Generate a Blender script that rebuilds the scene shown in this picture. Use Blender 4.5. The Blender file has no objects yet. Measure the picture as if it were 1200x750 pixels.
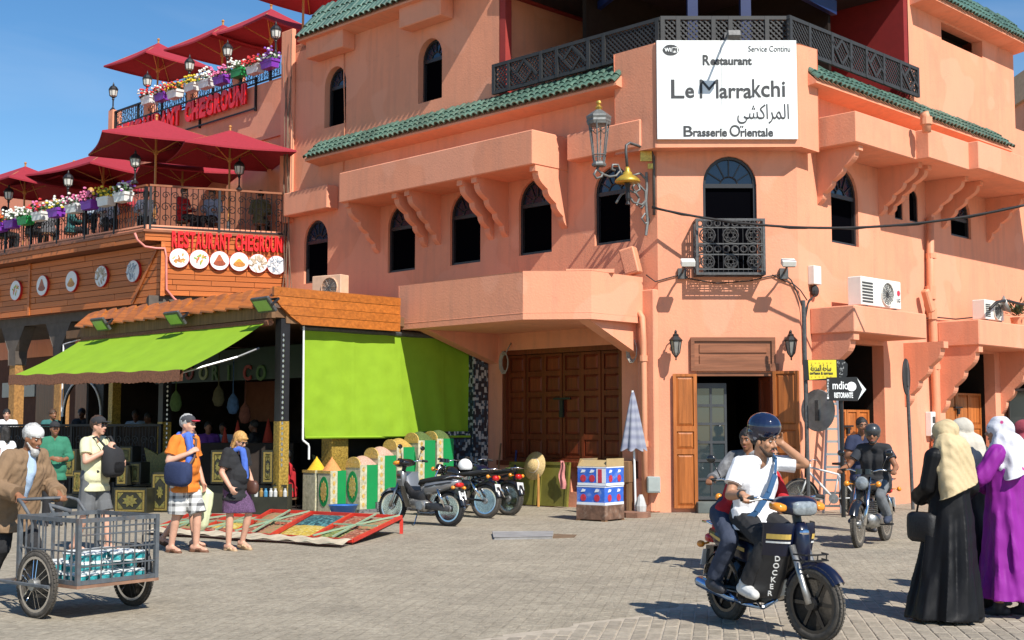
import bpy, bmesh, math, random
import numpy as np
from mathutils import Vector, Matrix, geometry, noise
random.seed(7)
rng=np.random.default_rng(7)
SC=bpy.context.scene
COL=SC.collection
# ------------------------------------------------------------------ camera
CAM=Vector((0, 0, 1.6)); FPX=1500.0; TH=math.atan(125/1500)
cam=bpy.data.cameras.new('camera'); cam.sensor_width=36; cam.lens=45
cam.clip_start=0.1; cam.clip_end=6000
cam_ob=bpy.data.objects.new('camera', cam); COL.objects.link(cam_ob)
cam_ob.location=CAM; cam_ob.rotation_euler=(math.pi/2+TH, 0, 0)
SC.camera=cam_ob
# ------------------------------------------------------------------ light
SUN_EL=math.radians(45); SUN_AZ=math.radians(31)
sun_dir=Vector((math.sin(SUN_AZ)*math.cos(SUN_EL), -math.cos(SUN_AZ)*math.cos(SUN_EL), math.sin(SUN_EL)))
W=bpy.data.worlds.new('World'); SC.world=W; W.use_nodes=True
wn=W.node_tree; wn.nodes.clear()
sky=wn.nodes.new('ShaderNodeTexSky'); sky.sky_type='NISHITA'; sky.sun_disc=False
sky.sun_elevation=SUN_EL; sky.sun_rotation=math.pi-SUN_AZ
sky.air_density=1.0; sky.dust_density=0.1; sky.ozone_density=1.5; sky.altitude=400
bg=wn.nodes.new('ShaderNodeBackground'); bg.inputs[1].default_value=0.105
wo=wn.nodes.new('ShaderNodeOutputWorld')
# thin high cirrus, everywhere in the sky
tc=wn.nodes.new('ShaderNodeTexCoord'); mp=wn.nodes.new('ShaderNodeMapping'); mp.inputs['Scale'].default_value=(1.2, 1.2, 5)
nz=wn.nodes.new('ShaderNodeTexNoise'); nz.inputs['Scale'].default_value=2.2; nz.inputs['Detail'].default_value=7; nz.inputs['Distortion'].default_value=.6
rp=wn.nodes.new('ShaderNodeValToRGB'); rp.color_ramp.elements[0].position=.5; rp.color_ramp.elements[1].position=.85
rp.color_ramp.elements[1].color=(.2, .2, .2, 1)
mx=wn.nodes.new('ShaderNodeMixRGB'); mx.inputs[2].default_value=(7, 7.4, 8, 1)
wn.links.new(tc.outputs['Generated'], mp.inputs[0]); wn.links.new(mp.outputs[0], nz.inputs[0]); wn.links.new(nz.outputs[0], rp.inputs[0])
wn.links.new(rp.outputs[0], mx.inputs[0]); hs=wn.nodes.new('ShaderNodeHueSaturation'); hs.inputs['Saturation'].default_value=1.3; wn.links.new(sky.outputs[0], hs.inputs['Color']); wn.links.new(hs.outputs[0], mx.inputs[1]); wn.links.new(mx.outputs[0], bg.inputs[0]); wn.links.new(bg.outputs[0], wo.inputs[0])
sl=bpy.data.lights.new('sun', 'SUN'); sl.energy=5.0; sl.angle=math.radians(.5); sl.color=(1, .95, .87)
so=bpy.data.objects.new('sun', sl); COL.objects.link(so); so.location=(6, -8, 14)
so.rotation_euler=sun_dir.to_track_quat('Z', 'Y').to_euler()
SC.view_settings.view_transform='Standard'; SC.view_settings.look='None'; SC.view_settings.gamma=1
SC.view_settings.exposure=0.4
SC.cycles.use_denoising=True
SC.cycles.max_bounces=6; SC.cycles.diffuse_bounces=3; SC.cycles.glossy_bounces=3; SC.cycles.transmission_bounces=4; SC.cycles.transparent_max_bounces=8
# ------------------------------------------------------------------ measuring from the photograph
def ray(px, py):
 a=(px-600)/FPX; b=(375-py)/FPX
 return Vector((a, math.cos(TH)-b*math.sin(TH), math.sin(TH)+b*math.cos(TH)))
def gnd(px, py, z=0.0):
 d=ray(px, py); return CAM+d*((z-CAM.z)/d.z)
def atY(px, py, Y):
 d=ray(px, py); return CAM+d*(Y/d.y)
class Fac:
 """A vertical wall plane: x along it to the right as seen from the street, y into the building, z up."""
 def __init__(s, O, ang):
  s.O=Vector((O[0], O[1], 0)); s.ang=math.radians(ang)
  s.u=Vector((math.cos(s.ang), math.sin(s.ang), 0)); s.n=Vector((-math.sin(s.ang), math.cos(s.ang), 0))
  s.M=Matrix.Translation(s.O)@Matrix.Rotation(s.ang, 4, 'Z')
 def hit(s, px, py, out=0.0):
  d=ray(px, py); t=((s.O-s.n*out-CAM).dot(s.n))/d.dot(s.n); p=CAM+d*t
  return (p-s.O).dot(s.u), p.z
 def S(s, px, py=300, out=0.0):return s.hit(px, py, out)[0]
 def Z(s, px, py, out=0.0):return s.hit(px, py, out)[1]
 def P(s, a, z, out=0.0):return s.O+s.u*a-s.n*out+Vector((0, 0, z))
 # ------------------------------------------------------------------ objects
TM={}
def tag(o, label=None, cat=None, group=None, kind=None):
 if label:o['label']=label
 if cat:o['category']=cat
 if group:o['group']=group
 if kind:o['kind']=kind
 return o
def thing(name, label, cat, loc=(0, 0, 0), rotz=0.0, group=None, scale=1.0, M=None):
 o=bpy.data.objects.new(name, None); COL.objects.link(o); o.empty_display_size=.2
 if M is None:M=Matrix.Translation(Vector(loc))@Matrix.Rotation(rotz, 4, 'Z')@Matrix.Scale(scale, 4)
 o.matrix_basis=M; TM[o.name]=M.copy(); tag(o, label, cat, group); return o
def copy_tree(o, parent=None):
 c=o.copy(); COL.objects.link(c)
 if parent:c.parent=parent
 for ch in list(KIDS.get(o.name, [])):copy_tree(ch, c);
 return c
KIDS={}
def link(o, parent=None):
 COL.objects.link(o)
 if parent is not None:
  o.parent=parent; KIDS.setdefault(parent.name, []).append(o)
 return o
def dup(root, M, label=None, group=None):
 r=root.copy(); COL.objects.link(r); r.matrix_basis=M; TM[r.name]=M.copy()
 for ch in KIDS.get(root.name, []):
  c=ch.copy(); COL.objects.link(c); c.parent=r; KIDS.setdefault(r.name, []).append(c)
  for g in KIDS.get(ch.name, []):
   d=g.copy(); COL.objects.link(d); d.parent=c; KIDS.setdefault(c.name, []).append(d)
 if label:r['label']=label
 if group:r['group']=group
 return r
def TR(loc, rotz=0.0, sc=1.0):return Matrix.Translation(Vector(loc))@Matrix.Rotation(rotz, 4, 'Z')@Matrix.Scale(sc, 4)
def root_of(o):
 while o.parent is not None:o=o.parent
 return o
class MB:
 def __init__(s, M=None):s.v=[]; s.f=[]; s.fm=[]; s.M=M; s.cur=0; s.uv=None
 def add(s, vs, fs, mi=None):
  b=len(s.v)
  if s.M is not None:vs=[s.M@Vector(p) for p in vs]
  s.v.extend([tuple(p) for p in vs]); s.f.extend([tuple(i+b for i in f) for f in fs]); s.fm.extend([s.cur if mi is None else mi]*len(fs)); return s
 def box(s, x0, x1, y0, y1, z0, z1, mi=None, T=None):
  vs=[Vector((x, y, z)) for x in (x0, x1) for y in (y0, y1) for z in (z0, z1)]
  if T is not None:vs=[T@p for p in vs]
  return s.add(vs, [(0, 1, 3, 2), (4, 6, 7, 5), (0, 4, 5, 1), (2, 3, 7, 6), (0, 2, 6, 4), (1, 5, 7, 3)], mi)
 def cbox(s, c, sz, R=None, mi=None):
  T=Matrix.Translation(Vector(c))
  if R is not None:T=T@R.to_4x4()
  a, b, d=sz[0]/2, sz[1]/2, sz[2]/2
  return s.box(-a, a, -b, b, -d, d, mi, T)
 def beam(s, a, b, w, h, mi=None):
  a=Vector(a); b=Vector(b); d=b-a; L=d.length
  R=d.to_track_quat('X', 'Z').to_matrix()
  return s.cbox((a+b)/2, (L, w, h), R, mi)
 def poly(s, pts, mi=None):return s.add(pts, [tuple(range(len(pts)))], mi)
 def prism(s, p2, d0, d1, mi=None, ax='xz'):
  def mk(p, d):return (p[0], d, p[1]) if ax=='xz' else ((p[0], p[1], d) if ax=='xy' else (d, p[0], p[1]))
  n=len(p2); vs=[mk(p, d0) for p in p2]+[mk(p, d1) for p in p2]
  tr=geometry.tessellate_polygon([[Vector((p[0], p[1], 0)) for p in p2]])
  fs=[tuple(t) for t in tr]+[tuple(i+n for i in reversed(t)) for t in tr]+[(i, (i+1)%n, n+(i+1)%n, n+i) for i in range(n)]
  return s.add(vs, fs, mi)
 def holed(s, outer, holes, y0, y1, mi=None, back=False):
  """wall sheet in x,z at y0 with holes whose reveals run back to y1"""
  loops=[[Vector((p[0], p[1], 0)) for p in L] for L in [outer]+holes]
  flat=[p for L in loops for p in L]
  tr=geometry.tessellate_polygon(loops)
  s.add([(p.x, y0, p.y) for p in flat], [tuple(t) for t in tr], mi)
  if back:s.add([(p.x, y1, p.y) for p in flat], [tuple(reversed(t)) for t in tr], mi)
  for L in loops if back else loops[1:]:
   n=len(L)
   s.add([(p.x, y0, p.y) for p in L]+[(p.x, y1, p.y) for p in L], [(i, (i+1)%n, n+(i+1)%n, n+i) for i in range(n)], mi)
  return s
 def tube(s, pts, r, n=6, mi=None, closed=False):
  pts=[Vector(p) for p in pts]; m=len(pts)
  rr=r if isinstance(r, (list, tuple)) else [r]*m
  vs=[]; up=None
  for i, p in enumerate(pts):
   if closed:d=pts[(i+1)%m]-pts[i-1]
   else:d=pts[min(i+1, m-1)]-pts[max(i-1, 0)]
   d=d.normalized() if d.length>1e-9 else Vector((0, 0, 1))
   if up is None:up=Vector((0, 0, 1)) if abs(d.z)<.9 else Vector((1, 0, 0))
   x=up.cross(d); x=x.normalized() if x.length>1e-6 else d.orthogonal().normalized()
   y=d.cross(x); up=y
   for k in range(n):
    a=2*math.pi*k/n; vs.append(p+(x*math.cos(a)+y*math.sin(a))*rr[i])
  fs=[]
  for i in range(m if closed else m-1):
   j=(i+1)%m
   for k in range(n):fs.append((i*n+k, i*n+(k+1)%n, j*n+(k+1)%n, j*n+k))
  if not closed:fs+=[tuple(reversed(range(n))), tuple((m-1)*n+k for k in range(n))]
  return s.add(vs, fs, mi)
 def lathe(s, prof, n=16, c=(0, 0, 0), R=None, mi=None, sx=1, sy=1):
  vs=[]; c=Vector(c)
  for r, z in prof:
   for k in range(n):
    a=2*math.pi*k/n; p=Vector((r*math.cos(a)*sx, r*math.sin(a)*sy, z))
    if R is not None:p=R@p
    vs.append(c+p)
  fs=[]
  for i in range(len(prof)-1):
   for k in range(n):fs.append((i*n+k, i*n+(k+1)%n, (i+1)*n+(k+1)%n, (i+1)*n+k))
  if prof[0][0]>1e-4:fs.append(tuple(reversed(range(n))))
  if prof[-1][0]>1e-4:fs.append(tuple((len(prof)-1)*n+k for k in range(n)))
  return s.add(vs, fs, mi)
 def ell(s, c, rad, nu=10, nv=7, R=None, mi=None):
  if not isinstance(rad, (tuple, list, Vector)):rad=(rad,)*3
  prof=[(math.sin(math.pi*j/nv), -math.cos(math.pi*j/nv)) for j in range(nv+1)]
  vs=[]; c=Vector(c)
  for r, z in prof:
   for k in range(nu):
    a=2*math.pi*k/nu; p=Vector((r*math.cos(a)*rad[0], r*math.sin(a)*rad[1], z*rad[2]))
    if R is not None:p=R@p
    vs.append(c+p)
  fs=[(i*nu+k, i*nu+(k+1)%nu, (i+1)*nu+(k+1)%nu, (i+1)*nu+k) for i in range(nv) for k in range(nu)]
  return s.add(vs, fs, mi)
 def grid(s, fn, nu, nv, mi=None):
  vs=[fn(i/nu, j/nv) for j in range(nv+1) for i in range(nu+1)]; w=nu+1
  return s.add(vs, [(j*w+i, j*w+i+1, (j+1)*w+i+1, (j+1)*w+i) for j in range(nv) for i in range(nu)], mi)
 def mesh(s, name, mats, smooth=False, inv=None):
  vs=s.v
  if inv is not None:vs=[tuple(inv@Vector(p)) for p in vs]
  me=bpy.data.meshes.new(name); me.from_pydata(vs, [], s.f)
  if not isinstance(mats, (list, tuple)):mats=[mats]
  for m in mats:me.materials.append(m)
  if len(mats)>1:me.polygons.foreach_set('material_index', np.array(s.fm, dtype=np.int32))
  if smooth:me.polygons.foreach_set('use_smooth', np.ones(len(s.f), dtype=bool))
  me.update(); return me
 def build(s, name, mats, parent=None, smooth=False, world=False, bevel=0.0, loc=None, auto=False):
  inv=None
  if world and parent is not None:inv=TM[root_of(parent).name].inverted()
  me=s.mesh(name, mats, smooth or auto, inv)
  o=link(bpy.data.objects.new(name, me), parent)
  if loc is not None:o.location=loc
  if bevel:
   b=o.modifiers.new('bevel', 'BEVEL'); b.width=bevel; b.segments=1; b.limit_method='ANGLE'; b.angle_limit=math.radians(40)
  if auto:
   me.set_sharp_from_angle(angle=math.radians(35))
  return o
def inst(me, name, parent, M, rootM=None):
 o=link(bpy.data.objects.new(name, me), parent)
 if rootM is None and parent is not None:rootM=TM[root_of(parent).name]
 o.matrix_basis=(rootM.inverted()@M) if rootM is not None else M
 return o
 # scratch scene for evaluating text and remeshed bodies
TMP=bpy.data.scenes.new('scratch')
def evaluated_mesh(ob):
 TMP.collection.objects.link(ob)
 with bpy.context.temp_override(scene=TMP, view_layer=TMP.view_layers[0]):
  dg=bpy.context.evaluated_depsgraph_get()
 dg.update()
 me=bpy.data.meshes.new_from_object(ob.evaluated_get(dg), preserve_all_data_layers=False, depsgraph=dg)
 TMP.collection.objects.unlink(ob); return me
def text_mesh(body, size, extrude=.004, align='CENTER', bold=0.0, shear=0.0, spacing=1.0, width=None):
 cu=bpy.data.curves.new('lettering', 'FONT'); cu.body=body; cu.size=size; cu.extrude=extrude; cu.align_x=align; cu.align_y='CENTER'
 cu.offset=bold; cu.shear=shear; cu.space_character=spacing; cu.resolution_u=4
 ob=bpy.data.objects.new('t', cu); me=evaluated_mesh(ob); bpy.data.objects.remove(ob); bpy.data.curves.remove(cu)
 n=len(me.vertices); a=np.empty(n*3, dtype=np.float32); me.vertices.foreach_get('co', a); a=a.reshape(-1, 3)
 if n:
  if width:
   w=np.ptp(a[:, 0]); a[:, 0]*=width/w
  a=np.stack([a[:, 0], -a[:, 2], a[:, 1]], 1)
  me.vertices.foreach_set('co', a.ravel().astype(np.float32)); me.update()
 return me
def put_text(me, name, material, parent, M):
 me.materials.clear(); me.materials.append(material); me.name=name
 return inst(me, name, parent, M)
 # ------------------------------------------------------------------ materials
MATS={}
def mat(name, col, rough=.6, metal=0.0, var=.12, scale=5.0, bump=0.0, bscale=60.0, spec=.5, stretch=(1, 1, 1), coat=0.0, dirt=None, dscale=1.2, rv=0.0, alpha=None, emit=None, detail=5.0, trans=0.0):
 if name in MATS:return MATS[name]
 m=bpy.data.materials.new(name); m.use_nodes=True; nt=m.node_tree; N=nt.nodes; L=nt.links
 b=N['Principled BSDF']; b.inputs['Roughness'].default_value=rough; b.inputs['Metallic'].default_value=metal
 b.inputs['Specular IOR Level'].default_value=spec
 if coat:b.inputs['Coat Weight'].default_value=coat; b.inputs['Coat Roughness'].default_value=.08
 tc=N.new('ShaderNodeTexCoord'); mp=N.new('ShaderNodeMapping'); mp.inputs['Scale'].default_value=stretch
 oi=N.new('ShaderNodeObjectInfo'); ad=N.new('ShaderNodeVectorMath'); ad.operation='MULTIPLY_ADD'
 ad.inputs[1].default_value=(7.3, 3.1, 5.7)
 L.new(oi.outputs['Random'], ad.inputs[0]); L.new(tc.outputs['Object'], ad.inputs[2]); L.new(ad.outputs[0], mp.inputs[0])
 nz=N.new('ShaderNodeTexNoise'); nz.inputs['Scale'].default_value=scale; nz.inputs['Detail'].default_value=detail; nz.inputs['Roughness'].default_value=.6
 L.new(mp.outputs[0], nz.inputs[0])
 mr=N.new('ShaderNodeMapRange'); mr.inputs[1].default_value=.3; mr.inputs[2].default_value=.7; mr.inputs[3].default_value=1-var; mr.inputs[4].default_value=1+var
 L.new(nz.outputs[0], mr.inputs[0])
 val=mr.outputs[0]
 if rv:
  r2=N.new('ShaderNodeMapRange'); r2.inputs[3].default_value=1-rv; r2.inputs[4].default_value=1+rv
  L.new(oi.outputs['Random'], r2.inputs[0]); mm=N.new('ShaderNodeMath'); mm.operation='MULTIPLY'
  L.new(val, mm.inputs[0]); L.new(r2.outputs[0], mm.inputs[1]); val=mm.outputs[0]
 vm=N.new('ShaderNodeVectorMath'); vm.operation='SCALE'; vm.inputs[0].default_value=col[:3]
 L.new(val, vm.inputs['Scale']); out=vm.outputs[0]
 if dirt is not None:
  dn=N.new('ShaderNodeTexNoise'); dn.inputs['Scale'].default_value=dscale; dn.inputs['Detail'].default_value=8; dn.inputs['Roughness'].default_value=.7
  L.new(mp.outputs[0], dn.inputs[0]); dr=N.new('ShaderNodeMapRange'); dr.inputs[1].default_value=.52; dr.inputs[2].default_value=.74; dr.inputs[4].default_value=dirt[3]
  L.new(dn.outputs[0], dr.inputs[0]); mx=N.new('ShaderNodeMixRGB'); mx.inputs[2].default_value=(*dirt[:3], 1)
  L.new(dr.outputs[0], mx.inputs[0]); L.new(out, mx.inputs[1]); out=mx.outputs[0]
 L.new(out, b.inputs['Base Color'])
 if bump:
  bn=N.new('ShaderNodeTexNoise'); bn.inputs['Scale'].default_value=bscale; bn.inputs['Detail'].default_value=4
  L.new(mp.outputs[0], bn.inputs[0]); bp=N.new('ShaderNodeBump'); bp.inputs['Strength'].default_value=bump; bp.inputs['Distance'].default_value=.02
  L.new(bn.outputs[0], bp.inputs['Height']); L.new(bp.outputs[0], b.inputs['Normal'])
 if alpha is not None:b.inputs['Alpha'].default_value=alpha
 if trans:b.inputs['Transmission Weight'].default_value=trans
 if emit:b.inputs['Emission Color'].default_value=(*emit[:3], 1); b.inputs['Emission Strength'].default_value=emit[3]
 MATS[name]=m; m['out']=0; return m
def tree_of(m):
 nt=m.node_tree; return nt, nt.nodes, nt.links, nt.nodes['Principled BSDF']
PLASTER=mat('salmon plaster', (.75, .312, .188), rough=.9, var=.05, scale=1.1, bump=.25, bscale=28, spec=.15, dirt=(.55, .245, .16, .6), dscale=.9, detail=8)
def plaster_extra(m):
 nt, N, L, b=tree_of(m)
 # rain streaks: noise stretched down the wall, and a second broad mottling
 tc=N.new('ShaderNodeTexCoord'); mp=N.new('ShaderNodeMapping'); mp.inputs['Scale'].default_value=(2.6, 2.6, .22)
 nz=N.new('ShaderNodeTexNoise'); nz.inputs['Scale'].default_value=2.4; nz.inputs['Detail'].default_value=6
 L.new(tc.outputs['Object'], mp.inputs[0]); L.new(mp.outputs[0], nz.inputs[0])
 r=N.new('ShaderNodeMapRange'); r.inputs[1].default_value=.47; r.inputs[2].default_value=.72; r.inputs[3].default_value=0; r.inputs[4].default_value=.6
 L.new(nz.outputs[0], r.inputs[0])
 src=b.inputs['Base Color'].links[0].from_socket
 mx=N.new('ShaderNodeMixRGB'); mx.inputs[2].default_value=(.60, .27, .175, 1)
 L.new(r.outputs[0], mx.inputs[0]); L.new(src, mx.inputs[1])
 # repaired patches in a slightly different paint, and a few hairline cracks
 pn=N.new('ShaderNodeTexNoise'); pn.inputs['Scale'].default_value=.55; pn.inputs['Detail'].default_value=1.5; L.new(tc.outputs['Object'], pn.inputs[0])
 pr=N.new('ShaderNodeMapRange'); pr.inputs[1].default_value=.56; pr.inputs[2].default_value=.575; pr.inputs[4].default_value=.5; L.new(pn.outputs[0], pr.inputs[0])
 m2=N.new('ShaderNodeMixRGB'); m2.inputs[2].default_value=(.78, .36, .235, 1); L.new(pr.outputs[0], m2.inputs[0]); L.new(mx.outputs[0], m2.inputs[1])
 wn_=N.new('ShaderNodeTexNoise'); wn_.inputs['Scale'].default_value=1.8; wn_.inputs['Detail'].default_value=4; L.new(tc.outputs['Object'], wn_.inputs[0])
 wm=N.new('ShaderNodeMixRGB'); wm.inputs[0].default_value=.35; L.new(tc.outputs['Object'], wm.inputs[1]); L.new(wn_.outputs['Color'], wm.inputs[2])
 vo=N.new('ShaderNodeTexVoronoi'); vo.feature='DISTANCE_TO_EDGE'; vo.inputs['Scale'].default_value=.8; L.new(wm.outputs[0], vo.inputs[0])
 cr=N.new('ShaderNodeMapRange'); cr.inputs[1].default_value=.002; cr.inputs[2].default_value=.006; cr.inputs[3].default_value=.35; cr.inputs[4].default_value=0; L.new(vo.outputs['Distance'], cr.inputs[0])
 cm=N.new('ShaderNodeMath'); cm.operation='MULTIPLY'; L.new(cr.outputs[0], cm.inputs[0]); L.new(r.outputs[0], cm.inputs[1])
 m3=N.new('ShaderNodeMixRGB'); m3.inputs[2].default_value=(.26, .11, .07, 1); L.new(cm.outputs[0], m3.inputs[0]); L.new(m2.outputs[0], m3.inputs[1]); L.new(m3.outputs[0], b.inputs['Base Color'])
plaster_extra(PLASTER)
def wood(name, col, dark, rough=.45, scale=3.0, along='x', rv=.15, coat=0.15):
 st={'x':(.35, 6, 6), 'z':(6, 6, .35), 'y':(6, .35, 6)}[along]
 m=mat(name, col, rough=rough, var=.28, scale=scale, bump=.18, bscale=8, stretch=st, rv=rv, coat=coat, spec=.3, dirt=(*dark, .75), dscale=2.2)
 return m
WOOD_DOOR=wood('door wood', (.15, .028, .010), (.08, .016, .006), along='z', coat=0)
WOOD_DARK=wood('dark red wood', (.16, .035, .014), (.06, .014, .007), along='z')
WOOD_LEAF=wood('honey door wood', (.42, .13, .03), (.18, .045, .012), along='z')
WOOD_TRANS=wood('transom wood', (.26, .10, .05), (.12, .045, .02), along='x')
WOOD_FASCIA=wood('varnished fascia boards', (.42, .125, .02), (.20, .05, .008), along='x', rv=.1)
WOOD_CLAD=wood('cedar cladding', (.52, .15, .038), (.32, .08, .02), along='x', rv=.16, coat=0)
WOOD_POST=wood('pale parasol pole', (.50, .24, .07), (.3, .12, .03), along='z')
WOOD_OLD=wood('old grey brown timber', (.22, .12, .06), (.08, .05, .03), along='z', coat=0, rough=.8)
GREEN_TILE=mat('green glazed roof tile', (.062, .125, .095), rough=.38, var=.3, scale=9, rv=.30, coat=.12, dirt=(.20, .26, .18, .55), dscale=5)
TILE_DARK=mat('eave underside', (.05, .09, .07), rough=.8)
IRON=mat('black iron', (.018, .018, .02), rough=.5, metal=.3, var=.2)
IRON_GREY=mat('weathered grey iron', (.10, .10, .10), rough=.55, metal=.5, var=.3, scale=20)
LATTICE=mat('dark painted lattice', (.030, .030, .030), rough=.6, var=.2)
DARK=mat('painted room shade', (.02, .014, .011), rough=.9, spec=.1)  # near-black colour stands in for the shade inside rooms
GLASS=mat('unlit room and lens black', (.002, .002, .003), rough=.2, var=0, spec=.0)  # on windows the black paints in the unlit room behind
BLACK_FRAME=mat('black window frame', (.022, .022, .025), rough=.4, var=.1)
WHITE=mat('white paint', (.78, .78, .76), rough=.5, var=.04, dirt=(.5, .48, .42, .2))
WHITE_SIGN=mat('white sign board', (.80, .82, .81), rough=.35, var=.02, dirt=(.60, .57, .47, .45), dscale=1.8)
INK=mat('charcoal lettering', (.035, .037, .04), rough=.6, var=.1)
RED_LETTER=mat('bright red letters', (.80, .010, .012), rough=.35, var=.05)
RED_WALL=mat('red painted wall', (.30, .03, .024), rough=.8, var=.1)
BLUE_POST=mat('blue painted post', (.007, .018, .085), rough=.45, var=.1)
RED_CLOTH=mat('crimson parasol cloth', (.30, .016, .030), rough=.85, var=.1, scale=12, bump=.1, bscale=20)
GREEN_CLOTH=mat('lime awning cloth', (.235, .385, .022), rough=.8, var=.06, scale=3, bump=.12, bscale=7, dirt=(.18, .30, .02, .35), spec=.2)
BRASS=mat('brass', (.55, .36, .08), rough=.4, metal=.7, var=.3, scale=20)
STEEL=mat('steel', (.5, .5, .5), rough=.3, metal=.9, var=.1)
CHROME=mat('chrome', (.75, .75, .75), rough=.12, metal=1, var=.03)
RUBBER=mat('tyre rubber', (.022, .021, .020), rough=.85, var=.35, scale=30, bump=.3, bscale=120)
PLASTIC_BLACK=mat('black plastic', (.015, .015, .017), rough=.4, var=.1)
AC_WHITE=mat('air conditioner casing', (.72, .71, .66), rough=.5, var=.05, dirt=(.45, .38, .3, .3))
GREY_DISC=mat('galvanised sign back', (.30, .30, .29), rough=.5, metal=.5, var=.25)
CABLE=mat('black cable', (.02, .018, .018), rough=.6)
PINK_PAINT=mat('painted pipe', (.68, .29, .16), rough=.6, var=.06, dirt=(.5, .2, .12, .4))
GOLD_PAINT=mat('gold painted ornament', (.22, .16, .04), rough=.45, var=.25, scale=25, metal=.2)
# ================================================================== the setting: ground
GROUND=mat('worn stone ground', (.352, .306, .234), rough=.92, var=.12, scale=1.3, bump=.0, spec=.2, dirt=(.25, .215, .17, .5), dscale=.9, detail=10)
def ground_extra(m):
 nt, N, L, b=tree_of(m)
 tc=N.new('ShaderNodeTexCoord'); mp=N.new('ShaderNodeMapping'); mp.inputs['Scale'].default_value=(1, 1, 1); mp.inputs['Rotation'].default_value=(0, 0, .2)
 L.new(tc.outputs['Object'], mp.inputs[0])
 vo=N.new('ShaderNodeTexVoronoi'); vo.inputs['Scale'].default_value=9; vo.feature='DISTANCE_TO_EDGE'
 L.new(mp.outputs[0], vo.inputs[0])
 n1=N.new('ShaderNodeTexNoise'); n1.inputs['Scale'].default_value=16; n1.inputs['Detail'].default_value=8; n1.inputs['Roughness'].default_value=.7; L.new(mp.outputs[0], n1.inputs[0])
 n2=N.new('ShaderNodeTexNoise'); n2.inputs['Scale'].default_value=55; n2.inputs['Detail'].default_value=5; L.new(mp.outputs[0], n2.inputs[0])
 cl=N.new('ShaderNodeMapRange'); cl.inputs[2].default_value=.12; L.new(vo.outputs['Distance'], cl.inputs[0])
 ad=N.new('ShaderNodeMath'); ad.operation='MULTIPLY_ADD'; ad.inputs[1].default_value=.28; L.new(cl.outputs[0], ad.inputs[0]); L.new(n1.outputs[0], ad.inputs[2])
 a2=N.new('ShaderNodeMath'); a2.operation='MULTIPLY_ADD'; a2.inputs[1].default_value=.4; L.new(n2.outputs[0], a2.inputs[0]); L.new(ad.outputs[0], a2.inputs[2])
 bp=N.new('ShaderNodeBump'); bp.inputs['Strength'].default_value=.5; bp.inputs['Distance'].default_value=.035
 L.new(a2.outputs[0], bp.inputs['Height']); L.new(bp.outputs[0], b.inputs['Normal'])
 src=b.inputs['Base Color'].links[0].from_socket
 r=N.new('ShaderNodeMapRange'); r.inputs[1].default_value=.42; r.inputs[2].default_value=.62; r.inputs[3].default_value=.82; r.inputs[4].default_value=1.10
 L.new(n1.outputs[0], r.inputs[0]); sc=N.new('ShaderNodeVectorMath'); sc.operation='SCALE'; L.new(src, sc.inputs[0]); L.new(r.outputs[0], sc.inputs['Scale'])
 # sparse dark pits and stains
 n3=N.new('ShaderNodeTexNoise'); n3.inputs['Scale'].default_value=7; n3.inputs['Detail'].default_value=3; L.new(mp.outputs[0], n3.inputs[0])
 r3=N.new('ShaderNodeMapRange'); r3.inputs[1].default_value=.68; r3.inputs[2].default_value=.76; r3.inputs[4].default_value=.6; L.new(n3.outputs[0], r3.inputs[0])
 mx=N.new('ShaderNodeMixRGB'); mx.inputs[2].default_value=(.13, .11, .09, 1); L.new(r3.outputs[0], mx.inputs[0]); L.new(sc.outputs[0], mx.inputs[1])
 vc=N.new('ShaderNodeTexVoronoi'); vc.inputs['Scale'].default_value=6.5; L.new(mp.outputs[0], vc.inputs[0]); sp=N.new('ShaderNodeSeparateColor'); L.new(vc.outputs['Color'], sp.inputs[0])
 rv=N.new('ShaderNodeMapRange'); rv.inputs[3].default_value=.93; rv.inputs[4].default_value=1.06; L.new(sp.outputs[0], rv.inputs[0]); s2=N.new('ShaderNodeVectorMath'); s2.operation='SCALE'; L.new(mx.outputs[0], s2.inputs[0]); L.new(rv.outputs[0], s2.inputs['Scale'])
 # the square is laid with the same blocks: worn, half filled with sand, joints read as fine lines
 m4=N.new('ShaderNodeMapping'); m4.inputs['Rotation'].default_value=(0, 0, .16+math.pi/2); L.new(tc.outputs['Object'], m4.inputs[0])
 bk=N.new('ShaderNodeTexBrick'); bk.inputs['Scale'].default_value=1; bk.inputs['Brick Width'].default_value=.235; bk.inputs['Row Height'].default_value=.115; bk.inputs['Mortar Size'].default_value=.009; bk.inputs['Mortar Smooth'].default_value=.5
 bk.inputs['Color1'].default_value=(.83, .82, .80, 1); bk.inputs['Color2'].default_value=(1.05, 1.04, 1.02, 1); bk.inputs['Mortar'].default_value=(.62, .60, .57, 1); L.new(m4.outputs[0], bk.inputs[0])
 wr=N.new('ShaderNodeMapRange'); wr.inputs[1].default_value=.36; wr.inputs[2].default_value=.60; wr.inputs[3].default_value=.1; wr.inputs[4].default_value=.68; L.new(n3.outputs[0], wr.inputs[0])
 mb=N.new('ShaderNodeMixRGB'); mb.blend_type='MULTIPLY'; L.new(wr.outputs[0], mb.inputs[0]); L.new(s2.outputs[0], mb.inputs[1]); L.new(bk.outputs[0], mb.inputs[2])
 L.new(mb.outputs[0], b.inputs['Base Color'])
ground_extra(GROUND)
g=MB(); g.box(-900, 900, -60, 1500, -.3, 0)
ground=g.build('ground', GROUND); tag(ground, 'worn pale stone ground of the square', None, None, 'structure'); TM[ground.name]=Matrix.Identity(4)
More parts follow.
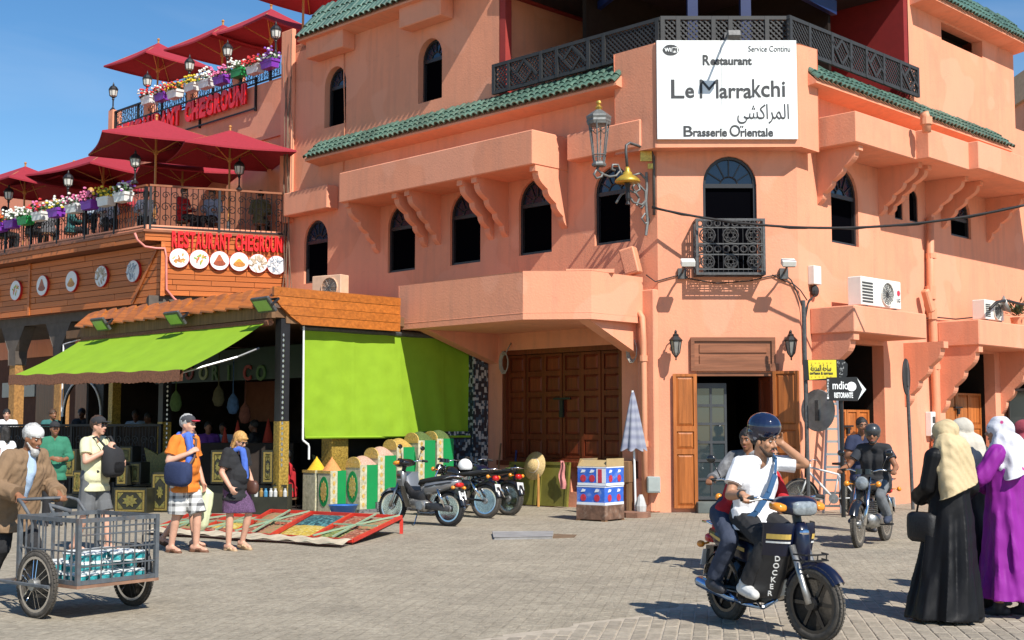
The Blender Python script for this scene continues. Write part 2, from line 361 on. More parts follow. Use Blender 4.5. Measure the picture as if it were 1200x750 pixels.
# block pavers in the near right part of the square: each its own object, the farther ones one mesh
PAVER=mat('grey brown block paver', (.30, .258, .20), rough=.88, var=.22, scale=14, bump=.35, bscale=50, rv=.14, spec=.25, dirt=(.36, .31, .25, .55), dscale=5)
SAND=mat('pale jointing sand', (.40, .34, .262), rough=.95, var=.15, scale=9, bump=.2, bscale=60)
def paver_mesh(w, l):
 b=.006; bmv=MB()
 lo=[(-w/2, -l/2), (w/2, -l/2), (w/2, l/2), (-w/2, l/2)]
 vs=[(x, y, -.02) for x, y in lo]+[(x, y, .006) for x, y in lo]+[(x*(1-2*b/w), y*(1-2*b/l), .011) for x, y in lo]
 bmv.add(vs, [(i, (i+1)%4, 4+(i+1)%4, 4+i) for i in range(4)]+[(4+i, 4+(i+1)%4, 8+(i+1)%4, 8+i) for i in range(4)]+[(8, 9, 10, 11)])
 return bmv
PW, PL=.115, .235
pav_me=paver_mesh(PW-.012, PL-.012).mesh('paver', PAVER)
spots=[]
ca, sa=math.cos(-.16), math.sin(-.16)
for i in range(-50, 100):
 for j in range(-12, 46):
  x=i*PW; y=8.0+(j+(.5 if i%2 else 0))*PL
  X=ca*x-sa*(y-9); Y=9+sa*x+ca*(y-9)
  edge=-.55+(Y-9.35)*.95+.25*noise.noise(Vector((X*1.3, Y*1.3, 0)))
  if Y<8.9 or Y>12.6+.3*noise.noise(Vector((X, 3, 0))) or X<edge or X>5.6 or X>Y*.43+.3:continue
  spots.append((math.hypot(X, Y), X, Y))
spots.sort()
far=MB()
for k, (d, X, Y) in enumerate(spots):
 M=Matrix.Translation((X, Y, random.uniform(-.004, .002)))@Matrix.Rotation(-.16+random.uniform(-.012, .012), 4, 'Z')@Matrix.Rotation(random.uniform(-.008, .008), 4, 'X')
 if k<300:inst(pav_me, 'paver', ground, M)
 else:
  b_=len(far.v); pm=paver_mesh(PW-.012, PL-.012); far.M=M; far.add(pm.v, pm.f); far.M=None
if far.v:tag(far.build('pavers', PAVER, ground), kind='stuff')
hull=[Vector((x, y)) for (d, x, y) in spots]
# sand bed just above the ground sheet under the pavers
bed=MB(); cell={}
for d, X, Y in spots:cell[(round(X/.3), round(Y/.3))]=1
vs, fs=[], []
for (i, j) in cell:
 b_=len(vs); x, y=i*.3, j*.3
 vs+=[(x-.2, y-.2, .004), (x+.2, y-.2, .004), (x+.2, y+.2, .004), (x-.2, y+.2, .004)]
xs=[s[1] for s in spots]; ys=[s[2] for s in spots]
pts=[]
for k in range(41):
 Y=8.8+k/40*3.75; row=[s[1] for s in spots if abs(s[2]-Y)<.25]
 if row:pts.append((min(row)-.08, max(row)+.08, Y))
bed.add([(a, Y, .004) for a, b_, Y in pts]+[(b_, Y, .004) for a, b_, Y in pts], [(i, len(pts)+i, len(pts)+i+1, i+1) for i in range(len(pts)-1)])
tag(bed.build('sand_bed', SAND, ground))
# ================================================================== the corner building
Y0=24.2
C1=atY(771, 330, Y0); C2=atY(936, 330, Y0)
FC=Fac((C1.x, Y0), 0); FL=Fac((C1.x, Y0), -45); FR=Fac((C2.x, Y0), 45)
building=thing('corner_building', 'salmon plastered corner restaurant building with green tiled eaves', 'building', (C1.x, Y0, 0))
def arch(x0, x1, z0, z1, n=12):
 r=(x1-x0)/2; c=(x0+x1)/2; h=min(r*1.08, z1-z0)
 return [(x0, z0), (x1, z0)]+[(c+r*math.cos(math.pi*k/n), z1-h+h*math.sin(math.pi*k/n)) for k in range(n+1)]
def win_rect(F, pl, pr, ptop, pbot):
 """pixel left/right of the opening, top of arch and bottom, both read at the opening's middle"""
 pm=(pl+pr)/2; ym=(ptop+pbot)/2
 return (F.S(pl, ym), F.S(pr, ym), F.Z(pm, pbot), F.Z(pm, ptop))
HOLES={'L':[], 'C':[], 'R':[]}
WINS=[]
def window(F, key, rect, depth=.22, fan=True, glassy=True):
 x0, x1, z0, z1=rect; HOLES[key].append(arch(x0, x1, z0, z1)); WINS.append((F, rect, depth, fan))
for a in [(356.5, 384, 258, 331), (454.6, 486.5, 239.4, 318), (527.5, 563, 224.7, 309), (608, 646.5, 210, 297.5), (696.6, 738.6, 195, 285.5), (380.5, 405.5, 78, 147), (490, 518, 45, 118)]:
 window(FL, 'L', win_rect(FL, *a))
window(FC, 'C', win_rect(FC, 824, 887, 183, 321))
for a in [(974, 1005.5, 198, 286.5), (1048.5, 1057.5, 223, 257), (1065.5, 1075.5, 223, 260), (1114, 1137.4, 229, 278)]:
 window(FR, 'R', win_rect(FR, *a), fan=(a[1]-a[0]>15))
zT=FL.Z(648, 100)
xL=FL.S(332, 200); x585=FL.S(585, 60)
zU=FL.Z(420, 27)
ROOF_R=FR.Z(1150, 20)
x1065=FR.S(1065, 60); x1188=FR.S(1188, 90); xRend=21.0
zW=FR.Z(1189, 150)
# big shutter opening
dr=(FL.S(588, 480), FL.S(729, 480), FL.Z(660, 541), FL.Z(660, 407))
HOLES['L'].append([(dr[0], dr[2]), (dr[1], dr[2]), (dr[1], dr[3]), (dr[0], dr[3])])
HOLES['L'].append([(FL.S(669, 560), .30), (FL.S(690, 560), .30), (FL.S(690, 560), .86), (FL.S(669, 560), .86)])
dc=(FC.S(817, 500), FC.S(906, 500), 0.0, FC.Z(860, 437))
HOLES['C'].append([(dc[0], .02), (dc[1], .02), (dc[1], dc[3]), (dc[0], dc[3])])
d1=(FR.S(981, 480), FR.S(1037, 480), .02, FR.Z(1010, 403))
HOLES['R'].append([(d1[0], d1[2]), (d1[1], d1[2]), (d1[1], d1[3]), (d1[0], d1[3])])
d2=(FR.S(1108, 480), FR.S(1167, 480), .02, FR.Z(1135, 412))
HOLES['R'].append([(d2[0], d2[2]), (d2[1], d2[2]), (d2[1], d2[3]), (d2[0], d2[3])])
d3=(FR.S(1182, 480), FR.S(1240, 480), .02, FR.Z(1200, 418))
HOLES['R'].append([(d3[0], d3[2]), (d3[1], d3[2]), (d3[1], d3[3]), (d3[0], d3[3])])
so_=(FR.S(1103, 37), FR.S(1151, 55), FR.Z(1127, 57), FR.Z(1127, 37))
HOLES['R'].append([(so_[0], so_[2]), (so_[1], so_[2]), (so_[1], so_[3]), (so_[0], so_[3])])
w=MB(FL.M); w.holed([(xL, 0), (0, 0), (0, zT), (x585, zT), (x585, zU), (xL, zU)], HOLES['L'], 0, .26)
w.build('wall', PLASTER, building, world=True)
w=MB(FC.M); wc=C2.x-C1.x
w.holed([(0, 0), (wc, 0), (wc, zT), (0, zT)], HOLES['C'], 0, .26)
w.build('wall', PLASTER, building, world=True)
w=MB(FR.M); w.holed([(0, 0), (xRend, 0), (xRend, zW), (x1188, zW), (x1188, ROOF_R), (x1065, ROOF_R), (x1065, zT), (0, zT)], HOLES['R'], 0, .26)
w.build('wall', PLASTER, building, world=True)
# hidden sides, terrace slab, back of the building
w=MB(FL.M); w.box(xL, xL+.02, .0, 14, 0, zU); w.box(x585-.3, x585-.02, .3, 9, zT, zU-.01)
w.M=FR.M; w.box(x1188-.02, x1188, 0.02, 6, zW, ROOF_R); w.box(x1065, x1188-.02, 5.98, 6, zT, ROOF_R)
w.M=None
pl=[FL.P(xL, 0, 0), FL.P(0, 0, 0), FR.P(0, 0, 0), FR.P(xRend, 0, 0), FR.P(xRend, 0, -12), FL.P(xL, 0, -14)]
w.prism([(p.x, p.y) for p in [FL.P(x585, 0, -.02), FL.P(0, 0, -.02), FR.P(0, 0, -.02), FR.P(x1065, 0, -.02), FR.P(x1065, 0, -9), FL.P(x585, 0, -9)]], zT-.25, zT-.01, ax='xy')
w.build('floor_slab', PLASTER, building, world=True)
w=MB(FL.M); w.box(xL, x585, 0, 9, zU-.2, zU-.012); w.M=FR.M; w.box(x1065, x1188, .02, 6, ROOF_R-.2, ROOF_R-.012); w.box(x1188, xRend, .02, 6, zW-.2, zW-.012)
w.build('roof_slab', PLASTER, building, world=True)
w=MB(FR.M); w.box(xRend-.02, xRend, 0.02, 12, 0, zW-.21); w.build('end_wall', PLASTER, building, world=True)
# windows
def make_window(F, rect, depth, fan):
 x0, x1, z0, z1=rect; r=(x1-x0)/2; c=(x0+x1)/2; h=min(r*1.08, z1-z0); zs=z1-h
 depth=.06 if x1-x0<.5 else (.10 if F is not FL or z0<7 else .2)
 b=MB(F.M); b.prism(arch(x0-.02, x1+.02, z0-.02, z1+.02), depth+.03, depth+.05)
 win=b.build('window', GLASS, building, world=True)
 f=MB(F.M); t=.055 if fan else .03
 f.holed(arch(x0, x1, z0, z1), [arch(x0+t, x1-t, z0+t, z1-t)], depth-.04, depth+.029, back=True)
 f.build('frame', BLACK_FRAME, win, world=True)
 if fan:
  f=MB(F.M); f.box(x0+t, x1-t, depth-.03, depth+.028, zs-.05, zs+.03)
  f.build('transom_bar', BLACK_FRAME, win, world=True)
  f=MB(F.M)
  for k in range(1, 6):
   a=math.pi*k/6
   f.beam((c+.16*math.cos(a), depth, zs+.16*math.sin(a)), (c+(r-t)*math.cos(a), depth, zs+(h-t)*math.sin(a)), .03, .022)
  f.tube([(c+.17*math.cos(a), depth, zs+.17*math.sin(a)) for a in [math.pi*k/8 for k in range(9)]], .014, 5)
  f.build('fanlight_bars', BLACK_FRAME, win, world=True)
  f=MB(F.M); f.prism(arch(x0+t, x1-t, zs+.03, z1-t), depth+.012, depth+.022)
  f.build('fanlight_pane', FAN_GLASS, win, world=True)
 return win
FAN_GLASS=mat('sky-tinted fanlight glass', (.012, .022, .05), rough=.08, var=0, spec=.8)  # blue base colour paints in the sky mirrored by the pane
for a in WINS:make_window(*a)
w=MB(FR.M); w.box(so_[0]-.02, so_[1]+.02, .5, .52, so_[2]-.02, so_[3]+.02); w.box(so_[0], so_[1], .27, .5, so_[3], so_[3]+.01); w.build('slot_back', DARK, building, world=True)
# eaves of green barrel tiles
def tile_column(w_, L):
 b=MB(); n=7; segs=3; sl=L/segs
 for k in range(segs):
  y0=k*sl-(.02 if k else 0); y1=(k+1)*sl+.015
  for (rr, zz, yy) in [(1, .012*(segs-k), y0), (.86, .0, y1)]:
   pass
  ring=lambda r, y, z:[(r*w_/2*math.cos(math.pi*i/n), y, z+r*w_*.52*math.sin(math.pi*i/n)) for i in range(n+1)]
  a=ring(1.0, y0, .02); c=ring(.84, y1, .0); a2=ring(.78, y0, .02); m=n+1
  b.add(a+c+a2, [(i, i+1, m+i+1, m+i) for i in range(n)]+[(i, 2*m+i, 2*m+i+1, i+1) for i in range(n)])
 return b
def eave(F, xa, xb, z, out, rise, n, parent, back=0.0):
 L=math.hypot(out+back, rise); w_=(xb-xa)/n; slope=math.atan2(rise, out+back)
 me=tile_column(w_*.96, L).mesh('roof_tile', GREEN_TILE, smooth=False)
 for i in range(n):
  M=F.M@Matrix.Translation((xa+(i+.5)*w_, -out, z+random.uniform(-.008, .008)))@Matrix.Rotation(slope+random.uniform(-.02, .02), 4, 'X')@Matrix.Rotation(random.uniform(-.025, .025), 4, 'Z')
  inst(me, 'roof_tile', parent, M)
 b=MB(F.M)
 b.prism([(-out+.03, z-.055), (-out+.03, z-.01), (back, z+rise-.01), (back, z-.12), (0.0, z-.12)], xa, xb, ax='yz')
 o=b.build('eave_board', PLASTER, parent, world=True)
 return o
def ez(F, a, b, out):return (F.S(*a, out), F.S(*b, out), (F.Z(*a, out)+F.Z(*b, out))/2)
e=ez(FL, (356, 187), (721, 95), .5); eave(FL, e[0], e[1], e[2], .5, .46, 58, building)
e=ez(FL, (350, 43), (478, 2), .55); eave(FL, e[0]-.1, x585, e[2], .55, 1.0, 34, building, back=.25)
e=ez(FR, (958, 95), (1188, 173), .5); eave(FR, e[0], e[1], e[2], .5, .46, 52, building)
e=ez(FR, (1105, 2), (1188, 40), .5); eave(FR, x1065+.1, x1188+.1, e[2], .5, .8, 34, building, back=.2)
# upper pylon behind the sign
zs0=FC.Z(852, 172, .4); zs1=FC.Z(852, 50, .4)
a=FL.S(720, 95, .3); bR=FR.S(958, 100, .3)
pl=[FL.P(a, 0, -.0), FL.P(a, 0, .3), FC.P(FC.S(768, 100, .4), 0, .4), FC.P(FC.S(937, 100, .4), 0, .4), FR.P(bR, 0, .3), FR.P(bR, 0, 0), FR.P(.1, 0, -.2), FL.P(-.1, 0, -.2)]
w=MB(); w.prism([(p.x, p.y) for p in pl], zs0, zs1-.02, ax='xy'); w.build('parapet', PLASTER, building, world=True, bevel=.015)
# ledges
def ledge(F, pA, pB, out, h=None, top=None, name='ledge', parent=None, x1=None):
 """pA, pB: bottom front corners in pixels; top: pixel on the top front edge above pA"""
 xa, za=F.hit(*pA, out); xb, zb=F.hit(*pB, out); z=(za+zb)/2
 zt=F.Z(*top, out) if top else z+h
 if x1 is not None:xb=x1
 w=MB(F.M); w.box(xa, xb, -out, -.001, z, zt); w.build(name, PLASTER, parent or building, world=True, bevel=.02)
 return xa, xb, z, zt
LA=ledge(FL, (397, 237), (624, 193), 1.05, top=(397, 203))
LB=ledge(FL, (664, 186), (752, 174), .35, top=(664, 158), x1=-.12)
LS=ledge(FL, (332, 253), (383, 244), .35, top=(332, 227))
LU1=ledge(FL, (358, 69), (401, 55), .4, top=(358, 48))
LU2=ledge(FL, (467, 34), (516, 17), .4, h=.75)
# right facade: three ledge segments, each a step forward of the one before
za=FR.hit(1007, 167, 1.0); zb=FR.Z(1007, 131, 1.0)
def seg(px0, px1, out):
 xa=FR.S(px0, 150, out); xb=FR.S(px1, 170, out)
 w=MB(FR.M); w.box(xa, xb, -out, -.001, za[1]+(out-1)*.01, zb-(out-1)*.01); w.build('ledge', PLASTER, building, world=True, bevel=.015); return xa, xb
s1=seg(1003, 1090, 1.0); s2=seg(1088, 1152, 1.28); s3=seg(1146, 1262, 1.5)
# stepped corbels
def corbel(F, x, out, ztop, zbot, th=.16, steps=6, name='corbel'):
 H=ztop-zbot; n=4; clean=[(0, zbot), (0, ztop), (-out, ztop), (-out, ztop-.10*H)]
 for k in range(n*6+1):
  t=k/(n*6); f=(t*n)%1; base=-out*.92*(1-t)**1.35
  clean.append((base-.085*out*abs(math.sin(math.pi*f))*(1-.3*t), ztop-.10*H-.90*H*(t**.85)))
 clean=clean[:-1]
 b=MB(F.M); b.prism([(p[0]-.001, p[1]) for p in clean], x-th/2, x+th/2, ax='yz')
 b.build(name, PLASTER, building, world=True, bevel=.008)
for px, pyb in [(443, 297), (499, 290), (514, 287), (576, 281), (593, 278), (662, 268)]:
 corbel(FL, FL.S(px, 260), .95, LA[2], FL.Z(px, pyb))
zr=za[1]
for px, pyb in [(960, 240), (1031, 253), (1042, 252), (1086, 262), (1104, 268), (1156, 284)]:
 corbel(FR, FR.S(px, 220), .92, zr, FR.Z(px, pyb), steps=5)
 # canopy over the big shutters, polygonal in plan
cz0, cz1=3.56, 4.45
cp=[Vector((-2.30, 25.92)), Vector((.20, 23.40)), Vector((1.45, 23.28)), Vector((2.50, 24.30)), Vector((C1.x-.15, 24.20+.16))]
bk=[FL.P(-.12, 0, .002), FL.P(FL.S(560, 400), 0, .002)]
plan=[(p.x, p.y) for p in cp[:4]]+[(bk[0].x, bk[0].y), (bk[1].x, bk[1].y)]
w=MB(); w.prism(plan, cz0+.0, cz0+.12, ax='xy')
w.build('canopy_soffit', PLASTER, building, world=True)
w=MB()
for i in range(3):
 p, q=cp[i], cp[i+1]; d=(q-p).normalized(); nrm=Vector((-d.y, d.x))*.14
 w.prism([(p.x, p.y), (q.x, q.y), (q.x+nrm.x, q.y+nrm.y), (p.x+nrm.x, p.y+nrm.y)], cz0+.12, cz1, ax='xy')
w.build('canopy_parapet', PLASTER, building, world=True, bevel=.015)
for px in (578, 745):
 w=MB(FL.M); x=FL.S(px, 400); w.prism([(-.001, cz0), (-1.5 if px>700 else -2.0, cz0), (-.001, cz0-.62)], x-.14, x+.14, ax='yz'); w.build('canopy_bracket', PLASTER, building, world=True)
w=MB(); w.box(1.0, 1.9, 23.6, 24.0, cz1, cz1+.07); w.build('canopy_coping', PLASTER, building, world=True)
# pier at the corner and its foot
w=MB(FL.M); w.box(-.42, -.002, -.14, .1, 0, 4.2); w.build('corner_pier', PLASTER, building, world=True, bevel=.02)
w=MB(FL.M); w.box(-.50, -.02, -.2, .0, 0, .62); w.build('pier_foot', PLASTER, building, world=True, bevel=.03)
# lower canopies of the right facade
def low_canopy(pc, out, x_end, steps=5):
 (cx, cytop), (cx2, cybot)=pc
 xa=FR.S(cx, cytop, out); z1_=FR.Z(cx, cytop, out); z0_=FR.Z(cx2, cybot, out)
 b=MB(FR.M); b.box(xa, x_end, -out, -.001, z0_, z1_); b.build('ledge', PLASTER, building, world=True, bevel=.02)
 return xa, z0_, z1_
cA=low_canopy(((1001, 357), (1002, 389)), .95, FR.S(1086, 380, .95))
cB=low_canopy(((1147, 374), (1147, 404)), .95, xRend-2)
def stepped_cheek(x, out, ztop, zbot, th=.2):
 corbel(FR, x, out, ztop, zbot, th=th, steps=5, name='corbel')
stepped_cheek(FR.S(955, 430), .9, cA[1], cA[1]-1.35); stepped_cheek(FR.S(1062, 430), .9, cA[1], cA[1]-1.35)
stepped_cheek(FR.S(1104, 440), .9, cB[1], cB[1]-1.45); stepped_cheek(FR.S(1174, 440), .9, cB[1], cB[1]-1.45); stepped_cheek(FR.S(1252, 440), .9, cB[1], cB[1]-1.45)
# near-black recesses behind the openings, their shade put into the colour
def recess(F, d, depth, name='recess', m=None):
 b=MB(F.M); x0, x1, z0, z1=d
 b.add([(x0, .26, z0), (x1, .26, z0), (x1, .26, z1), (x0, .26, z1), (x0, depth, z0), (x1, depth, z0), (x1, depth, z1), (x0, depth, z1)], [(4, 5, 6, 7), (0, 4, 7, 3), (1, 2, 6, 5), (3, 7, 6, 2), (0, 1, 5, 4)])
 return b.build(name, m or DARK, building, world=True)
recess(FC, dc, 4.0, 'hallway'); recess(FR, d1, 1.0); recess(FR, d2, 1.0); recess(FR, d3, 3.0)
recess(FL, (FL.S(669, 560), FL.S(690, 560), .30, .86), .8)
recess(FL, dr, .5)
# ---------------------------------------------------------------- doors
def panel_leaf(F, x0, x1, z0, z1, y, rows, m, parent, name='door_leaf', M=None, cols=1, th=.05, rail=.07, split=None):
 """one leaf: stiles and rails with recessed raised-and-fielded panels, each panel its own object"""
 Mx=M if M is not None else F.M
 fr=MB(Mx); cw=(x1-x0)/cols; hs=split or [1/rows]*rows
 holes=[]; zz=z0; H=z1-z0
 for k in range(rows):
  for c in range(cols):
   a0=x0+c*cw+rail*.75; a1=x0+(c+1)*cw-rail*.75; b0=zz+rail*.6; b1=zz+hs[k]*H-rail*.6
   holes.append([(a0, b0), (a1, b0), (a1, b1), (a0, b1)])
  zz+=hs[k]*H
 fr.holed([(x0, z0), (x1, z0), (x1, z1), (x0, z1)], holes, y, y+th, back=True)
 leaf=fr.build(name, m, parent, world=True, bevel=.006)
 for h in holes:
  (a0, b0), (a1, _), (_, b1), _=h; p=MB(Mx); e=min(.05, (a1-a0)*.2)
  vs=[(a0, y+.03, b0), (a1, y+.03, b0), (a1, y+.03, b1), (a0, y+.03, b1), (a0+e, y+.008, b0+e), (a1-e, y+.008, b0+e), (a1-e, y+.008, b1-e), (a0+e, y+.008, b1-e)]
  p.add(vs, [(4, 5, 6, 7)]+[(i, (i+1)%4, 4+(i+1)%4, 4+i) for i in range(4)])
  p.build('panel', m, leaf, world=True)
 return leaf
shut=thing('shutter_doors', 'wide dark brown panelled wooden shutters under the plaster canopy', 'door', tuple(FL.P((dr[0]+dr[1])/2, 0, 0)), FL.ang)
fw=.10
b=MB(FL.M); b.holed([(dr[0], dr[2]), (dr[1], dr[2]), (dr[1], dr[3]), (dr[0], dr[3])], [[(dr[0]+fw, dr[2]+.06), (dr[1]-fw, dr[2]+.06), (dr[1]-fw, dr[3]-fw), (dr[0]+fw, dr[3]-fw)]], .02, .2, back=True)
b.build('frame', WOOD_DARK, shut, world=True)
n=6; lw=(dr[1]-dr[0]-2*fw)/n
for k in range(n):
 panel_leaf(FL, dr[0]+fw+k*lw+.006, dr[0]+fw+(k+1)*lw-.006, dr[2]+.07, dr[3]-fw-.01, .09+(.015 if k%2 else 0), 5, WOOD_DOOR, shut, rail=.085, split=[.2, .21, .2, .2, .19])
b=MB(FL.M); xm=dr[0]+fw+3*lw; zb_=dr[2]+.62*(dr[3]-dr[2])-.35
b.box(xm-.22, xm+.25, .05, .085, zb_+.17, zb_+.21); b.box(xm-.03, xm+.05, .045, .09, zb_-.18, zb_+.16); b.cbox((xm+.02, .05, zb_-.12), (.1, .05, .14))
b.build('bolt', IRON, shut, world=True)
b=MB(FL.M); b.box(dr[0]-.1, dr[1]+.05, -.06, 0, dr[2]-.1, dr[2]); b.build('sill', WOOD_DARK, shut, world=True)
door=thing('entrance_doorway', 'restaurant entrance with open honey wood shutters and dark glazed door', 'door', (C1.x+(dc[0]+dc[1])/2, Y0, 0))
b=MB(FC.M); b.box(dc[0]-.08, dc[1]+.12, -.06, -.002, dc[3]+.05, dc[3]+.17); b.box(dc[0], dc[1], -.02, .1, dc[3]-.06, dc[3]-.002); b.build('lintel', WOOD_TRANS, door, world=True)
# left shutter folded back flat on the wall, right one half open
lx0=FC.S(789, 500, .06); lx1=FC.S(817, 500, .06)
panel_leaf(FC, lx0, lx1, .08, dc[3]-.02, -.08, 3, WOOD_LEAF, door, 'shutter_leaf', rail=.085, split=[.42, .17, .41])
Mr=FC.M@Matrix.Translation((dc[1]+.02, -.02, 0))@Matrix.Rotation(math.radians(-32), 4, 'Z')
panel_leaf(FC, 0.0, .50, .08, dc[3]+.03, -.05, 3, WOOD_LEAF, door, 'shutter_leaf', M=Mr, rail=.085, split=[.42, .17, .41])
Mr=FC.M@Matrix.Translation((dc[1]-.01, .0, 0))@Matrix.Rotation(math.radians(100), 4, 'Z')
panel_leaf(FC, 0.0, .62, .08, dc[3]-.07, -.02, 3, WOOD_DARK, door, 'shutter_leaf', M=Mr, rail=.09)
# glazed metal door standing in the left half
METAL_DOOR=mat('charcoal metal door', (.06, .065, .07), rough=.45, metal=.3, var=.15)
gx0, gx1=dc[0]+.0, FC.S(852, 500, -.25); gz1=FC.Z(835, 449, -.25)
holes=[]; nr=6
for r_ in range(nr):
 for c_ in range(2):
  w0=gx0+.05+c_*(gx1-gx0-.05)/2; w1=w0+(gx1-gx0-.05)/2-.045
  z0_=.28+r_*(gz1-.33)/nr; z1_=z0_+(gz1-.33)/nr-.05
  holes.append([(w0, z0_), (w1, z0_), (w1, z1_), (w0, z1_)])
b=MB(FC.M); b.holed([(gx0, .22), (gx1, .22), (gx1, gz1), (gx0, gz1)], holes, .27, .31, back=True); gd=b.build('glazed_door', METAL_DOOR, door, world=True)
DOOR_GLASS=mat('dark door glass', (.03, .045, .05), rough=.03, var=0, spec=.9)
for h in holes:
 b=MB(FC.M); b.box(h[0][0], h[1][0], .285, .295, h[0][1], h[2][1]); b.build('pane', DOOR_GLASS, gd, world=True)
STONE_GREEN=mat('grey green stone step', (.10, .115, .105), rough=.7, var=.2, bump=.2)
b=MB(FC.M); b.box(FC.S(818, 598, .3), FC.S(853, 598, .3), -.3, .2, 0, .2); b.build('step', STONE_GREEN, door, world=True, bevel=.01)
b=MB(FC.M); b.box(gx1, dc[1], .02, .5, .0, .05); b.build('threshold', STONE_GREEN, door, world=True)
# carved transom panel above
tp=(FC.S(809, 415), FC.S(908, 415), FC.Z(858, 435), FC.Z(858, 395.5))
tr=thing('transom_panel', 'carved brown wooden panel fixed above the restaurant entrance', 'panel', (C1.x+(tp[0]+tp[1])/2, Y0, tp[2]))
b=MB(FC.M); f1=.07
b.holed([(tp[0], tp[2]), (tp[1], tp[2]), (tp[1], tp[3]), (tp[0], tp[3])], [[(tp[0]+f1, tp[2]+f1), (tp[1]-f1, tp[2]+f1), (tp[1]-f1, tp[3]-f1), (tp[0]+f1, tp[3]-f1)]], -.07, -.001, back=True)
b.build('frame', WOOD_TRANS, tr, world=True, bevel=.01)
b=MB(FC.M)
zc=(tp[2]+tp[3])/2
b.box(tp[0]+f1, tp[1]-f1, -.03, -.002, tp[2]+f1, tp[3]-f1)
b.build('board', WOOD_TRANS, tr, world=True)
for k in (-1, 1):
 b=MB(FC.M); b.box(tp[0]+.16, tp[1]-.16, -.05, -.031, zc+k*.105-.085, zc+k*.105+.085); b.build('panel', WOOD_TRANS, tr, world=True, bevel=.015)
 # doors of the right facade
def facade_door(d, label, zmid):
 t=thing('panelled_door', label, 'door', tuple(FR.P((d[0]+d[1])/2, 0, 0)), FR.ang)
 m=(d[0]+d[1])/2
 for a0, a1 in ((d[0]+.03, m-.01), (m+.01, d[1]-.03)):
  panel_leaf(FR, a0, a1, .06, zmid, .34, 3, WOOD_LEAF, t, cols=2, rail=.08)
 b=MB(FR.M); z=zmid-.35; b.box(m-.18, m+.18, .29, .335, z, z+.035); b.cbox((m, .31, z-.08), (.09, .04, .12)); b.build('bolt', IRON, t, world=True)
facade_door(d1, 'panelled wooden door behind the ladder and arrow sign', FR.Z(1018, 480))
facade_door(d2, 'panelled wooden door under the second canopy behind the veiled women', FR.Z(1135, 460))
# ---------------------------------------------------------------- roof terrace interior
w=MB(FL.M); w.box(x585-.002, x585+.18, .012, .2, zT, zU); w.box(x585, x585+.16, .2, 3.4, FL.Z(640, 12, -1.5), zU-.3); w.build('red_frame', RED_WALL, building, world=True)
w=MB(FR.M); w.box(x1065-.18, x1065-.01, .012, 6.0, zT, ROOF_R); w.build('red_wall', mat('dark red wall', (.22, .012, .012), rough=.85, var=.1), building, world=True)
tent=MB(); zr_=zT+2.35
pl=[FL.P(x585+.02, 0, .1), FL.P(0, 0, .3), FR.P(0, 0, .3), FR.P(x1065-.2, 0, .02), FR.P(x1065-.2, 0, -9), FL.P(x585-.2, 0, -9)]
tent.prism([(p.x, p.y) for p in pl], zr_, zr_+.12, ax='xy')
tent.build('terrace_roof', mat('dark tent cloth', (.02, .013, .015), rough=.9), building, world=True)
w=MB(); w.M=FL.M; w.box(x585, 1.2, 4.3, 4.4, zT, zr_); w.M=FR.M; w.box(-1.2, x1065-.2, 4.3, 4.4, zT, zr_); w.build('terrace_dark_backing', DARK, building, world=True)  # near-black backing added so the terrace looks unlit behind the railing
for px in (811, 873):
 p=FC.P(FC.S(px, 12, -.6), zT, -.6); w=MB(); w.box(p.x-.1, p.x+.1, p.y-.1, p.y+.1, zT, zr_-.002); w.build('terrace_post', BLUE_POST, building, world=True)
w=MB(); p=FC.P(FC.S(905, 0, -.4), zr_-.55, -.4); w.beam(p, FR.P(x1065*.55, zr_-.62, -.6), .12, .3); w.build('terrace_beam', BLUE_POST, building, world=True); w=MB(); q=FL.P(x585*.62, zr_-.5, -1.2); w.beam(q, FC.P(0, zr_-.25, -.7), .1, .16); w.build('terrace_beam', BLUE_POST, building, world=True)
